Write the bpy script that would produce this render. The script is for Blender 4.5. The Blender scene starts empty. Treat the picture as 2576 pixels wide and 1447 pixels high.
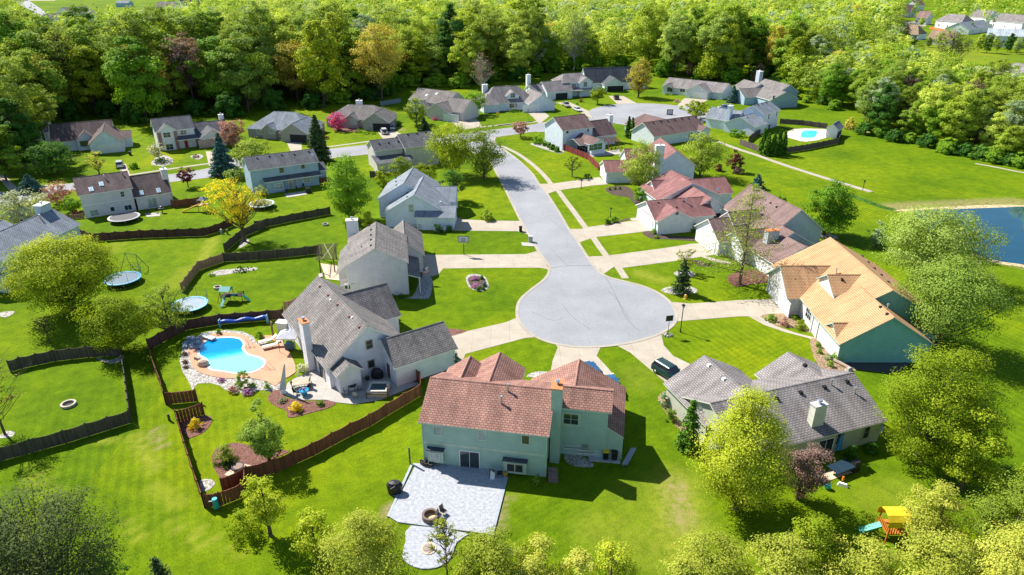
import bpy, math, random
import numpy as np
from mathutils import Vector
random.seed(7)
S=bpy.context.scene
C=S.collection
R=math.radians
# ---------------- camera, world, sun ----------------
CH=47.0; PIT=25.3; F=1700.0; CX,CY=1288.0,723.5
cam=bpy.data.objects.new('camera',bpy.data.cameras.new('camera')); C.objects.link(cam)
cam.location=(0,0,CH); cam.rotation_euler=(R(90-PIT),0,0)
cam.data.sensor_width=36; cam.data.lens=F/2576*36; cam.data.clip_end=6000; cam.data.clip_start=1
S.camera=cam
SAZ,SEL=143.0,46.0     # direction towards the sun
w=bpy.data.worlds.new('World'); S.world=w; w.use_nodes=True
nt=w.node_tree; bg=nt.nodes['Background']; sky=nt.nodes.new('ShaderNodeTexSky'); sky.sky_type='NISHITA'
sky.sun_disc=False; sky.sun_elevation=R(SEL); sky.sun_rotation=R(90-SAZ); sky.air_density=1.0; sky.dust_density=0.2; sky.ozone_density=3.0
nt.links.new(sky.outputs[0],bg.inputs[0]); bg.inputs[1].default_value=0.085
sl=bpy.data.lights.new('sun','SUN'); sl.energy=5.0; sl.angle=R(0.55); sl.color=(1.0,0.945,0.85)
so=bpy.data.objects.new('sun',sl); C.objects.link(so)
sd=Vector((math.cos(R(SAZ))*math.cos(R(SEL)),math.sin(R(SAZ))*math.cos(R(SEL)),math.sin(R(SEL))))
so.rotation_euler=sd.to_track_quat('Z','Y').to_euler(); so.location=(0,0,120)
S.view_settings.view_transform='Standard'; S.view_settings.look='None'; S.view_settings.gamma=1; S.view_settings.exposure=0.98
S.render.engine='CYCLES'; S.cycles.max_bounces=6; S.cycles.diffuse_bounces=3; S.cycles.glossy_bounces=2; S.cycles.transmission_bounces=4; S.cycles.transparent_max_bounces=4; S.cycles.use_denoising=True
S.cycles.caustics_reflective=False; S.cycles.caustics_refractive=False
# ---------------- reading points off the survey picture ----------------
def T(r,c,x,y):
    ox=(0,700,1400,2082)[c-1]; oy=(0,400,800,1169)[r-1]
    return ((ox+x*800/2572)/1.1188,(oy+y*450/1447)/1.1188)
ct,st=math.cos(R(PIT)),math.sin(R(PIT))
def ray(p):
    x=p[0]-CX; y=p[1]-CY
    return Vector((x,F*ct-y*st,-F*st-y*ct))
def gp(p,z=0.0):
    d=ray(p); k=(z-CH)/d.z
    return Vector((d.x*k,d.y*k,z))
def G(r,c,x,y,z=0.0): return gp(T(r,c,x,y),z)
def PL(s,z=0.0):   # '22:100,200 300,400 13:5,6' -> world points
    out=[];r=c=0
    for tok in s.split():
        if ':' in tok:
            a,tok=tok.split(':'); r,c=int(a[0]),int(a[1])
        x,y=tok.split(','); out.append(G(r,c,float(x),float(y),z))
    return out
def proj(v):
    x,y,z=v[0],v[1],v[2]-CH
    f=y*ct-z*st; dn=-y*st-z*ct
    return (CX+F*x/f,CY+F*dn/f)
# ---------------- materials ----------------
def lin(h):
    h=h.lstrip('#'); v=[int(h[i:i+2],16)/255 for i in (0,2,4)]
    return tuple(((x+.055)/1.055)**2.4 if x>.04045 else x/12.92 for x in v)+(1,)
class N:
    def __init__(s,name,rough=.8,spec=.3):
        s.m=bpy.data.materials.new(name); s.m.use_nodes=True; s.t=s.m.node_tree; s.b=s.t.nodes['Principled BSDF']
        s.b.inputs['Roughness'].default_value=rough; s.b.inputs['Specular IOR Level'].default_value=spec
    def n(s,ty,**k):
        q=s.t.nodes.new('ShaderNode'+ty)
        for a,b in k.items():
            if a in ('op',): q.operation=b
            elif hasattr(q,a): setattr(q,a,b)
            else: q.inputs[a.replace('_',' ')].default_value=b
        return q
    def l(s,a,b): s.t.links.new(a,b)
    def noise(s,vec,scale,detail=3,rough=.55):
        q=s.n('TexNoise'); q.inputs['Scale'].default_value=scale; q.inputs['Detail'].default_value=detail; q.inputs['Roughness'].default_value=rough
        if vec is not None: s.l(vec,q.inputs['Vector'])
        return q.outputs['Fac']
    def ramp(s,fac,stops):
        q=s.n('ValToRGB'); e=q.color_ramp.elements
        while len(e)<len(stops): e.new(.5)
        for i,(p,c) in enumerate(stops): e[i].position=p; e[i].color=c if len(c)==4 else tuple(c)+(1,)
        s.l(fac,q.inputs[0]); return q.outputs[0]
    def mix(s,fac,a,b,mode='MIX'):
        q=s.n('Mix'); q.data_type='RGBA'; q.blend_type=mode
        for v,i in ((fac,0),(a,6),(b,7)):
            if hasattr(v,'is_output'): s.l(v,q.inputs[i])
            else: q.inputs[i].default_value=v
        return q.outputs[2]
    def math(s,op,a,b=0.0):
        q=s.n('Math',op=op)
        for v,i in ((a,0),(b,1)):
            if hasattr(v,'is_output'): s.l(v,q.inputs[i])
            else: q.inputs[i].default_value=v
        return q.outputs[0]
    def base(s,o): s.l(o,s.b.inputs['Base Color'])
    def bump(s,h,st=.3,d=.02):
        q=s.n('Bump'); q.inputs['Strength'].default_value=st; q.inputs['Distance'].default_value=d
        s.l(h,q.inputs['Height']); s.l(q.outputs[0],s.b.inputs['Normal'])
def sc(c,k): return (c[0]*k,c[1]*k,c[2]*k,1)
_M={}
def plain(name,col,rough=.6,metal=0,spec=.4,var=.12):
    if name in _M: return _M[name]
    m=N(name,rough,spec); m.b.inputs['Metallic'].default_value=metal
    g=m.n('NewGeometry').outputs['Position']; f=m.noise(g,1.7,4)
    m.base(m.ramp(f,[(.3,sc(col,1-var)),(.7,sc(col,1+var))]))
    _M[name]=m.m; return m.m
def roofm(name,c1,c2,streak=.25):
    if name in _M: return _M[name]
    m=N(name,.92,.15); uv=m.n('UVMap').outputs[0]
    br=m.n('TexBrick'); br.offset=.5; m.l(uv,br.inputs['Vector'])
    br.inputs['Scale'].default_value=1; br.inputs['Brick Width'].default_value=.42; br.inputs['Row Height'].default_value=.26; br.inputs['Mortar Size'].default_value=.034; br.inputs['Mortar Smooth'].default_value=.2
    br.inputs['Color1'].default_value=c1; br.inputs['Color2'].default_value=c2; br.inputs['Mortar'].default_value=sc(c1,.33); br.inputs['Bias'].default_value=0
    f=m.noise(uv,.35,4); big=m.ramp(f,[(.3,(1-streak,)*3),(.72,(1.12,)*3)])
    mp=m.n('Mapping'); mp.inputs['Scale'].default_value=(1.3,.09,1); m.l(uv,mp.inputs[0])
    s2=m.ramp(m.noise(mp.outputs[0],1.0,4),[(.36,(1-streak*.8,)*3),(.62,(1.08,)*3)])
    fine=m.ramp(m.noise(uv,22,2),[(.25,(.78,)*3),(.75,(1.22,)*3)])
    o=m.mix(1.0,br.outputs[0],big,'MULTIPLY'); o=m.mix(1.0,o,s2,'MULTIPLY'); o=m.mix(1.0,o,fine,'MULTIPLY'); m.base(o)
    m.bump(br.outputs[1],-.35,.02); _M[name]=m.m; return m.m
def siding(name,col,row=.22,vert=False):
    if name in _M: return _M[name]
    m=N(name,.6,.3); uv=m.n('UVMap').outputs[0]; sp=m.n('SeparateXYZ'); m.l(uv,sp.inputs[0])
    fr=m.math('FRACT',m.math('DIVIDE',sp.outputs[0 if vert else 1],row))
    ln=m.ramp(fr,[(0,sc(col,.5)),(.16,sc(col,.95)),(1,sc(col,1.04))])
    st=m.ramp(m.noise(uv,.9,5),[(.3,(.86,.87,.88)),(.7,(1.04,)*3)])
    m.base(m.mix(1.0,ln,st,'MULTIPLY')); m.bump(fr,.4,.02); _M[name]=m.m; return m.m
def brickm(name,c1,c2,mo,bw=.3,rh=.1,sz=.015):
    if name in _M: return _M[name]
    m=N(name,.9,.2); uv=m.n('UVMap').outputs[0]; br=m.n('TexBrick'); m.l(uv,br.inputs['Vector'])
    br.inputs['Scale'].default_value=1; br.inputs['Brick Width'].default_value=bw; br.inputs['Row Height'].default_value=rh; br.inputs['Mortar Size'].default_value=sz
    br.inputs['Color1'].default_value=c1; br.inputs['Color2'].default_value=c2; br.inputs['Mortar'].default_value=mo
    fine=m.ramp(m.noise(uv,3,5),[(.3,(.75,)*3),(.7,(1.2,)*3)])
    m.base(m.mix(1.0,br.outputs[0],fine,'MULTIPLY')); m.bump(br.outputs[1],-.3,.01); _M[name]=m.m; return m.m
def concrete(name,c,joint=1.5,crack=.25):
    if name in _M: return _M[name]
    m=N(name,.9,.2); uv=m.n('UVMap').outputs[0]; br=m.n('TexBrick'); br.offset=0; m.l(uv,br.inputs['Vector'])
    br.inputs['Scale'].default_value=1; br.inputs['Brick Width'].default_value=joint; br.inputs['Row Height'].default_value=joint; br.inputs['Mortar Size'].default_value=.025; br.inputs['Mortar Smooth'].default_value=.6
    br.inputs['Color1'].default_value=c; br.inputs['Color2'].default_value=sc(c,.93); br.inputs['Mortar'].default_value=sc(c,.62)
    st=m.ramp(m.noise(uv,.45,6,.65),[(.3,(.84,.83,.81)),(.7,(1.07,)*3)]); fn=m.ramp(m.noise(uv,7,5,.7),[(.25,(.86,)*3),(.75,(1.1,)*3)])
    o=m.mix(1.0,br.outputs[0],st,'MULTIPLY'); m.base(m.mix(1.0,o,fn,'MULTIPLY')); _M[name]=m.m; return m.m
def asphalt():
    m=N('asphalt',.85,.25); g=m.n('NewGeometry').outputs['Position']
    a=m.ramp(m.noise(g,.11,5,.6),[(.3,(.225,.23,.245)),(.72,(.305,.31,.33))])
    b=m.ramp(m.noise(g,2.2,6,.75),[(.25,(.86,)*3),(.75,(1.12,)*3)])
    v=m.n('TexVoronoi'); v.feature='DISTANCE_TO_EDGE'; v.inputs['Scale'].default_value=.09
    wv=m.n('TexNoise'); wv.inputs['Scale'].default_value=.5; wv.inputs['Detail'].default_value=6; m.l(g,wv.inputs[0])
    ad=m.mix(.9,g,wv.outputs['Color'],'ADD'); m.l(ad,v.inputs['Vector'])
    cr=m.ramp(v.outputs['Distance'],[(0,(.86,)*3),(.006,(1,)*3)])
    o=m.mix(1.0,a,b,'MULTIPLY'); m.base(m.mix(.7,o,m.mix(1.0,o,cr,'MULTIPLY'))); m.bump(m.noise(g,14,3),.25,.02)
    return m.m
def grassm():
    m=N('grass',.95,.05); g=m.n('NewGeometry').outputs['Position']
    a=m.ramp(m.noise(g,.045,5,.6),[(.30,(.066,.130,.0035)),(.5,(.113,.184,.004)),(.70,(.165,.222,.005))])
    c=m.ramp(m.noise(g,.55,6,.7),[(.28,(.62,.70,.7)),(.72,(1.34,1.26,1.2))])
    d=m.ramp(m.noise(g,5.0,5,.8),[(.25,(.5,.57,.5)),(.75,(1.5,1.42,1.4))])
    mp=m.n('Mapping'); mp.inputs['Rotation'].default_value=(0,0,R(-24)); m.l(g,mp.inputs[0])
    wv=m.n('TexWave'); wv.inputs['Scale'].default_value=.30; wv.inputs['Distortion'].default_value=1.2; wv.inputs['Detail'].default_value=3; wv.inputs['Detail Scale'].default_value=.3; m.l(mp.outputs[0],wv.inputs[0])
    at=m.n('Attribute'); at.attribute_name='wear'; sp=m.n('SeparateColor'); m.l(at.outputs['Color'],sp.inputs[0])
    vo=m.n('TexVoronoi'); vo.inputs['Scale'].default_value=.034; m.l(g,vo.inputs['Vector']); vs=m.n('SeparateColor'); m.l(vo.outputs['Color'],vs.inputs[0])
    o0=m.ramp(vs.outputs[0],[(0,(.80,.88,.9)),(.5,(1,1,1)),(1,(1.2,1.08,.9))]); mq=m.n('Mapping'); mq.inputs['Rotation'].default_value=(0,0,R(55)); m.l(g,mq.inputs[0]); w2=m.n('TexWave'); w2.inputs['Scale'].default_value=.42; w2.inputs['Distortion'].default_value=1.5; w2.inputs['Detail'].default_value=2; m.l(mq.outputs[0],w2.inputs[0]); yst=m.ramp(w2.outputs['Fac'],[(.25,(.86,.90,.88)),(.75,(1.12,1.08,1.08))])
    mow=m.ramp(wv.outputs['Fac'],[(.2,(.90,.93,.92)),(.8,(1.09,1.06,1.05))])
    o=m.mix(1.0,a,c,'MULTIPLY'); o=m.mix(1.0,o,d,'MULTIPLY'); o=m.mix(.8,o,m.mix(1.0,o,o0,'MULTIPLY')); o=m.mix(vs.outputs[1],o,m.mix(1.0,o,yst,'MULTIPLY'))
    o=m.mix(sp.outputs[2],o,m.mix(1.0,o,mow,'MULTIPLY'))
    tn=m.noise(g,1.3,6,.75)
    dry=m.math('MULTIPLY',sp.outputs[0],m.ramp(tn,[(.35,(.25,)*3),(.6,(1,)*3)]))
    o=m.mix(dry,o,(.25,.27,.03,1)); soil=m.math('MULTIPLY',sp.outputs[1],m.ramp(tn,[(.4,(.1,)*3),(.6,(1,)*3)]))
    o=m.mix(soil,o,(.30,.225,.12,1)); m.base(o); m.bump(m.noise(g,6,5,.8),.7,.12); return m.m
def leafm(name,c1,c2,c3,trans=.34):
    if name in _M: return _M[name]
    m=N(name,.75,.12); uv=m.n('UVMap').outputs[0]; sp=m.n('SeparateXYZ'); m.l(uv,sp.inputs[0])
    oi=m.n('ObjectInfo').outputs['Random']
    f=m.math('ADD',m.math('MULTIPLY',sp.outputs[0],.6),m.math('MULTIPLY',oi,.4))
    col=m.ramp(f,[(.1,c1),(.5,c2),(.92,c3)]); m.base(col)
    tr=m.n('BsdfTranslucent'); m.l(m.mix(1.0,col,(1.4,1.3,.7,1),'MULTIPLY'),tr.inputs[0])
    mx=m.n('MixShader'); mx.inputs[0].default_value=trans; m.l(m.b.outputs[0],mx.inputs[1]); m.l(tr.outputs[0],mx.inputs[2])
    m.l(mx.outputs[0],m.t.nodes['Material Output'].inputs[0]); _M[name]=m.m; return m.m
def fencem(name,c):
    if name in _M: return _M[name]
    m=N(name,.85,.2); uv=m.n('UVMap').outputs[0]; sp=m.n('SeparateXYZ'); m.l(uv,sp.inputs[0])
    fr=m.math('FRACT',m.math('DIVIDE',sp.outputs[0],.15)); fl=m.math('FLOOR',m.math('DIVIDE',sp.outputs[0],.15))
    wn=m.n('TexWhiteNoise'); wn.noise_dimensions='1D'; m.l(fl,wn.inputs['W'])
    ln=m.ramp(fr,[(0,sc(c,.3)),(.12,sc(c,1)),(.9,sc(c,1)),(1,sc(c,.35))]); vr=m.ramp(wn.outputs[0],[(0,(.72,)*3),(1,(1.25,)*3)])
    st=m.ramp(m.noise(uv,1.2,5),[(.3,(.8,)*3),(.7,(1.15,)*3)])
    m.base(m.mix(1.0,m.mix(1.0,ln,vr,'MULTIPLY'),st,'MULTIPLY')); _M[name]=m.m; return m.m
def waterm(name,col,rough,spec=.5):
    m=N(name,rough,spec); g=m.n('NewGeometry').outputs['Position']; m.b.inputs['IOR'].default_value=1.33
    m.base(m.ramp(m.noise(g,.25,3),[(.3,sc(col,.85)),(.7,sc(col,1.12))])); m.bump(m.noise(g,2.5,3),.08,.03); return m.m
def mulchm(name,c1,c2,scale=9):
    if name in _M: return _M[name]
    m=N(name,.95,.1); g=m.n('NewGeometry').outputs['Position']
    v=m.n('TexVoronoi'); v.inputs['Scale'].default_value=scale; m.l(g,v.inputs['Vector']); s=m.n('SeparateColor'); m.l(v.outputs['Color'],s.inputs[0])
    o=m.mix(s.outputs[0],c1,c2); dk=m.ramp(v.outputs['Distance'],[(.2,(1.15,)*3),(.75,(.45,)*3)])
    m.base(m.mix(1.0,o,dk,'MULTIPLY')); m.bump(v.outputs['Distance'],-.6,.05); _M[name]=m.m; return m.m
GRASS=grassm(); ASPH=asphalt()
CONC=concrete('driveway_concrete',(.42,.37,.30,1),2.6); WALKM=concrete('sidewalk_concrete',(.41,.365,.295,1),1.3); KERB=concrete('kerb_concrete',(.39,.355,.295,1),3.2)
PATIO=concrete('patio_concrete',(.43,.405,.37,1),1.6); STAMP=brickm('stamped_concrete',(.37,.385,.42,1),(.35,.365,.40,1),(.30,.31,.345,1),.45,.3,.02)
SALMON=concrete('salmon_deck',(.56,.30,.19,1),6); TANDECK=concrete('tan_deck',(.66,.50,.36,1),5)
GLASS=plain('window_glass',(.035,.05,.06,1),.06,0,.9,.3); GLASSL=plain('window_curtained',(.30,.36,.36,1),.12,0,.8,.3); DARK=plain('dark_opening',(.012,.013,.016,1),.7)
WHITE=plain('white_trim',(.78,.78,.76,1),.5,var=.04); CREAM=plain('cream_trim',(.62,.57,.46,1),.55,var=.05); TANT=plain('tan_trim',(.42,.36,.27,1),.6,var=.05)
BARK=plain('bark',(.11,.085,.065,1),.95,0,.1,.35); PALEBARK=plain('pale_bark',(.40,.37,.32,1),.9,0,.1,.25)
METAL=plain('galvanised_metal',(.55,.56,.57,1),.35,.8); BLACK=plain('black_plastic',(.018,.018,.02,1),.45); RUBBER=plain('black_rubber',(.012,.012,.012,1),.8); COPPER=plain('rusty_copper',(.62,.20,.07,1),.7,.1)
MULCH=mulchm('red_mulch',(.16,.075,.06,1),(.28,.145,.115,1)); DMULCH=mulchm('dark_mulch',(.07,.05,.04,1),(.16,.12,.10,1)); STONE=mulchm('river_stone',(.34,.32,.29,1),(.56,.53,.48,1),5); SOIL=mulchm('soil',(.30,.20,.12,1),(.42,.30,.19,1),6)
# ---------------- mesh helpers ----------------
def uvauto(me):
    nv=len(me.loops)
    if not nv: return
    co=np.empty(len(me.vertices)*3,'f'); me.vertices.foreach_get('co',co); co=co.reshape(-1,3)
    vi=np.empty(nv,'i'); me.loops.foreach_get('vertex_index',vi)
    npol=len(me.polygons); nr=np.empty(npol*3,'f'); me.polygons.foreach_get('normal',nr); nr=nr.reshape(-1,3)
    tot=np.empty(npol,'i'); me.polygons.foreach_get('loop_total',tot); n=np.repeat(nr,tot,0)
    p=co[vi]; t=np.stack([-n[:,1],n[:,0],np.zeros(nv)],1); L=np.linalg.norm(t,axis=1); fl=L<.05
    t[~fl]/=L[~fl,None]; t[fl]=(1,0,0); b=np.cross(n,t)
    uv=np.stack([(p*t).sum(1),(p*b).sum(1)],1).astype('f')
    l=me.uv_layers.new(name='UVMap'); l.data.foreach_set('uv',uv.ravel())
class MB:
    def __init__(s): s.v=[];s.f=[];s.mi=[]
    def face(s,pts,mi=0):
        k=len(s.v); s.v+= [tuple(p) for p in pts]; s.f.append(list(range(k,k+len(pts)))); s.mi.append(mi)
    def mesh(s,vs,fs,mi=0):
        k=len(s.v); s.v+=[tuple(p) for p in vs]
        for f in fs: s.f.append([k+i for i in f]); s.mi.append(mi)
    def hexa(s,b,t,mi=0,mt=None):   # b,t: 4 bottom / 4 top pts (ccw from above)
        mt=mi if mt is None else mt
        k=len(s.v); s.v+=[tuple(p) for p in list(b)+list(t)]; n=len(b)
        s.f.append([k+i for i in range(n)][::-1]); s.mi.append(mi)
        s.f.append([k+n+i for i in range(n)]); s.mi.append(mt)
        for i in range(n):
            j=(i+1)%n; s.f.append([k+i,k+j,k+n+j,k+n+i]); s.mi.append(mi)
    def box(s,c,sz,rot=0.0,mi=0,mt=None,taper=1.0):   # c = centre of the base
        cr,sr=math.cos(rot),math.sin(rot); o=[]
        for k,q in ((0,1.0),(sz[2],taper)):
            for a,b in ((-1,-1),(1,-1),(1,1),(-1,1)):
                x=a*sz[0]/2*q;y=b*sz[1]/2*q; o.append((c[0]+x*cr-y*sr,c[1]+x*sr+y*cr,c[2]+k))
        s.hexa(o[:4],o[4:],mi,mt)
    def cyl(s,p,q,r,r2=None,n=8,mi=0):
        p=Vector(p);q=Vector(q);d=(q-p); r2=r if r2 is None else r2
        a=d.normalized().orthogonal().normalized(); b=d.normalized().cross(a)
        A=[p+(a*math.cos(6.2832*i/n)+b*math.sin(6.2832*i/n))*r for i in range(n)]; B=[q+(a*math.cos(6.2832*i/n)+b*math.sin(6.2832*i/n))*r2 for i in range(n)]
        s.hexa(A,B,mi)
    def prism(s,pts,z0,z1,mi=0,mt=None): s.hexa([(p[0],p[1],z0) for p in pts],[(p[0],p[1],z1) for p in pts],mi,mt)
    def lathe(s,c,prof,n=12,mi=0,sx=1,sy=1):
        k=len(s.v)
        for r,z in prof:
            for i in range(n): a=6.2832*i/n; s.v.append((c[0]+r*sx*math.cos(a),c[1]+r*sy*math.sin(a),c[2]+z))
        for j in range(len(prof)-1):
            for i in range(n):
                i2=(i+1)%n; s.f.append([k+j*n+i,k+j*n+i2,k+(j+1)*n+i2,k+(j+1)*n+i]); s.mi.append(mi)
    def build(s,name,mats,parent=None,smooth=False):
        if not isinstance(mats,(list,tuple)): mats=[mats]
        off=parent.matrix_world.translation if parent is not None else Vector((0,0,0))
        if parent is not None:
            off=Vector(parent.get('_w',(0,0,0)))
        if parent is None and s.v:
            xs=[v[0] for v in s.v];ys=[v[1] for v in s.v];zs=[v[2] for v in s.v]
            off=Vector(((min(xs)+max(xs))/2,(min(ys)+max(ys))/2,min(zs)))
        me=bpy.data.meshes.new(name); me.from_pydata([(v[0]-off[0],v[1]-off[1],v[2]-off[2]) for v in s.v],[],s.f)
        for m in mats: me.materials.append(m)
        me.polygons.foreach_set('material_index',s.mi)
        if smooth: me.polygons.foreach_set('use_smooth',[True]*len(s.f))
        me.update(); uvauto(me)
        o=bpy.data.objects.new(name,me); C.objects.link(o)
        if parent is not None: o.parent=parent; o['_w']=tuple(off)
        else: o.location=off; o['_w']=tuple(off)
        return o
LBL=set()
def tag(o,label,cat=None,group=None,kind=None):
    if label:
        o['label']=label
    if cat: o['category']=cat
    if group: o['group']=group
    if kind: o['kind']=kind
    return o
def thing(name,loc,label,cat,group=None):
    o=bpy.data.objects.new(name,None); C.objects.link(o); o.location=loc; o['_w']=tuple(loc); o.empty_display_size=.5
    return tag(o,label,cat,group)
def part(name,mb,mats,par,label=None,smooth=False):
    o=mb.build(name,mats,par,smooth)
    if label: o['label']=label
    return o
def struct(name,mb,mats,label=None):
    o=mb.build(name,mats); o['kind']='structure'
    if label: o['label']=label
    return o
def ccw(p):
    a=sum(p[i][0]*p[(i+1)%len(p)][1]-p[(i+1)%len(p)][0]*p[i][1] for i in range(len(p)))
    return p if a>0 else p[::-1]
def smoothp(p,closed=True,n=6):
    p=[Vector((q[0],q[1],0)) for q in p]; o=[]; L=len(p); rng=range(L) if closed else range(L-1)
    for i in rng:
        a=p[(i-1)%L] if closed or i>0 else p[i]; b=p[i]; c=p[(i+1)%L]; d=p[(i+2)%L] if closed or i+2<L else c
        for k in range(n):
            t=k/n; o.append(.5*((2*b)+(c-a)*t+(2*a-5*b+4*c-d)*t*t+(3*b-a-3*c+d)*t**3))
    if not closed: o.append(p[-1])
    return o
def sheet(name,pts,z,m,sm=0,th=0,kind='structure',label=None,cat=None):
    if isinstance(pts,str): pts=PL(pts)
    if sm: pts=smoothp(pts,True,sm)
    pts=ccw([Vector(p) for p in pts]); b=MB()
    if th: b.prism(pts,z-th,z,0)
    else: b.face([(p[0],p[1],z) for p in pts])
    o=b.build(name,m); 
    if kind: o['kind']=kind
    if label: o['label']=label
    if cat: o['category']=cat
    return o
def offs(line,d):
    out=[];L=len(line)
    for i,p in enumerate(line):
        a=line[max(i-1,0)];c=line[min(i+1,L-1)]; t=Vector((c[0]-a[0],c[1]-a[1],0))
        if t.length<1e-6: t=Vector((1,0,0))
        t.normalize(); out.append(Vector((p[0]-t.y*d,p[1]+t.x*d,0)))
    return out
def strip(b,line,w,z0,z1,mi=0,side=0):
    a=offs(line,w/2+side*w/2); c=offs(line,-w/2+side*w/2)
    for i in range(len(line)-1):
        q=[c[i],c[i+1],a[i+1],a[i]]
        b.face([(p[0],p[1],z1) for p in q],mi)
        if z1-z0>.01:
            for u,v in ((c[i],c[i+1]),(a[i+1],a[i])): b.face([(u[0],u[1],z0),(v[0],v[1],z0),(v[0],v[1],z1),(u[0],u[1],z1)],mi)
# ---------------- houses ----------------
class House:
    def __init__(s,name,label,P,Q,z,wall,roof,trim=None,ang=None,cat='house',group=None):
        s.o=gp(P,z); b=gp(Q,z); d=(b-s.o); d.z=0
        s.len=d.length; s.u=d.normalized() if ang is None else Vector((math.cos(R(ang)),math.sin(R(ang)),0))
        s.n=Vector((-s.u.y,s.u.x,0)); s.o=Vector((s.o.x,s.o.y,0)); s.trim=trim or WHITE; s.wm=wall; s.rm=roof
        s.rot=math.atan2(s.u.y,s.u.x); s.root=thing(name,s.o,label,cat,group); s.W=MB(); s.R=MB(); s.vols=[]; s.wm2=None; s.wl=False
    def L(s,p,z):      # picture point at height z -> local x,y
        g=gp(p,z)-s.o; return (g.dot(s.u),g.dot(s.n))
    def w(s,x,y,z=0.0): return s.o+s.u*x+s.n*y+Vector((0,0,z))
    def vol(s,x0,x1,y0,y1,he,rise,ax='x',he2=None,r=.5,z0=0.0,ov=.35,hip=0,wmi=0,ends=(1,1),th=.16,wall=True):
        """eave rectangle x0..x1,y0..y1; he eave height, ridge along ax at fraction r; hip = hip run at each end"""
        j=random.uniform(.002,.03); he+=j; he2=he if he2 is None else he2+j; rz=he+rise
        if ax=='x': A,B,c0,c1=x0,x1,y0,y1; f=lambda a,c,z:s.w(a,c,z)
        else: A,B,c0,c1=y0,y1,x0,x1; f=lambda a,c,z:s.w(c,a,z)
        rc=c0+(c1-c0)*r; h0,h1=(hip,hip) if not isinstance(hip,tuple) else hip
        v=dict(x0=x0+ov,x1=x1-ov,y0=y0+ov,y1=y1-ov,he=he,z0=z0,planes=[]); s.vols.append(v)
        def slab(pts):
            n=(pts[1]-pts[0]).cross(pts[2]-pts[0])
            if n.z<0: pts=pts[::-1]
            k=len(s.R.v); m=len(pts); s.R.v+=[tuple(p) for p in pts]+[tuple(p-Vector((0,0,th))) for p in pts]
            s.R.f.append([k+i for i in range(m)]); s.R.mi.append(0)
            s.R.f.append([k+m+i for i in range(m)][::-1]); s.R.mi.append(1)
            for i in range(m):
                q=(i+1)%m; s.R.f.append([k+q,k+i,k+m+i,k+m+q]); s.R.mi.append(1)
            v['planes'].append([Vector(p) for p in pts])
        slab([f(A,c0,he),f(B,c0,he),f(B-h1,rc,rz),f(A+h0,rc,rz)]) if r>0 else None
        if r<1: slab([f(A,c1,he2),f(B,c1,he2),f(B-h1,rc,rz),f(A+h0,rc,rz)])
        if h0: slab([f(A,c0,he),f(A,c1,he2),f(A+h0,rc,rz)])
        if h1: slab([f(B,c0,he),f(B,c1,he2),f(B-h1,rc,rz)])
        if 0<r<1:   # ridge cap
            k=.09; a,b=f(A+h0+.02,rc,rz),f(B-h1-.02,rc,rz); q=(f(A,rc+k,0)-f(A,rc,0)); q.z=0
            s.R.face([a+q+Vector((0,0,.0)),a+Vector((0,0,.05)),b+Vector((0,0,.05)),b+q],0); s.R.face([a-q,b-q,b+Vector((0,0,.05)),a+Vector((0,0,.05))],0)
        if not wall: return v
        e=ov; sl0=rise/max(rc-c0,.01); sl1=(rz-he2)/max(c1-rc,.01)
        t0=he+sl0*e-th-.03 if r>0 else rz-th; t1=he2+sl1*e-th-.03 if r<1 else rz-th; tr=rz-th-.05
        a0,a1=A+ov,B-ov; d0,d1=c0+e,c1-e
        if hip:
            zt=min(t0,t1); pts=[f(a0,d0,z0),f(a1,d0,z0),f(a1,d1,z0),f(a0,d1,z0)]
            if ax!='x': pts=pts[::-1]
            s.W.hexa(pts,[Vector((p.x,p.y,zt)) for p in pts],wmi)
            return v
        prof=[(d0,z0),(d1,z0),(d1,t1)]+([(rc,tr)] if 0<r<1 else [])+[(d0,t0)]
        E0=[f(a0,c,z) for c,z in prof]; E1=[f(a1,c,z) for c,z in prof]; k=len(s.W.v); m=len(prof); s.W.v+=[tuple(p) for p in E0+E1]
        fl=(ax!='x')
        def af(q): s.W.f.append(q[::-1] if fl else q); s.W.mi.append(wmi)
        af([k+i for i in range(m)]); af([k+m+i for i in range(m)][::-1])
        for i in range(m): q=(i+1)%m; af([k+q,k+i,k+m+i,k+m+q])
        return v
    def plane(s,v,side):
        if side=='f': return s.w(0,v['y0']),-s.n
        if side=='b': return s.w(0,v['y1']),s.n
        if side=='l': return s.w(v['x0'],0),-s.u
        return s.w(v['x1'],0),s.u
    def hit(s,v,side,p):
        o,n=s.plane(v,side); d=ray(p); c=Vector((0,0,CH)); t=(o-c).dot(n)/d.dot(n); return c+d*t,n
    def roofhit(s,p):
        d=ray(p); c=Vector((0,0,CH)); best=None
        for v in s.vols:
            for pl in v['planes']:
                n=(pl[1]-pl[0]).cross(pl[2]-pl[0]).normalized(); t=(pl[0]-c).dot(n)/d.dot(n)
                h=c+d*t; ok=True; m=len(pl)
                for i in range(m):
                    a,b=pl[i],pl[(i+1)%m]; e=(b-a).cross(h-a)
                    if e.dot(n)<-1e-3: ok=False;break
                if ok and (best is None or t<best[0]): best=(t,h,n if n.z>0 else -n)
        return best
    def rect(s,b,c,n,w,h,d0,d1,mi=0):   # upright box on wall: centre c, out direction n
        t=Vector((-n.y,n.x,0)); up=Vector((0,0,1)); A=[]
        for dz in (-h/2,h/2):
            A.append([c+n*q+t*(x*w/2)+up*dz for x,q in ((-1,d0),(1,d0),(1,d1),(-1,d1))])
        b.hexa(A[0],A[1],mi)
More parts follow.
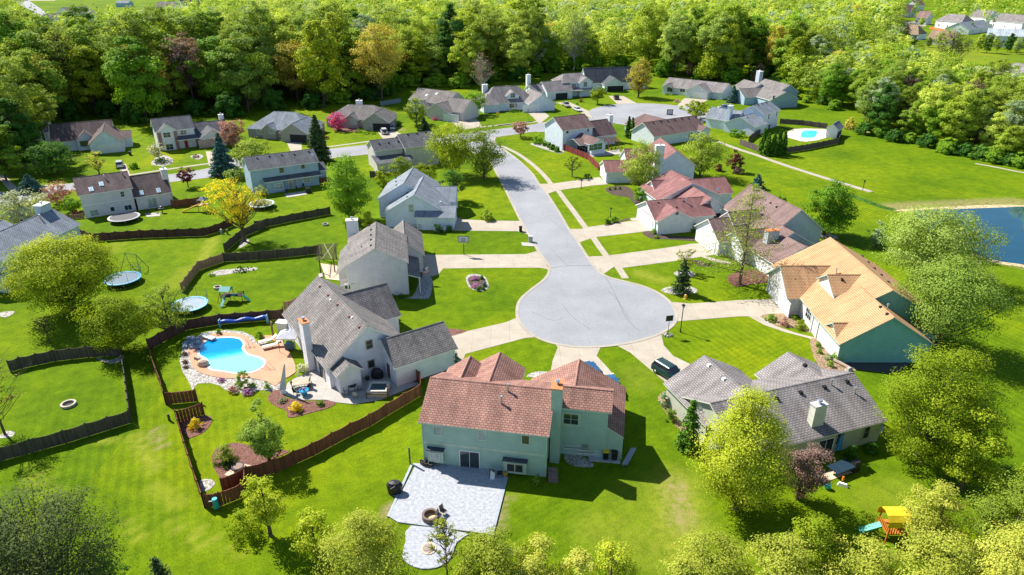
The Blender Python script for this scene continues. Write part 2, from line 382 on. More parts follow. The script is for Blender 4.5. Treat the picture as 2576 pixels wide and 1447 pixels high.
    def win(s,v,side,p,w=1.0,h=1.1,kind='window',mull=1,trim=None,glass=None,z=None,at=None,fw=.1,label=None):
        if at is not None: c,n=at
        else: c,n=s.hit(v,side,p)
        if z is not None: c=Vector((c.x,c.y,z+h/2))
        trim=trim or s.trim; t=Vector((-n.y,n.x,0)); b=MB()
        for dx,dz,ww,hh in ((0,h/2+fw/2,w+2*fw,fw),(0,-h/2-fw/2,w+2*fw,fw),(-w/2-fw/2,0,fw,h),(w/2+fw/2,0,fw,h)):
            s.rect(b,c+t*dx+Vector((0,0,dz)),n,ww,hh,-.05,.07)
        for i in range(mull): s.rect(b,c+t*(w*(i+1)/(mull+1)-w/2),n,.05,h,-.04,.055)
        if kind=='window' and h>1.0: s.rect(b,c,n,w,.045,-.04,.05)
        o=part(kind,b,trim,s.root,label); g=MB(); s.rect(g,c,n,w,h,-.04,.03); part('pane',g,glass or GLASS,o); return o
    def garage(s,v,side,p,w=4.6,h=2.1,col=None,open_=False,z=0.02):
        c,n=s.hit(v,side,p); c=Vector((c.x,c.y,z+h/2)); t=Vector((-n.y,n.x,0)); b=MB()
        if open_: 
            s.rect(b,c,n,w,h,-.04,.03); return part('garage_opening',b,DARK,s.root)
        for i in range(4): s.rect(b,c+Vector((0,0,h*(i-1.5)/4)),n,w,h/4-.03,-.04,.05)
        for dx,dz,ww,hh in ((0,h/2+.07,w+.28,.13),(-w/2-.07,0,.13,h),(w/2+.07,0,.13,h)): s.rect(b,c+t*dx+Vector((0,0,dz)),n,ww,hh,-.05,.08)
        return part('garage_door',b,col or WHITE,s.root)
    def door(s,v,side,p,w=.95,h=2.05,col=None):
        c,n=s.hit(v,side,p); c=Vector((c.x,c.y,h/2+.05)); b=MB(); s.rect(b,c,n,w,h,-.04,.05)
        t=Vector((-n.y,n.x,0)); 
        for dx in (-w/2-.06,w/2+.06): s.rect(b,c+t*dx,n,.1,h,-.04,.07,1)
        o=part('door',b,[col or plain('door_brown',(.12,.06,.04,1),.5),s.trim],s.root); g=MB(); k=c+t*(w*.38)+n*.09; g.box((k.x,k.y,k.z-.06),(.07,.07,.12)); part('handle',g,METAL,o)
    def vents(s,pts,m=None,sz=.42,h=.22):
        m=m or BLACK
        for p in pts:
            q=s.roofhit(p)
            if q:
                b=MB(); b.box((q[1].x,q[1].y,q[1].z-.15),(sz,sz,.15+h),s.rot,0,0,.8); part('roof_vent',b,m,s.root)
    def pipes(s,pts,h=.7):
        for p in pts:
            q=s.roofhit(p)
            if q:
                b=MB(); c=q[1]; b.cyl((c.x,c.y,c.z-.1),(c.x,c.y,c.z+h),.09); b.cyl((c.x,c.y,c.z+h-.05),(c.x,c.y,c.z+h+.12),.17,.15); part('flue_pipe',b,METAL,s.root,smooth=False)
    def sky(s,pts,w=.7,h=1.0):
        for p in pts:
            q=s.roofhit(p)
            if q:
                t,c,n=q; e=n.cross(Vector((0,0,1))).normalized(); g=n.cross(e)
                for nm,k,a,b_,m in (('skylight',.1,w,h,s.trim),):
                    b=MB(); P=[c+e*x*a/2+g*y*b_/2 for x,y in ((-1,-1),(1,-1),(1,1),(-1,1))]; b.hexa([p_-n*.05 for p_ in P],[p_+n*k for p_ in P]); o=part(nm,b,m,s.root)
                    b=MB(); P=[c+e*x*(a-.16)/2+g*y*(b_-.16)/2 for x,y in ((-1,-1),(1,-1),(1,1),(-1,1))]; b.hexa([p_ for p_ in P],[p_+n*.115 for p_ in P]); part('pane',b,plain('sky_glass',(.45,.6,.72,1),.08,0,.9,.1),o)
    def chimney(s,x,y,z0,z1,w=1.3,d=.8,mat=None,cap=None,hat=True):
        b=MB(); c=s.w(x,y,z0); b.box(c,(w,d,z1-z0),s.rot,0); c2=s.w(x,y,z1); b.box(c2,(w+.16,d+.16,.1),s.rot,1); o=part('chimney',b,[mat or s.wm,cap or s.trim],s.root)
        if hat:
            q=MB(); q.cyl(c2+Vector((0,0,.1)),c2+Vector((0,0,.45)),.17); q.cyl(c2+Vector((0,0,.45)),c2+Vector((0,0,.58)),.3,.22); part('flue_cap',q,METAL,o)
    def dish(s,p):
        q=s.roofhit(p)
        if q:
            c=q[1]; b=MB(); b.cyl(c,c+Vector((0,0,.55)),.03); d=Vector((.1,-.8,.55)).normalized(); e=d.orthogonal().normalized(); f=d.cross(e); k=c+Vector((0,0,.7))
            pts=[k+(e*math.cos(a)+f*math.sin(a))*.38+d*.08 for a in [i*.5236 for i in range(12)]]; n=len(b.v); b.v+=[tuple(k)]+[tuple(x) for x in pts]
            for i in range(12): b.f.append([n,n+1+i,n+1+(i+1)%12]); b.mi.append(0)
            b.cyl(k-d*.05,k+d*.4,.02); part('satellite_dish',b,plain('dish_white',(.7,.7,.68,1)),s.root)
    def spouts(s,pts,he):
        for x,y in pts:
            b=MB(); b.box(s.w(x,y,.1),(.1,.1,he-.25),s.rot); part('downspout',b,s.trim,s.root)
    def band(s,v,z,h=.25,sides='f'):
        b=MB()
        for sd_ in sides:
            o,n=s.plane(v,sd_); a,c=(v['x0'],v['x1']) if sd_ in 'fb' else (v['y0'],v['y1']); m=(a+c)/2
            k=s.w(m,v['y0'] if sd_=='f' else v['y1'],z) if sd_ in 'fb' else s.w(v['x0'] if sd_=='l' else v['x1'],m,z)
            s.rect(b,k,n,c-a,h,-.03,.03)
        part('trim_band',b,s.trim,s.root)
    def done(s):
        if s.wm2 and s.wl:
            for i,f in enumerate(s.W.f):
                a,b,c=[Vector(s.W.v[q]) for q in f[:3]]; n=(b-a).cross(c-a)
                if n.length>1e-6 and abs(n.normalized().dot(s.u))>.9: s.W.mi[i]=1
        part('wall',s.W,[s.wm,s.wm2 or s.wm],s.root); part('roof',s.R,[s.rm,s.trim],s.root); return s
t=lambda k,x,y:T(int(k)//10,k%10,x,y)
# roof & wall colours
RF_SAL=roofm('salmon_shingles',(.43,.235,.185,1),(.33,.178,.145,1)); RF_GRB=roofm('grey_brown_shingles',(.29,.265,.25,1),(.20,.185,.178,1)); RF_DGR=roofm('dark_grey_shingles',(.13,.135,.15,1),(.19,.19,.205,1))
RF_BLUE=roofm('blue_grey_shingles',(.25,.29,.335,1),(.33,.36,.40,1)); RF_RED=roofm('rose_shingles',(.36,.175,.165,1),(.28,.14,.135,1)); RF_BRN=roofm('mauve_brown_shingles',(.30,.205,.185,1),(.235,.16,.15,1))
RF_ORG=roofm('orange_tan_shingles',(.57,.335,.175,1),(.52,.30,.155,1),.12); RF_GRY=roofm('weathered_grey_shingles',(.33,.30,.295,1),(.28,.255,.25,1),.3); RF_PUR=roofm('plum_brown_shingles',(.155,.115,.115,1),(.21,.155,.15,1)); RF_BR2=roofm('brown_shingles',(.25,.165,.155,1),(.19,.125,.12,1))
RF_CHR=roofm('charcoal_shingles',(.09,.10,.12,1),(.13,.14,.16,1))
W_TEAL=siding('sage_siding',(.42,.58,.52,1)); W_PINK=siding('pale_lilac_siding',(.84,.80,.84,1)); W_CRM=siding('cream_siding',(.74,.69,.69,1)); W_BLUE=siding('pale_blue_siding',(.70,.76,.84,1)); W_GRN=siding('green_siding',(.20,.45,.39,1))
W_MINT=siding('mint_siding',(.70,.75,.76,1)); W_TAN=siding('tan_siding',(.64,.60,.54,1)); W_GREY=siding('grey_siding',(.52,.56,.62,1)); W_SHB=siding('shade_blue_siding',(.38,.51,.62,1)); W_WHT=siding('white_siding',(.80,.80,.82,1))  # the stronger blue is pale siding with the tint of shade painted in
W_BRK=brickm('red_brick_wall',(.33,.13,.10,1),(.25,.10,.08,1),(.40,.34,.30,1)); W_STN=brickm('grey_stone_wall',(.36,.33,.31,1),(.26,.24,.23,1),(.45,.42,.39,1),.4,.2,.02); W_SAGE=siding('olive_siding',(.46,.47,.38,1)); W_PBK=brickm('pale_brick_wall',(.72,.69,.66,1),(.64,.60,.58,1),(.5,.48,.46,1),.25,.09,.012)
g1=lambda k,x,y,z=0:gp(t(k,x,y),z)
HS={}
# A: sage two-storey with salmon roof
h=House('two_storey_house','large sage two-storey house with salmon shingle roof and stamped patio in the foreground',t(42,1530,65),t(43,470,195),5.4,W_TEAL,RF_SAL,plain('sage_trim',(.50,.58,.50,1)))
L0=h.len
mA=h.vol(0,L0,0,9.6,5.4,2.35,'x'); rs=h.vol(L0-.3,L0+5.9,4.0,9.6,6.1,1.35,'x',he2=5.4,r=.36)
gA=h.vol(L0-3.8,L0+7.3,4.43,13.8,2.9,3.3,'y',ov=.06); h.vol(3.2,9.2,4.9,12.0,5.4,1.9,'y'); h.vol(.2,5.6,5.4,11.2,5.0,1.9,'y')
h.chimney(L0+.3,3.55,0,9.2,1.0,1.8,cap=COPPER); h.pipes([t(33,95,970),t(33,35,1080)],.8)
for x,y in ((1710,135),(2110,180)): h.win(mA,'f',t(42,x,y),.75,1.05,mull=0,glass=GLASSL)
h.win(mA,'f',t(42,2505,220),.7,1.0,mull=0); h.win(mA,'f',t(42,2000,410),2.0,2.1,'patio_door',1,trim=WHITE,z=.05)
for x,y,ww in ((1700,350,.9),(2415,450,1.6)):
    c,n=h.hit(mA,'f',t(42,x,y)); b=MB(); h.rect(b,c,n,ww+.75,1.5,-.1,.45); h.rect(b,c+Vector((0,0,.85)),n,ww+.95,.12,-.1,.62,1)
    o=part('bay_window',b,[W_TEAL,RF_CHR],h.root); g=MB(); h.rect(g,c+n*.45,n,ww,.95,0,.04); part('pane',g,GLASSL if ww<1 else GLASS,o); g=MB()
    tt=Vector((-n.y,n.x,0))
    for dx in (-ww/2-.05,0,ww/2+.05) if ww>1 else (-ww/2-.05,ww/2+.05): h.rect(g,c+n*.45+tt*dx,n,.08,1.05,0,.07)
    for dz in (-.5,.5): h.rect(g,c+n*.45+Vector((0,0,dz)),n,ww+.18,.07,0,.065)
    part('frame',g,CREAM,o)
h.win(rs,'f',t(33,665,1220),1.5,1.25,mull=1,fw=.2); h.band(mA,2.75,.3,'f'); h.spouts([(.3,.33),(L0-.3,.33)],5.4)
b=MB(); b.box(h.w(L0+3.4,4.25,1.0),(.5,.25,.6),h.rot); part('meter_box',b,METAL,h.root)
h.done(); HS['A']=h
# B: pool house with grey-brown roof (x runs along the left eave toward the camera)
h=House('pool_side_house','white-sided house with grey-brown gable roof beside the kidney pool',t(32,325,300),t(32,705,785),2.9,W_PINK,RF_GRB,WHITE)
X=h.len; m1=h.vol(-1.3,X,0,11.4,2.9,4.4,'x'); m2=h.vol(13.6,20.9,7.0,15.9,2.9,2.35,'y'); m3=h.vol(X-2,18.6,.55,4.0,2.75,1.15,'x')
h.vol(0,8.6,6.5,13.8,2.9,3.4,'y'); h.vol(.4,2.6,10.5,14.2,2.5,1.2,'y')
h.chimney(10.2,-.15,0,6.9,1.7,.85,cap=COPPER)
h.vents([t(32,x,y) for x,y in ((645,20),(720,100),(803,185),(910,293),(1000,387))],plain('rusty_vent',(.22,.10,.09,1)),.4,.15); h.vents([t(32,740,145),t(32,935,305)],WHITE,.3,.15); h.vents([t(32,1360,390),t(32,1610,305)],plain('pink_vent',(.5,.25,.22,1)),.4,.3); h.pipes([t(32,1433,340)],.7)
h.win(m1,'r',t(32,1090,545),.75,1.1,mull=0,trim=TANT); h.win(m1,'r',t(32,1108,720),.8,1.0,mull=0,trim=TANT); h.win(m1,'f',t(32,600,690),.9,1.6,mull=0,trim=TANT); h.win(m1,'f',t(32,665,790),1.9,2.0,'patio_door',1,trim=TANT,z=.1)
h.door(m2,'f',t(32,1265,730)); h.spouts([(X-.35,.4),(20.6,15.5)],2.9)
h.done(); HS['B']=h
# C: cream two-storey with gable end
h=House('gable_end_house','cream two-storey house with brown-grey roof, tall pale chimney and pergola behind',t(22,862,1130),t(22,1448,1092),5.6,W_CRM,RF_GRB,plain('cream_white',(.70,.68,.62,1)))
X=h.len; m1=h.vol(0,X,0,12.2,5.6,2.75,'y'); m2=h.vol(-1.7,4.6,3.6,13.4,2.8,3.2,'y'); m3=h.vol(X-3.6,X+2.8,8.4,19.5,3.2,2.6,'y')
h.vol(X-1,X+1.7,.3,8.6,2.75,.95,'y',r=0,wall=False)
for y in (.6,4.4,8): 
    b=MB(); b.box(h.w(X+1.5,y,0),(.14,.14,2.7),h.rot); part('porch_post',b,WHITE,h.root)
h.vol(-.9,1.4,.2,1.9,2.5,.3,'x',r=1)
h.chimney(.8,14.1,0,8.2,1.9,1.2,mat=W_WHT); h.vents([t(22,x,y) for x,y in ((1093,758),(1107,795),(1107,843),(1107,886),(1107,937))],BLACK,.38,.14); h.vents([t(22,1020,952)],BLACK,.2,.2)
h.win(m1,'f',t(22,895,1310),.8,.8,mull=1); h.win(m1,'r',t(22,1480,1290),1.0,1.4,glass=GLASSL); h.spouts([(.3,.25),(X-.3,.25)],5.6)
b=MB(); c=h.w(X+1.6,4,2.2); b.cyl(c,c+h.u*1.5+Vector((0,0,.7)),.02); part('flag_pole',b,WHITE,h.root)
fo=thing('house_flag',h.w(X+2.6,4,1.6),'striped red white and blue flag hanging from the porch of the cream two-storey house','flag'); b=MB()
for i in range(7):
    q=h.w(X+2.2,4.03,2.6-i*.13-.13); e=h.w(X+3.1,4.03,2.8-i*.13-.13); b.face([q,e,e+Vector((0,0,.13)),q+Vector((0,0,.13))],i%2)
part('cloth',b,[plain('flag_red',(.55,.04,.05,1)),WHITE],fo); b=MB(); q=h.w(X+2.19,4.05,2.2); e=h.w(X+2.6,4.05,2.28); b.face([q,e,e+Vector((0,0,.5)),q+Vector((0,0,.5))]); b.face([q+h.n*-.05,e+h.n*-.05,e+h.n*-.05+Vector((0,0,.5)),q+h.n*-.05+Vector((0,0,.5))]); part('canton',b,plain('flag_blue',(.03,.05,.25,1)),fo)
h.done(); HS['C']=h
# D: pale blue house with blue-grey roof
h=House('pale_blue_house','pale blue house with stepped blue-grey shingle gables beside the main street',t(22,1225,650),t(22,1775,655),2.9,W_BLUE,RF_BLUE,plain('bluewhite_trim',(.62,.68,.72,1)))
m1=h.vol(-.2,12.6,0,13.2,3.0,3.9,'y'); m2=h.vol(-2.6,9.2,5.6,17.5,4.0,3.6,'y'); m3=h.vol(6.2,14.2,-1.5,5.2,2.7,1.5,'x'); h.vol(8,13.5,7,14.5,3.2,2.2,'x')
h.vents([t(22,x,y) for x,y in ((1345,300),(1335,328),(1335,360),(1338,392),(1435,458),(1436,498))],BLACK,.4,.15); h.pipes([t(22,1475,430)],.8); h.vents([t(22,1735,545)],WHITE,.4,.2)
h.win(m1,'f',t(22,1470,600),.9,1.4,mull=0,trim=CREAM,glass=GLASSL); h.done(); HS['D']=h
# E: rose roof
h=House('rose_roof_house','pale house with rose-red shingle roof and front-facing garage gable',t(23,1735,640),t(23,2105,610),2.8,W_MINT,RF_RED,WHITE); h.wm2=W_WHT
h.vol(-3.0,12.1,8.3,18.8,2.8,3.4,'y'); m1=h.vol(0,9.1,0,14,2.8,2.7,'y'); m2=h.vol(-8.4,-.5,-3.6,4,2.8,2.0,'y'); m3=h.vol(-8.6,4.5,-2.6,7.0,2.8,2.4,'x')
h.vol(-1.5,6,12.6,19.2,2.8,2.2,'x'); h.vol(6,15.6,10,19,2.8,2.3,'x')
h.garage(m3,'l',t(23,1355,720),4.8,2.2); h.win(m2,'f',t(23,1625,645),.45,.5,mull=0,trim=TANT); h.win(m1,'f',t(23,1918,548),.45,.5,mull=0,trim=TANT); h.win(m1,'f',t(23,1985,690),1.6,2.0,'patio_door',0,glass=DARK,z=.1)
h.vents([t(23,x,y) for x,y in ((1740,345),(1760,380),(1815,425),(1880,470),(1455,548),(1685,537),(1620,590))],BLACK,.35,.15); h.pipes([t(23,1705,550)],.8); h.dish(t(23,1985,455)); h.done(); HS['E']=h
# F: mauve-brown
h=House('brown_roof_house','grey-sided house with mauve-brown stepped roofs behind the bare larch tree',t(24,310,1110),t(24,830,1050),2.8,W_GREY,RF_BRN,WHITE); h.wm2=W_WHT; h.wl=True
m1=h.vol(0,11.0,0,8,2.8,2.55,'y'); m2=h.vol(6.2,17.6,10.5,27,3.4,4.4,'y'); h.vol(1.5,12.0,5,14,3.0,3.0,'y'); m3=h.vol(-3.6,8,11.3,20.2,2.8,2.9,'x'); m4=h.vol(-1.5,9,6.8,13.4,2.8,2.4,'x'); dm=h.vol(.6,7,14,18.6,4.8,1.7,'x',z0=2.5)
h.chimney(3.4,6.4,0,6.2,2.2,1.1,cap=COPPER,mat=W_GREY); h.win(dm,'l',t(23,2070,760),1.1,1.6,mull=1); h.garage(m3,'l',t(23,1910,920),4.6,2.2,plain('garage_white',(.75,.72,.70,1))); h.win(m1,'f',t(24,365,1135),.7,.8,mull=0,trim=TANT)
h.vents([t(24,x,y) for x,y in ((280,552),(335,588),(590,915))],BLACK,.35,.15); h.pipes([t(24,560,890)],.4); h.done(); HS['F']=h
# G: orange-tan
h=House('orange_roof_house','green-sided house with bright orange-tan shingle roofs and a white dormer',t(34,900,550),t(34,1690,545),2.9,W_GRN,RF_ORG,plain('green_trim',(.30,.46,.42,1))); h.wm2=W_PBK; h.wl=True
h.u=Vector((1,0,0)); h.n=Vector((0,1,0)); h.rot=0
m1=h.vol(0,12.4,0,9.6,2.9,4.0,'y'); m2=h.vol(.2,17.6,6.1,26,2.9,4.9,'y'); m3=h.vol(-1.7,9,13.6,22.8,2.8,3.4,'x',wmi=1); dm=h.vol(2.9,9.5,9.7,15.6,5.3,1.9,'x',z0=3,wmi=1); d2=h.vol(.25,3.6,1.2,5.4,2.9,1.5,'x',wmi=1)
for y in (6.9,8.8): b=MB(); b.box(h.w(.3,y,0),(.2,.2,2.7)); part('porch_post',b,WHITE,h.root)
h.win(dm,'l',t(34,735,85),1.3,1.3,mull=1,trim=WHITE); h.win(d2,'l',t(34,830,480),1.5,1.9,mull=2,trim=WHITE); h.win(m2,'l',t(34,625,270),1.8,1.5,mull=2,trim=WHITE,glass=DARK); h.garage(m3,'l',t(34,400,140),4.8,2.2)
h.vents([t(24,x,y) for x,y in ((1078,998),(1108,1035),(1163,1090),(1218,1145),(1280,1205),(1343,1268))],BLACK,.38,.16); h.vents([t(34,1275,208),t(34,1335,272)],BLACK,.38,.16); h.pipes([t(24,870,1195),t(34,1330,235)],.8); h.vents([t(24,925,1248)],BLACK,.35,.25); h.done(); HS['G']=h
# H: weathered grey, lower right
h=House('grey_roof_house','sage single-storey house with weathered grey roof and leaning white chimney, lower right',t(44,465,268),t(44,1275,70),2.8,W_SAGE,RF_GRY,plain('sage_white_trim',(.60,.60,.52,1)))
X=h.len; m1=h.vol(-6.3,X+1.0,0,11.4,2.8,2.75,'x'); m2=h.vol(4.8,13.5,5,12.5,2.8,2.3,'y'); m3=h.vol(-6.6,3.7,5.4,14.3,2.8,2.8,'y')
h.chimney(4.1,1.5,2.5,5.9,1.5,.8,mat=plain('chimney_sage_white',(.60,.60,.50,1)),cap=plain('chimney_cap_grey',(.5,.5,.48,1)))
h.vents([t(34,x,y) for x,y in ((550,985),(765,935),(970,885),(590,738),(330,1035))],BLACK,.42,.25); h.vents([t(33,1915,738),t(33,2050,862)],WHITE,.42,.2); h.pipes([t(34,828,910),t(34,1038,985)],.6); h.dish(t(33,1830,1170))
h.win(m1,'f',t(44,1145,150),.7,1.6,mull=0,trim=TANT); h.win(m1,'f',t(44,905,200),.8,1.6,mull=0,trim=TANT,glass=DARK); h.win(m1,'f',t(44,760,330),1.9,1.9,'patio_door',1,trim=WHITE,z=.1); h.done(); HS['H']=h
# ---- middle distance houses ----
h=House('plum_roof_house','cream two-storey house with plum-brown roof and skylights, black trampoline at its back wall',t(21,715,487),t(21,1190,418),5.0,W_CRM,RF_PUR,WHITE)
X=h.len; m1=h.vol(-.3,X+.3,0,9.4,5.0,2.6,'x'); m2=h.vol(X,X+7.4,-.1,9.6,2.9,3.5,'x')
h.chimney(X+7.1,3.6,0,7.2,1.2,1.5,mat=W_CRM); h.sky([t(21,825,428),t(21,917,380),t(21,1280,460),t(21,1435,438)],.8,1.2); h.pipes([t(21,945,325),t(21,1100,285)],.6)
h.win(m1,'f',t(21,1108,472),.7,1.1,mull=0); h.win(m1,'f',t(21,855,640),1.5,1.2,mull=1,glass=GLASSL); h.win(m1,'f',t(21,1018,607),.7,.9,mull=0); h.win(m1,'f',t(21,1160,592),1.3,1.0); h.win(m2,'f',t(21,1385,578),1.8,2.0,'patio_door',1,z=.1,glass=GLASSL); h.band(m1,2.7,.2); h.done()
h=House('blue_roof_house','grey two-storey house with blue-grey roof and wide chimney at the left edge',t(21,310,935),t(21,725,735),5.6,W_GREY,RF_BLUE,WHITE)
X=h.len; m1=h.vol(-6.5,X+.2,0,9.6,5.4,2.7,'x'); h.vol(2,X-1,8.6,20,3.0,3.0,'x'); h.vol(-7,-.5,0,6,2.9,1.0,'x')
h.chimney(X-1.2,5.4,0,9.3,2.2,1.4,mat=plain('blue_grey_chimney',(.42,.50,.56,1))); h.pipes([t(21,365,690)],.6); h.win(m1,'r',t(21,665,820),.9,1.3); h.done()
h=House('shade_blue_back_house','pale two-storey house painted shade-blue, with dark grey roof, bay window and back patio',t(22,5,262),t(22,625,180),5.6,W_SHB,RF_DGR,WHITE)  # pale walls; their blue is shade put into the siding colour
X=h.len; m1=h.vol(-.2,X+.4,0,8.8,5.6,2.2,'x'); h.vol(X-.5,X+2.4,1.2,7,3.1,1.4,'x'); h.vol(2.6,X+.2,-1.2,.6,2.75,.8,'x',r=1,ov=.15,wall=False); m2=h.vol(2.8,7.2,-1.1,1,2.75,.5,'x',ov=.3)
h.vents([t(22,x,y) for x,y in ((75,147),(185,130),(297,117),(412,113),(541,88))],BLACK,.4,.2); h.win(m1,'f',t(22,297,255),.9,1.1,mull=0,trim=TANT); h.win(m1,'f',t(22,490,220),.7,1.0,mull=0,trim=TANT); h.win(m2,'f',t(22,275,400),1.7,1.2,trim=WHITE,glass=GLASSL); h.win(m1,'f',t(22,400,385),1.9,2.0,'patio_door',1,z=.1,glass=GLASSL); h.win(m1,'f',t(22,525,343),1.5,1.1,glass=GLASSL); h.dish(t(22,580,140)); h.done()
h=House('long_grey_roof_house','tan two-storey house with long dark grey roof in two steps, beside the big street trees',t(12,1145,1370),t(12,1400,1340),5.1,W_TAN,RF_DGR,WHITE)
X=h.len; m1=h.vol(-.3,X+.2,0,7.4,5.1,2.0,'x'); m2=h.vol(X-.2,X+9.6,-1.2,8.8,5.3,2.5,'x'); h.vol(-1,X+1.5,-3.3,1,2.7,1.1,'x',r=1); h.wm2=W_TAN
h.vents([t(12,x,y) for x,y in ((1180,1303),(1265,1292),(1352,1280),(1437,1218),(1520,1208),(1603,1200))],BLACK,.45,.2); h.win(m1,'l',t(12,1135,1370),.8,1.1); h.done()
h=House('sunroom_house','pale two-storey house with brown roof, glazed sunroom and wooden pergola at the street corner',t(13,598,1185),t(13,870,1150),5.6,W_BLUE,RF_BR2,WHITE)
X=h.len; m1=h.vol(-.3,X+.3,0,10.2,5.6,2.9,'x'); m2=h.vol(X,X+8.2,-.8,8.6,2.8,3.7,'x'); m3=h.vol(3.6,9.0,-8.6,1.2,2.8,1.5,'y'); h.vol(1.6,4.6,-5.8,.6,2.5,1.2,'x',wall=False)
h.chimney(X+8.4,3.6,0,7.6,1.3,1.6,mat=W_WHT); h.vents([t(13,x,y) for x,y in ((543,1045),(620,1037),(697,1030),(773,1018),(840,1073),(932,1062))],BLACK,.45,.2); h.pipes([t(13,652,1050)],.5)
h.win(m3,'f',t(13,888,1330),4.4,1.7,mull=2,trim=WHITE,glass=plain('sunroom_glass',(.05,.13,.09,1),.1,0,.8)); h.win(m1,'f',t(13,632,1195),.8,.9,mull=0); h.win(m1,'f',t(13,820,1180),.6,.9,mull=0); h.win(m3,'l',t(13,770,1340),5,1.7,mull=3,glass=DARK); h.done(); HS['M']=h
h=House('brown_roof_ranch','low mint-sided house with long brown roof beside the two tall arborvitae',t(13,1425,1240),t(13,1850,1175),2.9,W_MINT,RF_BR2,WHITE)
X=h.len; m1=h.vol(-.3,X+2,0,10.6,2.9,3.2,'x'); h.vol(X-2,X+2.6,-1.5,3,2.9,1.2,'y'); h.vol(4,15,6,19,2.9,3.0,'y',hip=(0,3))
h.vents([t(13,x,y) for x,y in ((1408,1110),(1475,1100),(1540,1095),(1600,1085),(1665,1075),(1727,1070),(1790,1060))],BLACK,.5,.2); h.pipes([t(13,1555,1140)],.5); h.win(m1,'f',t(13,1487,1275),.8,1.5,mull=0); h.win(m1,'f',t(13,1745,1228),1.6,1.5); h.done()
h=House('pale_pool_house','pale blue stepped house with light blue-grey roofs and twin chimneys beside the small fenced pool',t(14,235,1035),t(14,380,990),5.4,W_BLUE,RF_BLUE,WHITE)
X=9.5; m1=h.vol(-1,X+1.4,0,8.4,5.4,2.3,'x'); m2=h.vol(-9,-.6,-1.5,9.3,2.9,2.4,'x'); h.vol(-7,0,6,17,3.0,3,'y'); h.chimney(-5.8,9.2,0,7.6,1.9,1.1,mat=W_BLUE)
h.vents([t(14,x,y) for x,y in ((165,950),(200,942),(240,930),(70,1065),(45,1000))],BLACK,.45,.2); h.win(m1,'f',t(14,262,1055),.8,1.5,mull=0); h.win(m1,'f',t(14,333,1030),.8,1.4,mull=0); h.win(m1,'f',t(14,265,1150),1.6,1.7); h.done()
h=House('shade_teal_gable_house','teal-sided house, shade tint painted on pale siding, grey-brown gables, square chimney, far cul-de-sac end',t(14,250,860),t(14,470,920),2.8,W_SHB,RF_GRB,WHITE)  # siding is really pale, the blue-teal of shade is in its colour
m1=h.vol(-1,12,-7,5.5,3.0,2.8,'x'); m0=h.vol(-8,8,-1,8,4.8,2.8,'x'); h.vol(-6,3,-12,-2,2.9,2.5,'y'); h.chimney(-14,5,0,9.6,2.4,1.6,mat=W_GREY); h.vol(-16,-4,-6,5,3.4,3,'x'); h.win(m1,'r',t(14,305,885),.8,1.4,mull=0); h.done()
h=House('big_chimney_house','pale blue house with a big chimney stack and rose roof behind the street tree',t(23,990,272),t(23,1090,270),2.8,W_BLUE,RF_RED,WHITE)
m1=h.vol(-.4,12,-.2,7.6,2.8,1.9,'x'); m2=h.vol(11,21.5,-1,13.5,4.2,3.6,'y'); h.vol(6,12,5,14,3,3,'x'); h.chimney(11.9,-1.5,0,9.4,2.1,1.2,mat=W_BLUE); h.garage(m1,'l',t(23,948,290),4.6,2.1); h.done()
h=House('white_garage_ranch','low grey-roofed house with white garage door and red brick corners on the far cul-de-sac',t(13,1497,783),t(13,1740,810),2.7,W_MINT,RF_GRY,WHITE)
X=h.len; m1=h.vol(-.5,26,0,11,2.7,3,'x'); m2=h.vol(X-.5,X+9.5,-3.2,5,2.7,2.5,'y'); m3=h.vol(.3,5,-1.5,4,2.7,1.5,'y'); h.garage(m2,'f',t(13,1828,855),5.6,2.4); h.win(m3,'f',t(13,1560,812),2.2,1.5,trim=plain('shutter_red',(.2,.06,.05,1))); h.win(m1,'f',t(13,1675,815),2.2,1.5); h.done()
b=MB(); 
h=House('shaded_blue_house','house with dark blue roof in the wood\'s shade and a dark open garage',t(13,975,772),t(13,1145,767),2.8,W_BLUE,RF_CHR,WHITE)
X=h.len; m2=h.vol(-.3,X+.4,0,9,2.8,2.9,'y'); m1=h.vol(-7,X+12,5,15,3.0,5.6,'x'); h.garage(m2,'f',t(13,1065,830),7,2.3,open_=True); h.done()
h=House('twin_gable_house','two-storey grey-roofed house with tall thin white chimney and dark open garage, pickup on its drive',t(13,635,750),t(13,855,735),5.6,W_BLUE,RF_GRY,WHITE)
X=h.len; m1=h.vol(-2.5,X+.3,0,10,5.6,2.8,'x',hip=3); d=h.vol(X-6.5,X-.3,-1.6,4,5.4,2.0,'y'); g=h.vol(-10.8,1.0,-3.5,7,3.0,3.4,'x'); h.vol(.5,X+.2,-3,1,2.8,.9,'x',r=1,wall=False); h.chimney(-15,5,0,8.8,1.6,1.4,mat=W_WHT); h.vol(-16,-9,-1,7,2.9,2.5,'x')
h.garage(g,'f',t(13,580,890),5.2,2.3,open_=True); h.win(d,'f',t(13,795,765),1.6,1.8); h.win(m1,'f',t(13,693,775),1.7,1.4); h.win(m1,'f',t(13,770,855),4,1.4,mull=3); h.done()
for k in (0,): pass
h=House('hip_dormer_house','grey hip-roofed house with a front dormer, white garage door and pale chimney beside the corner',t(12,2290,937),t(12,2480,925),2.8,W_BLUE,RF_GRY,WHITE)
X=h.len; m1=h.vol(-7,X+6,0,13,2.8,5.0,'x',hip=6); d=h.vol(2.2,7.4,1.2,8,5.0,1.7,'y',z0=3); g=h.vol(X+.5,X+11,-5.0,8,2.8,3.3,'y'); h.vol(-7.5,-1,-1.4,8,2.8,3,'x',hip=3); h.chimney(-3.6,8.8,0,8.3,1.9,1.3,mat=W_WHT)
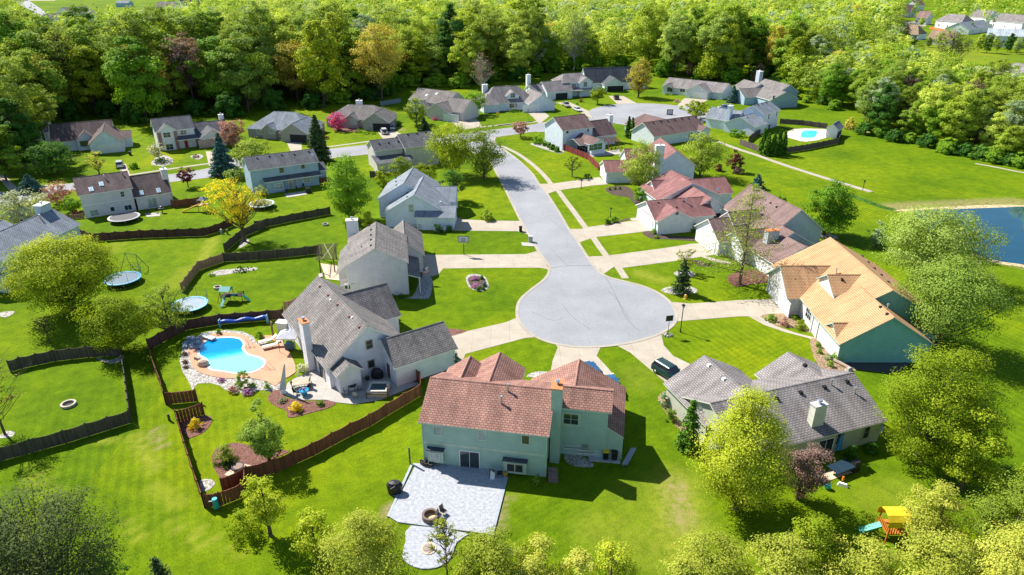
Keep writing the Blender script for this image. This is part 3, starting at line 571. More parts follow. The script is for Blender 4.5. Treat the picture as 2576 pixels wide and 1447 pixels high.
h.win(d,'f',t(12,2390,865),1.7,1.5); h.garage(g,'f',t(13,308,957),6.2,2.5); h.win(m1,'f',t(12,2395,955),3,1.4,mull=2); h.done()
h=House('white_double_garage_house','tan house with grey roof, low front gables and white double garage door',t(12,1450,905),t(12,1690,935),4.3,W_TAN,RF_GRB,WHITE)
X=h.len; m1=h.vol(-.5,X+5,0,12,4.3,3.4,'x'); g=h.vol(X+.3,X+10,-6,4,2.8,2.7,'y'); h.vol(X+1,X+14,-3,7,2.9,3.6,'x'); d=h.vol(X-8,X-2,-2,3,3,1.8,'y'); h.garage(g,'f',t(12,1828,1022),6.2,2.4); h.sky([t(12,1610,862),t(12,1700,850)],.9,1.0); h.done()
h=House('hip_roof_brick_house','tan brick house with brown-grey hip roof and open garage behind the magenta tree',t(12,715,1075),t(12,1060,1085),2.7,W_STN,RF_GRB,WHITE)
X=h.len; m1=h.vol(-1,X+7,0,12,2.7,3.6,'x',hip=6); g=h.vol(X-.3,X+8.8,-3.5,6,2.7,3,'y'); d=h.vol(X-7.4,X-2.2,-1.3,4,2.7,1.8,'y'); h.chimney(8,8.5,0,7.2,2.0,1,mat=W_WHT); h.garage(g,'f',t(12,1198,1110),5.6,2.3,open_=True); h.win(d,'f',t(12,945,1100),1.6,1.5,trim=WHITE,glass=GLASSL); h.done()
h=House('blue_hip_roof_house','stone-fronted house with pale blue-grey hip roof and open dark garage behind the conifer',t(12,0,1165),t(12,330,1180),2.7,W_STN,RF_BLUE,WHITE)
X=h.len; m1=h.vol(-1,X+7,0,13,2.7,4.2,'x',hip=6.5); g=h.vol(X-.2,X+9,-3.6,7,2.7,3,'y'); d=h.vol(4.6,9.4,-1.3,4,2.7,1.8,'y'); h.garage(g,'f',t(12,445,1215),5.4,2.3,open_=True); h.win(d,'f',t(12,210,1185),1.5,1.5,glass=GLASSL); h.win(m1,'f',t(12,100,1195),1.8,1.4,glass=GLASSL); h.done()
h=House('red_door_house','white and brick two-storey house with red front door and pink garage door',t(11,1410,1197),t(11,1755,1160),5.4,W_WHT,RF_DGR,WHITE); h.wm2=W_BRK
X=h.len; m1=h.vol(-.3,X+.3,0,9,5.4,2.9,'x'); d=h.vol(.2,5.4,-.7,4,5.4,1.8,'y'); m2=h.vol(X,X+9.6,1,9.8,2.9,3.0,'x'); g=h.vol(X+.5,X+8,-3,4,2.8,2.2,'y'); h.vol(4.8,X+.4,-1.8,.6,2.8,.9,'x',r=1,wall=False); h.chimney(X+8.8,6,0,7.3,1.3,1,mat=W_WHT)
h.garage(g,'f',t(11,1885,1308),4.8,2.2,plain('pink_door',(.55,.38,.33,1))); h.win(d,'f',t(11,1510,1222),1.8,1.3); h.win(d,'f',t(11,1535,1330),1.8,1.6); h.win(m1,'f',t(11,1660,1200),1.5,1.1); h.door(m1,'f',t(11,1690,1320),col=plain('door_red',(.35,.02,.03,1)))
for xx in (.5,4.6):
    b=MB(); c=h.w(xx+.2,-.36,2.6); h.rect(b,c,-h.n,.9,5.2,0,.05); part('brick_panel',b,W_BRK,h.root)
h.done()
h=House('shadowed_gable_house','pale blue-white house with dark brown roof and big garage gable, far left',t(11,470,1290),t(11,1035,1240),2.9,W_BLUE,RF_PUR,CREAM)
X=h.len; m1=h.vol(-.3,X,0,11,2.9,4.0,'x'); d=h.vol(5.6,11.0,-1,4,2.9,2.4,'y'); g=h.vol(X-6.3,X+2.6,-7.5,6,2.8,3.6,'y'); h.vol(X-2,X+4.5,-2,5,2.8,1.4,'x'); h.garage(g,'f',t(21,1010,90),5.4,2.3); h.win(d,'f',t(11,762,1300),1.8,1.3,trim=BLACK); h.sky([t(11,888,1180)],.8,.8); h.done()
# shed by the far pool
h=House('garden_shed','white garden shed with pale roof inside the corner of the small pool fence',t(14,775,1165),t(14,895,1180),2.6,W_WHT,RF_BLUE,WHITE,cat='shed'); h.vol(0,h.len,0,6.6,2.6,1.7,'y'); h.done()
# low half-hidden houses at the left edge
h=House('half_hidden_house','house almost hidden by tall trees at the far left edge',t(11,60,1230),t(11,440,1200),2.9,W_GREY,RF_CHR,WHITE); h.vol(0,h.len,0,10,2.9,3.4,'x'); h.done()
h=0 and House('left_edge_house','low house cut off by the left edge, its shadow on the lawn',t(31,-300,60),t(31,-8,215),2.8,W_GREY,RF_BLUE,WHITE)
h=House('big_grey_roof_hall','large grey-roofed building half behind the right-hand trees',t(14,2200,700),t(14,2800,800),5,W_GREY,RF_GRY,WHITE,cat='building'); h.vol(0,h.len,0,30,5,5.5,'x'); h.done()
# ---- far houses ----
def far(lbl,P,Q,he,dep,wall,roof,rise=3,hip=0,ext=None,name='distant_house'):
    he*=1.3; rise*=1.35; h=House(name,lbl,P,Q,he,wall,roof,WHITE); X=h.len; h.vol(0,X,0,dep,he,rise,'x',hip=hip)
    if ext: h.vol(*ext)
    m=h.vols[0]
    for i in range(3): 
        try: h.win(m,'f',None,1.3,1.3,at=(h.w(X*(i+.5)/3,m['y0'],he*.5),-h.n))
        except Exception: pass
    h.done()
far('far tan-roofed hip house beyond the right field, near its left end',t(14,1400,300),t(14,1620,315),2.8,14,W_WHT,roofm('tan_shingles',(.42,.30,.20,1),(.34,.25,.17,1)),4.5,5)
far('far tan-roofed house with pale chimney beyond the right field',t(14,1690,350),t(14,1920,365),2.8,14,W_TAN,roofm('tan_shingles',(.42,.30,.20,1),(.34,.25,.17,1)),3.8)
far('far white house with grey hip roof behind the orange fence',t(14,1770,185),t(14,2010,205),5.4,15,W_WHT,RF_GRY,4,5)
far('far white house with pink-brown roof on the right-hand skyline street',t(14,1590,160),t(14,1700,165),4.5,14,W_WHT,roofm('pink_brown_shingles',(.38,.24,.22,1),(.3,.2,.18,1)),4)
far('far brown-roofed pair of gables at the top right wood edge',t(14,1420,110),t(14,1600,110),4,16,W_TAN,RF_BR2,5)
far('far pale house with brown roof under the top right trees',t(14,2060,150),t(14,2230,165),4,18,W_WHT,RF_GRB,4.5)
far('far house with low blue-grey roof in the top right row',t(14,2080,270),t(14,2300,240),2.8,18,W_BLUE,RF_BLUE,3.5)
far('far long white house with grey-brown roof and chimney at the top right corner',t(14,2260,185),t(14,2560,215),5.4,17,W_WHT,RF_GRB,4.2)
far('far white-blue long house with pale roof at the right edge beyond the field',t(14,2230,320),t(14,2580,335),5.4,12,W_BLUE,roofm('pale_blue_shingles',(.55,.62,.68,1),(.48,.55,.6,1)),3)
far('far small white house high on the top right, half behind trees',t(14,1600,50),t(14,1680,45),5,14,W_WHT,RF_RED,4)
far('far grey-walled house furthest left of the top right row',t(14,1330,90),t(14,1450,85),3,16,W_GREY,RF_DGR,3)
far('far white gabled house with red brick part beside the top left street',t(11,640,125),t(11,860,110),6.5,18,W_WHT,RF_GRB,4,0,(-22,-1,2,14,5,4,'x'))
far('far blue-sided gable house at the top left treeline',t(11,1400,66),t(11,1580,66),5.5,18,W_SHB,RF_GRB,4)
far('far white gable house in front of the navy one, top left',t(11,1590,112),t(11,1760,95),5.5,18,W_WHT,RF_BLUE,4)
far('far house with navy blue roof at the top left',t(11,1640,45),t(11,1840,40),5,16,W_WHT,RF_CHR,5)
far('far low blue building at the very top, left of centre',t(11,1040,28),t(11,1160,28),4,14,W_SHB,RF_BLUE,2)
far('far house at the very top edge behind the woods, left',t(12,820,32),t(12,1000,22),4,16,W_BLUE,RF_GRY,3)
far('far house with dark gable at the very top edge, centre left',t(12,1180,30),t(12,1320,25),4,16,W_WHT,RF_CHR,4)
far('far grey roof at the top left corner beside parked cars',t(11,-60,165),t(11,60,150),3,18,W_GREY,RF_GRY,3)
# ---------------- ground ----------------
xs=np.concatenate([np.array([-3500,-1800,-900,-500,-320,-240]),np.arange(-200,201,1.0),np.array([240,320,500,900,1800,3500])])
ys=np.concatenate([np.array([-400,-60,0,12]),np.arange(20,341,1.0),np.array([360,420,520,700,1000,1500,2600,5000])])
Xg,Yg=np.meshgrid(xs,ys); nx,ny=len(xs),len(ys)
me=bpy.data.meshes.new('lawn'); idx=np.arange(nx*ny).reshape(ny,nx)
q=np.stack([idx[:-1,:-1],idx[:-1,1:],idx[1:,1:],idx[1:,:-1]],-1).reshape(-1,4)
me.vertices.add(nx*ny); me.vertices.foreach_set('co',np.stack([Xg.ravel(),Yg.ravel(),np.zeros(nx*ny)],1).astype('f').ravel())
me.loops.add(q.size); me.loops.foreach_set('vertex_index',q.ravel().astype('i')); me.polygons.add(len(q)); me.polygons.foreach_set('loop_start',np.arange(0,q.size,4,dtype='i')); me.update()
wear=np.zeros((nx*ny,4),'f'); wear[:,3]=1; P=np.stack([Xg.ravel(),Yg.ravel()],1)
def blob(a,b,wd,ch,amt,soft=.6):
    a=np.array(a[:2]);b=np.array(b[:2]); d=b-a; L=max((d@d),1e-6); tt=np.clip(((P-a)@d)/L,0,1); dist=np.linalg.norm(P-(a+tt[:,None]*d),axis=1)
    wear[:,ch]=np.maximum(wear[:,ch],amt*np.clip((wd-dist)/(wd*soft),0,1))
def B2(k,x,y,x2,y2,wd,ch,amt,soft=.6): blob(g1(k,x,y),g1(k,x2,y2),wd,ch,amt,soft)
B2(43,1610,640,1680,960,1.6,1,.75); B2(43,1600,640,1650,1150,4,0,.8); B2(43,1300,800,1900,1300,5,0,.35); B2(43,950,1050,1500,1250,4,0,.5)
B2(42,1270,830,1230,900,.9,1,1); B2(43,30,760,-40,1000,.7,1,.9); B2(42,2350,740,2230,1080,.6,1,.8)
B2(21,1930,880,1840,1060,1.6,0,.9); B2(21,1700,1150,1560,1300,2.5,0,.5); B2(21,1080,900,1000,1000,2,0,.5)
B2(41,1230,180,1390,480,1.0,0,.9); B2(41,1400,130,1470,300,.6,1,.9); B2(41,280,440,330,800,.35,0,.8); B2(41,760,260,1230,190,.5,0,.8); B2(41,1140,960,1300,1150,.35,0,.8); B2(41,1540,980,1950,1250,.4,0,.9); B2(41,1680,960,2200,1250,.35,0,.8); B2(41,1400,650,1600,800,1.2,0,.6); B2(41,430,440,440,760,.35,0,.6)
B2(23,1300,1190,1480,1250,2.2,0,.8); B2(44,1250,780,1500,700,3.5,0,.35); B2(24,1400,590,2500,540,4,1,.95); B2(24,1950,985,2572,1125,2.0,1,.9); B2(33,1250,800,1300,900,3,0,.3); B2(42,950,1050,800,1300,3,0,.3)
B2(12,1350,1160,1390,1180,2.0,1,.8); B2(21,100,130,350,200,6,1,.6); B2(11,500,1440,300,1440,6,1,.5); B2(14,950,1140,1250,1230,3,1,.7)
B2(14,1650,500,2600,610,40,0,1); B2(14,1500,470,1700,500,20,0,.5)
# mown stripes
def strp(cx,cy,rx,ry): wear[:,2]=np.maximum(wear[:,2],np.clip(1.4*(1-np.hypot((P[:,0]-cx)/rx,(P[:,1]-cy)/ry)),0,1))
c=g1(24,1300,250); strp(c.x,c.y,80,75); c=g1(34,2300,700); strp(c.x,c.y,35,35); c=g1(33,2000,500); strp(c.x,c.y,14,10); c=g1(41,1000,600); strp(c.x,c.y,25,25); c=g1(23,2400,200); strp(c.x,c.y,30,30)
ca=me.color_attributes.new('wear','FLOAT_COLOR','POINT'); ca.data.foreach_set('color',wear.ravel())
me.materials.append(GRASS); uvauto(me); go_=bpy.data.objects.new('lawn',me); C.objects.link(go_); go_['kind']='structure'
# ---------------- roads ----------------
IN=[(190,190),(200,260),(280,370),(450,470),(640,530),(900,555),(1090,550),(1300,515),(1480,450),(1580,370),(1610,290),(1600,200),(1560,130),(1480,60)]
circ=[g1(33,*p) for p in IN]
A_=np.array([[p.x,p.y] for p in circ]); M_=np.c_[2*A_,np.ones(len(A_))]; s_=np.linalg.lstsq(M_,(A_**2).sum(1),rcond=None)[0]; cc=Vector((s_[0],s_[1],0)); cr=math.sqrt(s_[2]+s_[0]**2+s_[1]**2)
Q2=lambda l:[gp(((1351+x*.6198)/1.1188,(563+y*.6198)/1.1188)) for x,y in l]
bulb=smoothp(Q2([(322,300),(318,335),(290,370),(235,412),(190,455),(176,500),(182,545),(215,590),(275,627),(350,651),(450,664),(550,662),(650,650),(740,630),(815,603),(865,570),(884,535),(876,497),(845,455),(795,420),(730,393),(650,372),(590,357),(545,336),(515,308)]),False,4)
Lft=Q2([(322,300)])+PL('23:390,1000 310,860 225,720 130,530 60,390 22:2250,280 2200,180 2130,60 12:2050,1390 1960,1300')
Rgt=Q2([(515,308)])+PL('23:800,1040 700,880 640,800 560,660 440,470 360,370 300,280 180,165 60,75 12:2250,1320 2215,1275 2235,1232')
EUP='21:-700,330 -200,430 200,405 600,372 1200,320 12:-900,1470 -300,1440 100,1410 12:700,1355 1110,1308 1500,1262 2265,1170 2572,1128 13:300,1115 640,1085 900,1072'
up=PL('21:-900,620 -400,480 0,458 250,445 600,385 1180,322 1530,298 1900,238 12:-150,1440 300,1400 700,1355 1110,1310 1700,1238 2265,1172 2572,1132 13:420,1112 800,1075 1030,1035')
lo=PL('21:-900,900 -400,640 0,560 230,540 600,440 1180,395 1560,358 2000,300 12:0,1500 300,1475 700,1436 1080,1395 1500,1350 1900,1280 2265,1236 2572,1192 13:420,1192 800,1140 1060,1115')
ZR=.036
struct('street',*[(lambda b:(b.face([(p[0],p[1],ZR) for p in ccw(smoothp(Lft[::-1],False,4)+bulb[0:0]+smoothp(Rgt,False,4)[0:0]+[]) ]) if 0 else None,b)[1])(MB())],ASPH) if 0 else None
# main street = bulb + shaft
b=MB(); L_=smoothp(Lft,False,4); R_=smoothp(Rgt,False,4); loop=bulb+R_+L_[::-1]; b.face([(p[0],p[1],ZR) for p in ccw(loop)]); struct('main_street',b,ASPH)
b=MB(); cross=smoothp(up,False,4)+smoothp(lo,False,4)[::-1]; b.face([(p[0],p[1],ZR+.004) for p in ccw(cross)]); struct('cross_street',b,ASPH)
c1=g1(13,1370,1035); c2=g1(13,1045,1060); r2=17.0
far_b=[Vector((c1.x,c1.y,0))+Vector((math.cos(R(i*8))*21,math.sin(R(i*8))*21,0)) for i in range(45)]
sheet('far_turning_circle',far_b,ZR+.008,ASPH)
def kerb(name,line,side,w=.5):
    b=MB(); strip(b,line,w,0,.065,0,side); struct(name,b,KERB)
kerb('kerb',bulb+R_,-1); kerb('kerb',L_,1); kerb('kerb',smoothp(up,False,4),1,.45); kerb('kerb',smoothp(lo,False,4),-1,.45); kerb('kerb',far_b[-12:]+far_b[:35],-1,.45)
# far streets, top left / right
sheet('far_street','11:120,0 250,0 400,100 415,130 390,195 330,185 300,100 180,50',.02,ASPH); sheet('far_street','11:-60,-20 500,-14 500,5 -60,8',.02,CONC)
sheet('far_street','14:1480,195 1700,195 1720,215 1500,215',.02,CONC); sheet('far_driveway','14:1500,222 1680,228 1690,245 1500,240',.02,CONC)
sm_=plain('tar_seam',(.13,.13,.135,1),.8)
for s_,w_ in (('23:480,1142 600,1125 750,1118 865,1122',.09),('23:865,1122 960,1200 1050,1350 33:1150,280 1210,360 1280,420',.07),('23:480,960 640,1130',.05),('23:380,640 480,632 560,640',.05),('33:600,200 680,300 850,420',.05),('23:470,690 530,745 600,800',.06),('33:1000,60 1080,140 1200,330',.05),('33:300,250 500,330 600,300',.04),('21:1600,330 1950,270',.05),('12:750,1395 1080,1355',.06)):
    b=MB(); strip(b,smoothp(PL(s_),False,4),w_,0,ZR+.008); struct('road_seam',b,sm_)
# driveways & walks
ZD=.020; n=[0]
OUT=[p for l in (bulb,L_,R_,smoothp(up,False,4),smoothp(lo,False,4),far_b) for i in range(len(l)-1) for p in (l[i],l[i].lerp(l[i+1],.5))]
def drive(s,m=None,nm='driveway'):
    n[0]+=1; P_=PL(s) if isinstance(s,str) else s; o=[]
    for p in P_:
        q=min(OUT,key=lambda a:(a.x-p.x)**2+(a.y-p.y)**2); d=Vector((q.x-p.x,q.y-p.y,0))
        o.append(p+d.normalized()*min(.5,d.length+.3) if .05<d.length<1.6 and nm=='driveway' else p)
    return sheet(nm,o,ZD+.0015*(n[0]%7),m or CONC,th=0)
D_=[ '22:1570,1020 1700,1022 2100,1018 2470,1015 23:0,1018 260,1015 335,990 380,1005 430,1135 440,1180 425,1150 380,1138 0,1138 22:1760,1145 1715,1200 1640,1222 1570,1222',
 '22:1840,640 1900,690 1950,700 2150,712 2440,710 23:190,715 225,730 280,850 270,842 22:2430,808 2030,803 1860,803',
 '32:1780,480 1970,428 2330,345 2400,300 33:145,290 270,398 385,480 240,490 0,555 32:1960,632 1940,690 1935,708 1830,730',
 '33:520,520 700,560 940,576 898,650 1000,760 1090,870 1125,945 700,960 460,830 480,800 500,690 538,590',
 '33:1085,568 1300,532 1503,462 1505,555 1590,650 1740,722 1860,900 1600,960 1520,890 1400,790 1200,620',
 '33:1606,160 1750,176 2185,146 34:330,135 480,290 120,292 33:2185,293 1750,327 1630,347 1645,290 1650,240',
 '23:815,1030 950,1032 1020,1025 1500,962 1750,922 1880,915 2020,1012 1820,1042 1600,1078 1130,1140 1050,1132 985,1188 930,1160',
 '23:640,782 760,786 820,770 1230,712 1310,712 1400,800 1250,820 900,860 835,876 750,906 720,880',
 '23:365,385 500,377 920,318 1000,382 850,395 570,435 520,446 440,468',
 '12:1160,1185 1280,1160 1400,1225 1360,1275 1220,1265','12:1745,1078 2000,1060 2045,1062 2085,1105 2110,1150 1900,1180 1860,1120','13:235,1000 400,1000 470,1050 395,1105 360,1115 300,1040','13:530,930 650,925 910,1050 930,1070 830,1070 700,990','13:1005,870 1140,870 1320,968 1250,985 1130,985','13:1690,888 1905,905 1720,1010 1600,985','13:1920,985 2060,1000 2080,1100 1880,1075 1800,1050','21:1860,85 1955,85 1965,210 1905,240','21:1060,180 1140,200 1180,300 1165,325 1080,250','12:330,1260 480,1250 480,1400 380,1372','12:260,1262 330,1255 470,1290 460,1300 330,1280']
for s in D_: drive(s)
drive('13:1000,985 1130,1012 1060,1035 950,1040 880,1060',None,'front_walk'); drive('23:1180,692 1300,680 1310,715 1230,715',None,'front_walk')
drive('34:80,292 180,290 330,380 500,440 700,490 720,530 620,490 400,432 220,370',None,'front_walk'); drive('23:1820,1030 1870,1030 2110,1090 2110,1112 1960,1085',None,'front_walk')
def walk(s,w=1.25,nm='sidewalk',z=.033):
    b=MB(); strip(b,smoothp(PL(s),False,5),w,0,z); return struct(nm,b,WALKM)
walk('12:2310,1322 23:60,45 190,110 320,205 420,300 490,385',1.2); walk('23:550,440 615,530 680,615 800,780',1.2); walk('23:868,865 925,950 985,1030',1.2); walk('23:1090,1130 1160,1235',1.2)
walk('12:700,1333 1000,1293 1210,1263',1.2); walk('12:2090,1153 2400,1118 2572,1100 13:0,1140 200,1120 390,1098',1.2); walk('21:1170,300 1500,250 1900,193',1.2); walk('21:-60,200 20,310 90,395 150,450',1.8); walk('21:370,398 560,385',1.1)
walk('13:1960,1272 2080,1315 24:0,70 150,118 280,165 500,240 800,335 1000,395 1190,452',1.6,'park_path',.04); walk('24:2130,195 2300,225 2572,278 3000,330',1.0,'park_path',.04)
# park pond and banks
sheet('pond_bank','24:1440,612 1560,606 1800,590 2300,568 2572,572 3300,600 3300,640 2572,600 2000,612 1600,622 1430,625',.02,mulchm('sandy_bank',(.55,.42,.22,1),(.66,.53,.33,1),3),3)
sheet('pond','24:1580,626 1660,619 1800,612 2100,602 2400,592 2572,586 3200,610 3900,800 3600,1250 2900,1170 2572,1112 2400,1088 2250,1058 2100,1008 1950,975 1800,880 1700,820 1620,720',.035,waterm('pond_water',(.002,.05,.085,1),.02,1.0),3)
b=MB(); strip(b,smoothp(PL('24:2100,1012 2250,1068 2400,1100 2572,1125 2900,1190'),False,4),1.4,0,.045); struct('pond_bank',b,mulchm('sandy_bank',(.5,.40,.22,1),(.6,.5,.33,1),3))
b=MB(); strip(b,smoothp(PL('24:780,400 900,455 1050,500 1200,555 1290,590 1400,615'),False,4),2.0,0,.02); struct('drainage_ditch',b,mulchm('rank_grass',(.03,.10,.01,1),(.09,.20,.02,1),2.5))
sheet('bare_field','14:2060,600 2500,620 2500,640 2300,690 2200,720 2040,690',.02,mulchm('dry_earth',(.50,.42,.30,1),(.60,.52,.4,1),1.5),2)
# patios, beds
PO='31:1800,600 1830,540 1920,500 2060,485 2170,500 2210,545 2200,590 2245,640 2340,665 2395,705 2380,750 2290,800 2150,812 2000,792 1920,782 1885,745 1870,690 1800,645'
drive('31:1650,600 1680,540 1780,475 1880,430 2050,415 2200,430 2290,470 2330,540 2400,500 2520,480 32:20,600 300,640 400,800 300,880 280,960 100,990 31:2480,965 2350,960 2260,985 2130,985 2040,960 1990,920 1900,895 1790,900 1740,960 1700,870 1650,790 1625,690',STONE,'stone_border')
n[0]=2; sheet('pool_deck','31:1700,600 1750,545 1860,470 1960,448 2060,442 2200,462 2262,500 2290,532 2380,560 2500,520 32:60,480 260,470 330,560 400,680 425,800 300,870 240,925 31:2420,885 2250,850 2100,855 2000,852 1830,812 1740,745',.085,SALMON,2)
pw=smoothp(PL(PO),True,4); b=MB(); strip(b,pw+[pw[0],pw[1]],.32,.05,.12); struct('pool_coping',b,plain('coping_white',(.60,.58,.54,1)))
m=N('pool_water',.08,.5); g_=m.n('NewGeometry').outputs['Position']; sx=m.n('SeparateXYZ'); m.l(g_,sx.inputs[0]); cdp=g1(31,2050,600)
k=m.math('MULTIPLY',m.math('SUBTRACT',cdp.y,sx.outputs[1]),.28); k2=m.math('ADD',m.math('MULTIPLY',m.math('SUBTRACT',sx.outputs[0],cdp.x),.10),k); k3=m.math('ADD',k2,m.math('MULTIPLY',m.noise(g_,.7,4),.5))
m.base(m.ramp(k3,[(.2,(.0,.22,.46,1)),(.6,(.01,.36,.60,1)),(.8,(.12,.62,.74,1)),(1,(.22,.70,.80,1))])); m.bump(m.noise(g_,3,3),.1,.03)
sheet('pool_water',pw,.10,m.m)
sheet('house_patio','32:410,860 520,810 620,770 700,850 830,985 900,800 1240,700 1320,885 1410,870 1560,905 1440,950 1200,1050 960,1090 800,1075 700,1050 430,1050 320,1000 350,900',.068,PATIO,0)
sheet('stamped_patio','42:1490,442 1500,480 1270,925 1350,975 2000,1060 2200,1088 2325,560 2300,480',.14,STAMP,0,th=.14); b=MB(); strip(b,PL('42:1475,455 1262,925'),.25,0,.15); strip(b,PL('42:2200,1092 2335,565'),.3,0,.15); struct('patio_edging',b,plain('slate_edging',(.30,.34,.38,1)))
cpt=g1(42,1620,1250); lowp=PL('42:1470,1005 1950,1070 1960,1100 1880,1160 1850,1250 1800,1330 1700,1385 1560,1395 1440,1350 1390,1280 1420,1150'); sheet('lower_patio',lowp,.12,STAMP,2,th=.12)
for s,mm in (('42:-230,1000 -200,980 200,980 300,1030 250,1100 80,1200 -10,1200 -20,1150',MULCH),):
    pass
bed=lambda s,m,z=.03,sm=3,nm='planting_bed': sheet(nm,s,z,m,sm)
bed('32:170,1040 220,970 290,965 330,1020 430,1050 560,1060 700,1055 790,1080 700,1130 560,1165 420,1205 350,1205 340,1150 250,1110',MULCH,.05); bed('31:1620,1250 1850,1190 1915,1215 1900,1280 1830,1350 1720,1395 1680,1385',MULCH,.05)
bed('41:1925,350 1970,295 2060,258 2150,252 2240,270 2350,290 2480,310 2520,360 2400,420 2250,510 2100,605 2000,570 1940,490 1915,410',MULCH,.05); sheet('fire_pit_paving','41:2030,545 2150,430 2280,460 2190,560 2090,556',.072,TANDECK)
bed('41:2330,360 2560,310 42:150,320 370,320 260,380 0,500 41:2400,420',MULCH,.045); bed('41:1810,600 1850,580 1920,585 1945,620 1900,670 1830,690',STONE); bed('22:1965,1240 1985,1205 2050,1195 2130,1215 2165,1270 2170,1320 2120,1350 2050,1345 1990,1310',STONE); bed('22:1985,1240 2050,1210 2130,1235 2150,1300 2100,1335 2020,1320',DMULCH,.045)
bed('32:1750,405 1900,410 1970,430 1790,475',MULCH); bed('32:1440,830 1830,735 1840,760 1540,880',MULCH); bed('33:265,840 320,800 400,790 465,800 450,840',STONE); bed('23:1310,820 1380,805 1470,835 1850,870 1840,900 1550,880 1420,880 1340,850',DMULCH); bed('23:970,745 1080,720 1180,690 1200,700 1100,730 1000,760',DMULCH)
bed('23:975,430 1050,400 1180,405 1250,480 1310,560 1240,560 1180,500 1050,480',DMULCH); bed('23:2080,1240 2130,1190 2330,1160 2480,1230 2500,1260 2300,1290 2150,1310',mulchm('brown_mulch',(.16,.07,.05,1),(.25,.13,.1,1)),.05); bed('23:1480,1340 1560,1310 1660,1340 1740,1310 1810,1340 1780,1370 1650,1385 1540,1370',STONE); bed('23:1595,1190 1640,1165 1750,1170 1790,1200 1740,1225 1640,1215',STONE); bed('23:1780,1070 1850,1080 1960,1110 1900,1130 1800,1110',DMULCH)
bed('34:190,290 350,265 470,290 620,410 640,440 500,400 350,380',SOIL); bed('34:640,500 700,500 800,600 900,660 940,720 1040,770 1020,790 780,785 700,720 650,600',SOIL); bed('34:910,702 1500,700 1410,800 1030,770',plain('shade_painted_soil',(.07,.06,.06,1),.9),.04); bed('34:1280,1350 1300,1300 1250,1250 1080,1380 1100,1410 1200,1400',STONE); bed('33:1450,1030 1530,970 1600,1130 1650,1250 1850,1300 1870,1447 1750,1400 1600,1270 1500,1130',SOIL)  # darkest soil strip below the gable has the house's shade painted into its colour
bed('21:1370,205 1400,150 1480,120 1560,150 1560,190 1480,215',STONE); bed('21:1720,130 1800,110 1840,130 1790,160',STONE); bed('21:1880,1200 1960,1165 2100,1150 2310,1135 2310,1160 2150,1180 2050,1200 1950,1210',STONE); bed('24:650,790 750,830 880,850 870,880 750,870 660,850',STONE); bed('13:300,1300 440,1290 600,1360 560,1390 420,1350 330,1320',STONE); bed('31:870,665 1000,690 1110,640 1110,690 1020,720 920,700',STONE); bed('31:0,1370 60,1330 130,1340 110,1380 0,1395',STONE); bed('12:750,1130 1000,1170 1000,1190 800,1190',MULCH); bed('22:1480,1400 1560,1230 1660,1240 1640,1400 1560,1420 1300,1410',STONE); bed('31:0,260 110,245 130,260 60,300 0,290',STONE); bed('21:2200,860 2160,960 2240,920 2250,880',STONE)
bed('43:600,300 850,420 840,475 640,440',STONE); sheet('utility_slab','43:820,360 1110,375 1110,440 830,415',.08,plain('slab_grey',(.42,.44,.46,1)),0,th=.08); sheet('back_patio','44:690,590 930,405 1030,520 720,625',.06,TANDECK); sheet('back_patio','22:320,470 510,445 530,475 345,505',.06,PATIO); sheet('back_patio','21:1310,650 1450,640 1450,670 1330,680',.06,PATIO); sheet('back_patio','13:780,1400 1100,1355 1120,1395 830,1425',.06,PATIO); sheet('pergola_patio','22:650,1100 800,1120 860,1260 700,1240',.06,TANDECK); sheet('flagstone_pad','23:215,910 340,915 330,945 225,940',.05,PATIO)
sheet('small_pool_deck','14:410,1230 490,1170 700,1168 800,1180 780,1250 600,1285 500,1265',.06,plain('tan_pool_deck',(.62,.50,.42,1)),2); pw2=smoothp(PL('14:555,1210 590,1185 680,1185 700,1205 670,1245 600,1250 560,1245'),True,4); sheet('small_pool_water',pw2,.08,plain('turquoise_water',(.03,.55,.60,1),.1))
sheet('steps_pad','22:632,1200 668,1190 670,1225 635,1228',.15,PATIO,0,th=.15)
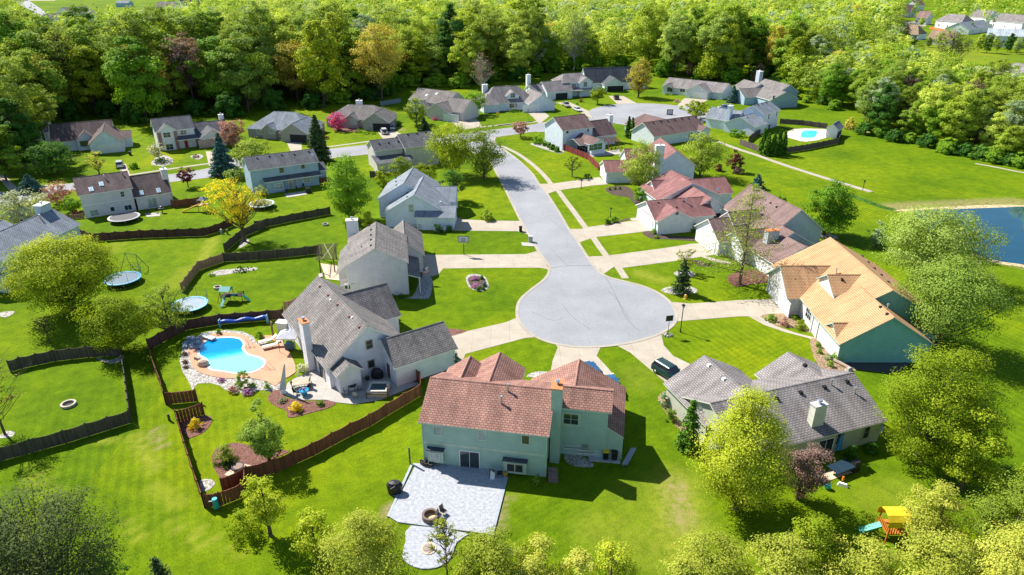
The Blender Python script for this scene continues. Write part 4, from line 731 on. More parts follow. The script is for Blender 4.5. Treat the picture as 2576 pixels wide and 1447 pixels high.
# ---------------- fences ----------------
F_RED=fencem('red_brown_fence',(.20,.075,.042,1)); F_DRK=fencem('dark_brown_fence',(.105,.055,.045,1)); F_GRY=fencem('weathered_fence',(.105,.09,.065,1)); F_TAN=fencem('tan_fence',(.36,.22,.13,1)); F_MAR=fencem('maroon_fence',(.22,.045,.04,1)); F_UMB=fencem('umber_fence',(.13,.10,.09,1)); F_ORG=fencem('orange_fence',(.65,.20,.06,1))
def fence(pts,m,label,h=1.75,sag=.14,bay=2.4,posts=True,gaps=False):
    P_=[Vector((p.x,p.y,0)) for p in (PL(pts) if isinstance(pts,str) else pts)]
    root=thing('wooden_fence',P_[0],label,'fence'); b=MB(); pp=[]
    for i in range(len(P_)-1):
        a,c=P_[i],P_[i+1]; L=(c-a).length; nb=max(1,round(L/bay)); u=(c-a)/L; nn=Vector((-u.y,u.x,0))*.03
        for k in range(nb):
            s0=a+u*(L*k/nb); pp.append(s0)
            for j in range(4):
                f0,f1=j/4,(j+1)/4; q0=s0+u*(L/nb*f0); q1=s0+u*(L/nb*f1); z0=h-sag*math.sin(math.pi*f0); z1=h-sag*math.sin(math.pi*f1)
                if gaps:
                    m_=6
                    for g in range(2):
                        e0=q0+(q1-q0)*(g*.5); e1=q0+(q1-q0)*(g*.5+.455); b.hexa([e0-nn+Vector((0,0,.06)),e1-nn+Vector((0,0,.06)),e1+nn+Vector((0,0,.06)),e0+nn+Vector((0,0,.06))],[Vector((p.x,p.y,zz)) for p,zz in ((e0-nn,z0),(e1-nn,z1),(e1+nn,z1),(e0+nn,z0))])
                else:
                    b.face([q0-nn+Vector((0,0,.05)),q1-nn+Vector((0,0,.05)),Vector((*(q1-nn).xy,z1)),Vector((*(q0-nn).xy,z0))]); b.face([q1+nn+Vector((0,0,.05)),q0+nn+Vector((0,0,.05)),Vector((*(q0+nn).xy,z0)),Vector((*(q1+nn).xy,z1))]); b.face([Vector((*(q0-nn).xy,z0)),Vector((*(q1-nn).xy,z1)),Vector((*(q1+nn).xy,z1)),Vector((*(q0+nn).xy,z0))])
            if gaps:
                for zz in (.35,1.0,1.55): e=s0+u*(L/nb); b.hexa([s0-nn*2.2+Vector((0,0,zz)),e-nn*2.2+Vector((0,0,zz)),e-nn+Vector((0,0,zz)),s0-nn+Vector((0,0,zz))],[s0-nn*2.2+Vector((0,0,zz+.09)),e-nn*2.2+Vector((0,0,zz+.09)),e-nn+Vector((0,0,zz+.09)),s0-nn+Vector((0,0,zz+.09))])
    pp.append(P_[-1]); part('panel',b,m,root)
    if posts:
        for p in pp[:95]:
            q=MB(); q.box((p.x,p.y,0),(.11,.11,h+.12)); part('post',q,m,root)
    return root
fence('42:-230,700 0,588 250,520 590,368 930,185 32:1100,1290 1250,1195 1562,1010 1556,905 1420,770',F_RED,'long red-brown board fence between the pool house yard and the salmon-roofed house')
fence('41:1855,838 2000,825 2225,735 42:-20,600',F_RED,'red-brown fence corner with the round teal bird feeder in front of it',gaps=True)
fence('31:1610,1255 41:1660,250 1770,600 1855,838',F_RED,'red-brown fence seen edge-on, running down to the bottom corner of the pool yard')
fence('31:1610,1260 1850,1185',F_RED,'short red-brown picket fence behind the mulch bed with the yellow shrub',gaps=True)
fence('31:1790,1065 1505,1092',F_RED,'red-brown picket panel at the side gate of the pool yard',gaps=True)
fence('31:1505,1092 1470,960 1400,780 1350,600',F_RED,'red-brown fence seen edge-on beside the pool lawn')
fence('31:1350,600 1560,480 1700,415 2000,365 2572,318 32:320,300',F_DRK,'dark brown wavy-topped fence behind the kidney pool, blue pool cover on its face')
fence('32:330,255 440,215 600,120',F_TAN,'short orange-brown fence beside the grey-brown roof of the pool house')
fence('41:-400,560 0,420 600,255 1190,70',F_GRY,'dark weathered fence running down the left foreground, its shadow on the lawn')
fence('31:1190,1240 1150,920 1110,690',F_GRY,'dark slatted fence seen almost edge-on beside the lime tree on the left',gaps=True)
fence('31:1105,650 800,665 500,700 200,765 100,800',F_GRY,'dark weathered fence behind the left back yard under the lime tree')
fence('21:735,860 835,903 1280,872 1850,852 1960,820 2110,760',F_DRK,'dark brown fence across the yard in front of the plum-roofed house')
fence('21:1650,1365 1800,1165 2030,1085',F_TAN,'tan fence section with visible rails, bent round the corner of the swing-set yard')
fence('21:2030,1085 22:0,1075 400,1040 640,1010',F_GRY,'weathered grey fence running from the tan fence to the pergola')
fence('21:2035,1000 2200,860 2400,780 22:60,790 400,720 740,655',F_GRY,'weathered grey fence curving round behind the big yellow tree')
fence('13:590,1355 820,1447 23:915,255',F_MAR,'maroon fence running from the glazed sunroom down to the rose-roofed garage')
fence('21:1558,595 1700,582 1815,565',F_RED,'red-brown fence next to the plum-roofed house and the orange slide')
fence('14:0,1310 170,1375 300,1400 400,1390 600,1360 890,1300 912,1225',F_UMB,'umber fence round the small turquoise pool, on the path side')
fence('14:360,1120 560,1135 785,1165',F_UMB,'umber fence behind the small turquoise pool')
fence('13:2420,1190 2300,1260 2270,1290',F_UMB,'short umber fence running from the twin-chimney house')
fence('22:645,385 750,375',F_RED,'short red-brown fence at the right end of the shade-blue two-storey house')
fence('22:1100,325 1200,315',F_UMB,'short grey-brown fence below the long grey-roofed house')
fence('12:1195,960 1375,930',plain('blue_grey_fence',(.20,.26,.30,1),.8),'blue-grey fence in the shade behind the white garage house')
fence('14:1715,262 1850,285',F_ORG,'bright orange fence far away beside the white house, top right')
fence('21:640,700 760,690',F_TAN,'low pale fence with a red shrub at the left end of the plum-roofed house',h=1.0,sag=0)
# ---------------- trees ----------------
rng=np.random.default_rng(5)
def quads_mesh(name,c,nrm,size,asp,val,mat,tw=None):
    n_=len(c); up=rng.normal(size=(n_,3)); t1=np.cross(nrm,up); t1/=np.linalg.norm(t1,axis=1)[:,None]+1e-9; t2=np.cross(nrm,t1)
    a=t1*(size*asp)[:,None]; b_=t2*size[:,None]
    v=np.stack([c-a*.15-b_,c+a-b_*.1,c+a*.1+b_,c-a+b_*.15],1).reshape(-1,3).astype('f')
    me=bpy.data.meshes.new(name); me.vertices.add(4*n_); me.vertices.foreach_set('co',v.ravel()); me.loops.add(4*n_); me.loops.foreach_set('vertex_index',np.arange(4*n_,dtype='i'))
    me.polygons.add(n_); me.polygons.foreach_set('loop_start',np.arange(0,4*n_,4,dtype='i')); uv=np.repeat(np.stack([val,rng.random(n_)],1),4,0).astype('f'); l=me.uv_layers.new(name='UVMap'); l.data.foreach_set('uv',uv.ravel()); me.materials.append(mat); me.update(); return me
SH={'round':lambda t:np.sqrt(np.clip(1-(2*t-1)**2,0,1))**.9,'oval':lambda t:np.clip(np.sin(np.pi*np.clip(t,0,1)**.8),0,1)**.75,'cone':lambda t:(1-t)**.8*np.clip(t*9,0,1)+.02,'vase':lambda t:np.clip(np.sin(np.pi*(t*.82+.1)),0,1)*(0.45+.75*t),'spread':lambda t:np.sqrt(np.clip(1-(1.6*t-.7)**2,0,1)),'col':lambda t:np.clip(np.sin(np.pi*(t*.9+.08)),0,1)**.5,'dome':lambda t:np.sqrt(np.clip(1-t**2,0,1)),'tall':lambda t:np.clip(np.sin(np.pi*(t*.85+.12)),0,1)**.6,'willow':lambda t:np.clip(1-t**3,0,1)**.7}
def crown_pts(rx,z0,z1,shape,n,leaf,sparse,seed,ncl=None,flat=.55,shell=.5,lob=.22,csm=1.0):
    r_=np.random.default_rng(seed); H=z1-z0; vol_=rx*rx*H; ncl=ncl or int(np.clip(40+vol_*.34,30,210))
    t_=r_.random(ncl*6); w_=SH[shape](t_); keep=r_.random(len(t_))<(w_/w_.max())**1.3+.03; t_=t_[keep][:ncl]; m=len(t_)
    an=r_.random(m)*6.283; rad=SH[shape](t_)*(r_.random(m)**shell); ph=r_.random(3)*6.28
    lobe=1+lob*(np.sin(2*an+ph[0]+3*t_)+.7*np.sin(3*an+ph[1]-4*t_)+.5*np.sin(5*an+ph[2]))*.6
    cc_=np.stack([np.cos(an)*rad*rx*lobe,np.sin(an)*rad*rx*lobe,z0+t_*H],1)
    cs=csm*(.14+.12*r_.random(m))*min(rx,H*.6)*(1.15 if not sparse else .85)
    nl=max(1,n//m); c=np.repeat(cc_,nl,0); s=np.repeat(cs,nl); d=r_.normal(size=c.shape); d/=np.linalg.norm(d,axis=1)[:,None]; rr=r_.random(len(c))**(.42)
    d2=d*np.array([1,1,flat]); p=c+d2*(s*rr)[:,None]*1.1
    p[:,2]=np.maximum(p[:,2],max(.15,z0*.6))
    oc=p-np.array([0,0,z0+.35*H]); oc/=np.linalg.norm(oc,axis=1)[:,None]+1e-6
    nrm=oc*.75+d*.45+r_.normal(size=d.shape)*.33+np.array([-.1,.04,.32]); nrm/=np.linalg.norm(nrm,axis=1)[:,None]
    val=np.clip(np.repeat(r_.random(m),nl)*.45+r_.random(len(c))*.55,0,1)
    return cc_,p,nrm,val
def limbs(mb,cc_,z0,z1,tr,h,twig=1,seed=0,multi=0,thin=.35):
    r_=random.Random(seed); mb.cyl((0,0,-.1),(0,0,z0*.7+.2),tr*1.15,tr*.9,7); top=z0+(z1-z0)*.7
    mb.cyl((0,0,z0*.7+.2),(0,0,top),tr*.9,tr*.18,6)
    for q in cc_:
        q=Vector(q); zb=min(max(z0*.6,q.z-(math.hypot(q.x,q.y))*.9-.3),top*.95); a=Vector((0,0,zb)); k=1-(zb/max(top,1))*.8
        mid=a.lerp(q,.5)+Vector((r_.uniform(-.3,.3),r_.uniform(-.3,.3),-.08*(q-a).length)); R0=max(.035,tr*thin*k)
        mb.cyl(a,mid,R0,R0*.6,4); mb.cyl(mid,q,R0*.6,.02,4)
        for _ in range(twig):
            e=q+Vector((r_.gauss(0,1),r_.gauss(0,1),r_.gauss(.3,.7)))*(.12*h*.5); mb.cyl(mid.lerp(q,.6),e,R0*.35,.012,3)
LEAF={
 'lime':leafm('lime_leaves',(.12,.185,.008,1),(.27,.355,.014,1),(.56,.60,.05,1)),
 'mid':leafm('mid_green_leaves',(0.083,0.198,0.014,1),(0.181,0.346,0.020,1),(0.362,0.527,0.044,1)),
 'dark':leafm('deep_green_leaves',(0.028,0.099,0.016,1),(0.068,0.182,0.021,1),(0.167,0.304,0.040,1)),
 'olive':leafm('olive_leaves',(0.136,0.202,0.018,1),(0.249,0.337,0.036,1),(0.408,0.498,0.083,1)),
 'yellow':leafm('yellow_blossom',(0.475,0.396,0.011,1),(0.792,0.634,0.016,1),(0.800,0.800,0.066,1)),
 'gold':leafm('gold_green_leaves',(.17,.225,.02,1),(.34,.385,.045,1),(.60,.59,.11,1)),
 'pale':leafm('pale_green_leaves',(.14,.235,.03,1),(.255,.37,.055,1),(.42,.51,.13,1)),
 'silver':leafm('silver_green_leaves',(0.158,0.251,0.119,1),(0.290,0.396,0.211,1),(0.475,0.568,0.343,1)),
 'spruce':leafm('blue_spruce_needles',(0.030,0.090,0.072,1),(0.066,0.156,0.132,1),(0.132,0.240,0.216,1),.08),
 'conifer':leafm('dark_conifer_needles',(0.024,0.054,0.022,1),(0.054,0.102,0.030,1),(0.102,0.156,0.048,1),.08),
 'pine':leafm('pine_needles',(.03,.055,.015,1),(.075,.11,.025,1),(.21,.24,.06,1),.08),
 'arb':leafm('arborvitae_foliage',(0.040,0.112,0.011,1),(0.086,0.198,0.016,1),(0.158,0.290,0.026,1),.1),
 'pink':leafm('pink_bronze_leaves',(0.238,0.119,0.092,1),(0.422,0.224,0.185,1),(0.607,0.396,0.317,1)),
 'lilac':leafm('lilac_blossom',(.36,.12,.34,1),(.52,.22,.50,1),(.68,.42,.66,1)),
 'magenta':leafm('magenta_blossom',(0.370,0.040,0.132,1),(0.634,0.079,0.264,1),(0.800,0.264,0.502,1)),
 'maroon':leafm('maroon_leaves',(0.065,0.016,0.026,1),(0.156,0.033,0.046,1),(0.286,0.078,0.091,1)),
 'orange':leafm('orange_green_leaves',(0.269,0.238,0.026,1),(0.427,0.376,0.053,1),(0.606,0.526,0.106,1)),
 'white':leafm('whitish_blossom',(0.317,0.356,0.198,1),(0.554,0.581,0.396,1),(0.800,0.792,0.634,1)),
 'purple':leafm('purple_brown_leaves',(0.132,0.079,0.073,1),(0.264,0.172,0.145,1),(0.436,0.317,0.251,1)),
}
def place_h(base,top):   # height from picture base/top
    b0=gp(base); lo_,hi=0.3,40
    for _ in range(40):
        m=(lo_+hi)/2; y=proj((b0.x,b0.y,m))[1]
        if y>top[1]: lo_=m
        else: hi=m
    return b0,(lo_+hi)/2
def tree(label,base,top,wpx,kind,shape='round',z0f=.28,dens=1.0,leaf=.26,name='tree',cat='tree',trunk=True,sparse=False,bark=None,group=None,H=None,seed=None,twig=1,flat=.55,shell=.5,off=(0,0),lob=.22,multi=0,ncl=None,asp=.75):
    b0,h=place_h(base,top) if H is None else (gp(base),H)
    h=max(h,.4); dist=(Vector((b0.x,b0.y,h*.6))-Vector((0,0,CH))).length; rx=wpx/2*dist/F*(.93 if (not trunk or base[1]>1440) else .84); seed=seed if seed is not None else int(abs(b0.x*13+b0.y*7))%9973
    z0=h*z0f; rr=rx*rx+ (h-z0)*rx
    leaf=max(leaf*.8,dist*.0021) if leaf>.12 else leaf
    n_=int(np.clip(dens*46*rr/ (leaf*leaf)*.18,500,42000) if not sparse else np.clip(dens*28*rr/(leaf*leaf)*.18,500,22000)); cc_,p,nr,val=crown_pts(rx,z0,h*.97,shape,n_,leaf,sparse,seed,flat=flat,shell=shell,lob=lob,ncl=ncl,csm=1.0 if sparse else 1.22)
    if off!=(0,0): k=((p[:,2]-z0)/(h-z0))[:,None]; p[:,:2]+=np.array(off)*np.clip(k,0,1)
    root=thing(name,(b0.x,b0.y,0),label,cat,group); sz=leaf*(.55+.5*rng.random(len(p)))
    me=quads_mesh('crown' if trunk else 'foliage',p,nr,sz*.62,asp,val,LEAF[kind]); o=bpy.data.objects.new('crown' if trunk else 'foliage',me); C.objects.link(o); o.parent=root
    if trunk:
        mb=MB(); tr=max(.08,min(.34,h*.02+rx*.012))*(.5 if sparse=='bare' and h<11 else 1); limbs(mb,cc_[::1 if sparse else 2],max(z0,.3),h*.97,tr,h,twig,seed,thin=.45 if sparse else .35)
        if sparse=='bare' or multi:
            r2=random.Random(seed)
            for i in range(90 if sparse=='bare' else 30):
                q=Vector(cc_[r2.randrange(len(cc_))]); e=q+Vector((r2.gauss(0,1),r2.gauss(0,1),abs(r2.gauss(.4,.6))))*rx*.28; mb.cyl(q*.8+Vector((0,0,q.z*.15)),e,.03,.008,3)
        mb2=MB(); mb2.v=[(v[0]+b0.x,v[1]+b0.y,v[2]) for v in mb.v]; mb2.f=mb.f; mb2.mi=mb.mi; part('trunk',mb2,bark or BARK,root)
    return root
def conif(label,base,top,wpx,kind='conifer',dens=1.0,leaf=.22,name='conifer',cat='tree',sparse=False,bark=None,z0f=.06,group=None,tiers=None):
    b0,h=place_h(base,top); dist=(Vector((b0.x,b0.y,h*.5))-Vector((0,0,CH))).length; rx=wpx/2*dist/F; root=thing(name,(b0.x,b0.y,0),label,cat,group); r_=np.random.default_rng(int(abs(b0.x*31+b0.y))%997)
    mb=MB(); mb.cyl((b0.x,b0.y,-.1),(b0.x,b0.y,h*.97),max(.08,h*.017),.02,7); ps=[];ns=[]; vs=[]; nt_=tiers or int(h*3.2); leaf=max(leaf,dist*.0018)
    for i in range(nt_):
        f=(i+r_.random()*.6)/nt_; z=h*(z0f+(1-z0f)*f); R_1=rx*(1-f)**.85+.05; nb=int(9 if not sparse else 8)
        for k in range(nb):
            a=r_.random()*6.283; L=R_1*(.72+.4*r_.random()); e=np.array([math.cos(a)*L,math.sin(a)*L,z-(.12*L if not sparse else -.22*L)]); s0_=np.array([0,0,z])
            mb.cyl((b0.x,b0.y,z),(b0.x+e[0],b0.y+e[1],e[2]),max(.02,.05*(1-f)) ,.01,3)
            m=int((24 if not sparse else 30)*dens*(L/rx+.15)*min(rx,4)/2+3); tt=r_.random(m)**(.6); q=s0_+(e-s0_)*tt[:,None]+r_.normal(size=(m,3))*np.array([.16,.16,.07])*(.5+L*.35)*(1.5 if sparse else 1)
            ps.append(q); ns.append(r_.normal(size=(m,3))*.6+np.array([math.cos(a)*.4,math.sin(a)*.4,.7])); vs.append(np.clip(r_.random(m)*.7+.3*tt,0,1))
    p=np.concatenate(ps); n1=np.concatenate(ns); n1/=np.linalg.norm(n1,axis=1)[:,None]; me=quads_mesh('crown',p,n1,leaf*(.4+.5*rng.random(len(p))),.6,np.concatenate(vs),LEAF[kind]); o=bpy.data.objects.new('crown',me); C.objects.link(o); o.parent=root; part('trunk',mb,bark or BARK,root); return root
T_=tree
T_('big round lime-green tree on the left lawn beside the A-frame swing','_' and t(31,670,245),t(21,600,862),800,'mid','round',.30,1.5,.24) if 0 else None
k=1/3.598  # tile pixels -> picture px
tree('big round green tree on the left lawn beside the trampoline with the A-frame swing',t(31,665,250),t(21,600,862),860*k,'lime','round',.16,2.6,.24,lob=.1,shell=.4)
tree('bright lime maple in front of the left back fence',t(31,1085,600),t(31,820,75),610*k,'lime','oval',.12,1.5,.24)
tree('olive young tree beside the pale trampoline and the wavy fence',t(31,1550,450),t(31,1440,-20),520*k,'olive','oval',.12,1.0,.22,sparse=True)
tree('thinly leafed pale tree in a white stone ring at the left edge',t(31,45,1360),t(31,40,590),520*k,'gold','oval',.25,.28,.2,sparse='bare',twig=2)
tree('small nearly bare tree standing on the lawn left of the lime maple',t(31,450,530),t(31,400,290),190*k,'olive','vase',.3,.25,.16,sparse='bare')
tree('fresh green maple over the fire-pit bed beside the red-brown fence',t(42,190,420),t(32,140,1020),450*k,'pale','oval',.12,1.5,.24)
tree('lime young maple outside the fence corner, nearest the bird feeder',t(42,200,1090),t(42,110,500),440*k,'lime','oval',.2,1.1,.24)
tree('lime tree between the young maple and the gold willow, bottom left of centre',t(42,620,1290),t(42,650,830),430*k,'lime','oval',.1,1.0,.24)
tree('low yellow-green shrubs at the foot of the young maple',t(42,-30,1080),t(42,-90,880),330*k,'lime','dome',.05,.7,.2,name='shrub',cat='shrub',trunk=False)
tree('gold-green willow in front of the round lower patio, left side',t(42,1080,1750),t(42,1130,900),820*k,'gold','oval',.15,1.35,.2)
tree('thin gold-green sapling with bare stems right of the round patio fire ring',t(42,1800,1500),t(42,1860,880),330*k,'gold','oval',.2,.5,.18,sparse='bare')
tree('gold-green willow to the right of the round lower patio',t(42,2230,1700),t(42,2130,1070),760*k,'gold','oval',.15,1.2,.2)
tree('gold-green bush top below the dark lawn patch, bottom centre',t(43,330,1700),t(43,280,1105),600*k,'gold','oval',.15,1.2,.2)
tree('lime-green tree top right of the bottom centre bush',t(43,1000,1750),t(43,960,1140),480*k,'lime','oval',.1,1.1,.2)
tree('gold-green small tree top between the two bottom centre bushes',t(43,720,1800),t(43,690,1190),420*k,'gold','oval',.1,.9,.2)
tree('pale gold tree top with a pointed tip, bottom right of centre',t(43,1850,1800),t(43,1870,1080),760*k,'gold','oval',.15,1.2,.2)
tree('tall green tree in front of the grey roof, the largest lower right of centre',t(43,2150,850),t(33,2190,925),880*k,'lime','oval',.06,2.8,.20,lob=.06,shell=.42,ncl=220)
conif('dark arborvitae beside the satellite dish of the grey-roofed house',t(43,1720,300),t(33,1720,1040),230*k,'arb',1.6,.2,name='arborvitae')
tree('purple-brown crab apple beside the back patio of the grey-roofed house',t(44,520,760),t(44,560,255),460*k,'purple','round',.12,1.3,.2)
tree('big lime tree right of the grey roof',t(44,1620,430),t(34,1700,540),840*k,'lime','tall',.08,2.2,.22,lob=.12,shell=.45)
tree('yellow-lime tree in front of the big lime tree at the lower right',t(44,1990,670),t(34,2090,1085),560*k,'lime','oval',.1,1.3,.26)
tree('spreading pale green tree beside the orange roof',t(34,1780,570),t(24,1870,1055),820*k,'pale','round',.2,1.6,.22)
tree('large pale green willow between the orange roof and the pond',t(24,1650,1240),t(24,1560,590),860*k,'pale','round',.12,1.5,.22)
tree('thin silvery green tree leaning over the pond',t(24,1900,1010),t(24,1930,720),460*k,'pale','round',.15,1.0,.2)
tree('silver-leaved young tree left of the pond willow',t(24,1230,960),t(24,1230,700),170*k,'silver','oval',.1,.9,.2)
tree('green maple behind the mauve-brown roof near the park path',t(24,760,845),t(24,640,305),440*k,'mid','oval',.1,1.6,.23)
tree('weeping willow in the stone bed next to the green maple',t(24,800,850),t(24,880,480),380*k,'mid','willow',.25,1.2,.22,bark=PALEBARK,off=(1.2,0))
for i,(x,y,tp) in enumerate(((350,595,488),(390,600,498))): conif(('left' if i==0 else 'right')+' one of the two small dark arborvitae behind the mauve-brown roof',t(24,x,y),t(24,x,tp),62*k,'arb',1.3,.16,name='arborvitae')
conif('round blue spruce alone on the park lawn',t(24,155,420),t(24,155,290),135*k,'spruce',1.5,.2,name='blue_spruce')
tree('sparse grey shrub below the blue spruce',t(24,140,450),t(24,130,370),110*k,'silver','dome',.05,.5,.15,name='shrub',cat='shrub',trunk=False)
tree('maroon-leaved tree on the lawn right of the street houses',t(23,2140,270),t(23,2140,62),155*k,'maroon','oval',.12,1.3,.2)
tree('small maroon shrub beside the maroon tree',t(23,2000,260),t(23,2000,195),80*k,'maroon','dome',.05,1,.15,name='shrub',cat='shrub',trunk=False)
tree('reddish low shrub right of the maroon tree',t(23,2180,285),t(23,2190,225),110*k,'purple','dome',.05,1,.15,name='shrub',cat='shrub',trunk=False)
tree('large olive street tree in front of the big chimney',t(23,1290,440),t(13,1320,1250),430*k,'olive','oval',.12,1.4,.22)
tree('olive-green tree behind the big chimney house',t(23,1830,310),t(13,1800,1190),390*k,'olive','round',.15,1.4,.22)
tree('small weeping tree on the lawn beside the maroon fence',t(23,675,315),t(23,690,115),195*k,'olive','willow',.45,.8,.17,sparse=True)
tree('bright green maple bush in the dark bed of the rose-roofed house',t(23,1300,545),t(23,1300,400),190*k,'mid','dome',.05,1.5,.2,name='shrub',cat='shrub',trunk=False)
conif('tall half-bare larch in the walled bed, right of the cul-de-sac',t(23,2190,1290),t(23,2310,370),830*k,'olive',.42,.17,sparse=True,name='larch',z0f=.12,bark=plain('larch_bark',(.16,.12,.08,1),.9),tiers=30)
conif('small dark spruce in the pale stone ring by the cul-de-sac',t(23,1665,1365),t(23,1680,1055),200*k,'conifer',1.3,.17,name='spruce')
tree('yellow-green young tree behind the small dark spruce',t(23,1690,1180),t(23,1700,960),230*k,'gold','round',.2,.9,.18,sparse=True)
tree('tall bright green maple behind the white garage wall of the pale blue house',t(22,930,710),t(22,925,58),470*k,'mid','oval',.08,1.7,.23)
tree('broad green ash on the main street corner, left one of the pair',t(22,1840,300),t(12,1790,1105),450*k,'lime','round',.15,1.4,.22)
tree('thin olive ash on the main street corner, right one of the pair',t(22,2130,330),t(12,2110,1105),450*k,'olive','round',.12,1.1,.22)
tree('lime round tree behind the pale blue house, left of two',t(22,1390,400),t(22,1375,130),260*k,'lime','round',.1,1.4,.22)
tree('lime round tree behind the pale blue house, right of two',t(22,1610,420),t(22,1610,155),250*k,'lime','round',.1,1.4,.22)
tree('low lime shrub tree left of the pale blue roof',t(22,1225,430),t(22,1240,215),190*k,'lime','oval',.1,1.3,.22)
tree('dark green maple on the lawn between the pale blue house and the street',t(22,1855,530),t(22,1870,248),265*k,'dark','round',.22,1.4,.2)
tree('cone-shaped lime bush beside the tall pale chimney',t(22,1090,800),t(22,1090,612),165*k,'lime','cone',.02,2.0,.2,name='shrub',cat='shrub',trunk=False)
tree('round clipped bush on the lawn beside the main street',t(22,2155,705),t(22,2150,612),135*k,'olive','dome',.02,1.6,.15,name='shrub',cat='shrub',trunk=False)
tree('leaning yellow-blossom tree in front of the curved grey fence',t(21,2215,900),t(21,2060,330),600*k,'yellow','vase',.28,.75,.2,sparse=True,off=(-2.0,0),multi=1)
conif('tall dark conifer rising beside the shade-blue two-storey house',t(22,640,170),t(12,545,1035),230*k,'conifer',1.3,.2)
conif('tall blue spruce beside the pink garage door',t(21,2035,300),t(11,2040,1205),230*k,'spruce',1.5,.2,name='blue_spruce')
tree('large round yellow-green tree right of the blue spruce',t(21,2300,240),t(11,2300,1255),370*k,'olive','round',.05,1.6,.22)
tree('pale green shrub in front of the round yellow-green tree',t(21,2130,350),t(21,2140,215),190*k,'pale','dome',.05,1.3,.18,name='shrub',cat='shrub',trunk=False)
tree('pinkish-brown crab apple behind the blue spruce',t(11,2110,1330),t(11,2110,1085),300*k,'pink','round',.12,1.3,.2)
tree('dark maroon maple on the lawn by the cross street',t(21,1705,410),t(21,1700,228),155*k,'maroon','round',.28,1.5,.18)
tree('dark green rounded tree in front of the shaded gable house',t(21,500,290),t(11,440,1285),390*k,'dark','round',.08,1.6,.22)
tree('yellow-leaved young tree beside the shaded garage drive',t(21,900,290),t(21,800,60),210*k,'gold','oval',.2,1.0,.2,sparse=True)
tree('pink blossoming tree left of the plum-roofed house',t(21,560,560),t(21,590,355),240*k,'pink','round',.1,1.2,.2)
tree('whitish blossoming tree above the blue roof at the left',t(21,230,740),t(21,210,445),430*k,'white','spread',.12,1.4,.22)
conif('dark blue-green small spruce in the shade by the left sidewalk',t(21,290,460),t(21,270,290),190*k,'spruce',1.4,.2,name='spruce')
tree('green tree squeezed between the blue roof and the plum-roofed house',t(21,665,640),t(21,665,460),180*k,'mid','oval',.08,1.4,.2)
tree('red-leaved low shrub behind the small pale fence',t(21,700,665),t(21,700,620),120*k,'maroon','dome',.05,1.2,.15,name='shrub',cat='shrub',trunk=False)
tree('small pale magnolia in the round stone bed of the red-door house',t(21,1440,160),t(11,1400,1290),210*k,'white','spread',.2,.5,.17,sparse='bare')
tree('small round shrub on the lawn near the parked white hatchback',t(21,1215,240),t(21,1210,185),85*k,'mid','dome',.02,1.4,.15,name='shrub',cat='shrub',trunk=False)
tree('magenta flowering tree in front of the tan brick house',t(12,805,1180),t(12,800,1008),175*k,'magenta','round',.12,1.6,.2)
tree('pale olive tree in front of the white double garage house',t(12,1520,1130),t(12,1500,865),220*k,'olive','oval',.08,1.4,.2)
conif('small conifer below the pale olive tree',t(12,1590,1185),t(12,1590,1063),115*k,'conifer',1.4,.2)
tree('round green tree between the white garage and the dormer house',t(12,2040,1040),t(12,2035,812),235*k,'mid','round',.22,1.6,.2)
tree('pinkish crab apple on the corner lawn in front of the sunroom house',t(12,2460,1245),t(12,2440,1088),185*k,'pink','spread',.3,1.3,.18)
tree('olive-orange tall tree between the shaded blue house and the ranch',t(13,1275,880),t(13,1280,495),265*k,'orange','oval',.12,1.3,.2)
tree('small lime tree on the lawn island before the shaded blue house',t(13,905,945),t(13,895,782),160*k,'lime','round',.22,1.4,.2)
conif('small blue spruce beside the far ranch',t(13,2125,930),t(13,2125,778),95*k,'spruce',1.5,.2,name='blue_spruce')
for i,(x,bs,tp,w_) in enumerate(((1182,1245,1052,66),(1215,1255,1062,44))): conif(('wider left' if i==0 else 'narrower right')+' one of the two tall arborvitae beside the brown-roofed ranch',t(13,x,bs),t(13,x,tp),w_*k,'arb',1.8,.2,name='arborvitae')
tree('low spreading lime redbud at the rim of the far turning circle',t(13,1800,1085),t(13,1830,915),330*k,'lime','spread',.3,1.2,.2)
tree('large round shrub at the side wall of the sunroom house',t(13,365,1300),t(13,365,1208),125*k,'mid','dome',.02,1.6,.15,name='shrub',cat='shrub',trunk=False)
for i,(x,y) in enumerate(((430,1320),(470,1337),(500,1355),(540,1375))):
    tree(['first','second','third','last'][i]+' clipped ball shrub of the row running down from the sunroom house',t(13,x,y),t(13,x,y-50),62*k,'arb','dome',.02,2,.13,name='shrub',cat='shrub',trunk=False,group='clipped shrubs beside the sunroom house')
for i,(x,bs,tp) in enumerate(((198,1390,1160),(240,1410,1205),(290,1412,1200),(340,1405,1172),(385,1400,1190))):
    conif(['leftmost','second','middle','fourth','rightmost'][i]+' arborvitae of the dark row beside the park path',t(14,x,bs),t(14,x,tp),72*k,'arb',2,.2,name='arborvitae',group='arborvitae row beside the park path')
tree('tawny dry grass clump at the edge of the right woods',t(14,990,1170),t(14,985,1060),95*k,'orange','dome',.02,1.4,.2,name='grass_clump',cat='grass clump',trunk=False)
tree('green hedge bush at the gable of the twin-chimney house',t(13,2170,1235),t(13,2160,1165),170*k,'mid','dome',.02,1.4,.18,name='shrub',cat='shrub',trunk=False)
conif('tip of a small spruce at the bottom edge, left',t(41,1470,1560),t(41,1440,1290),230*k,'conifer',1.2,.16,name='spruce')
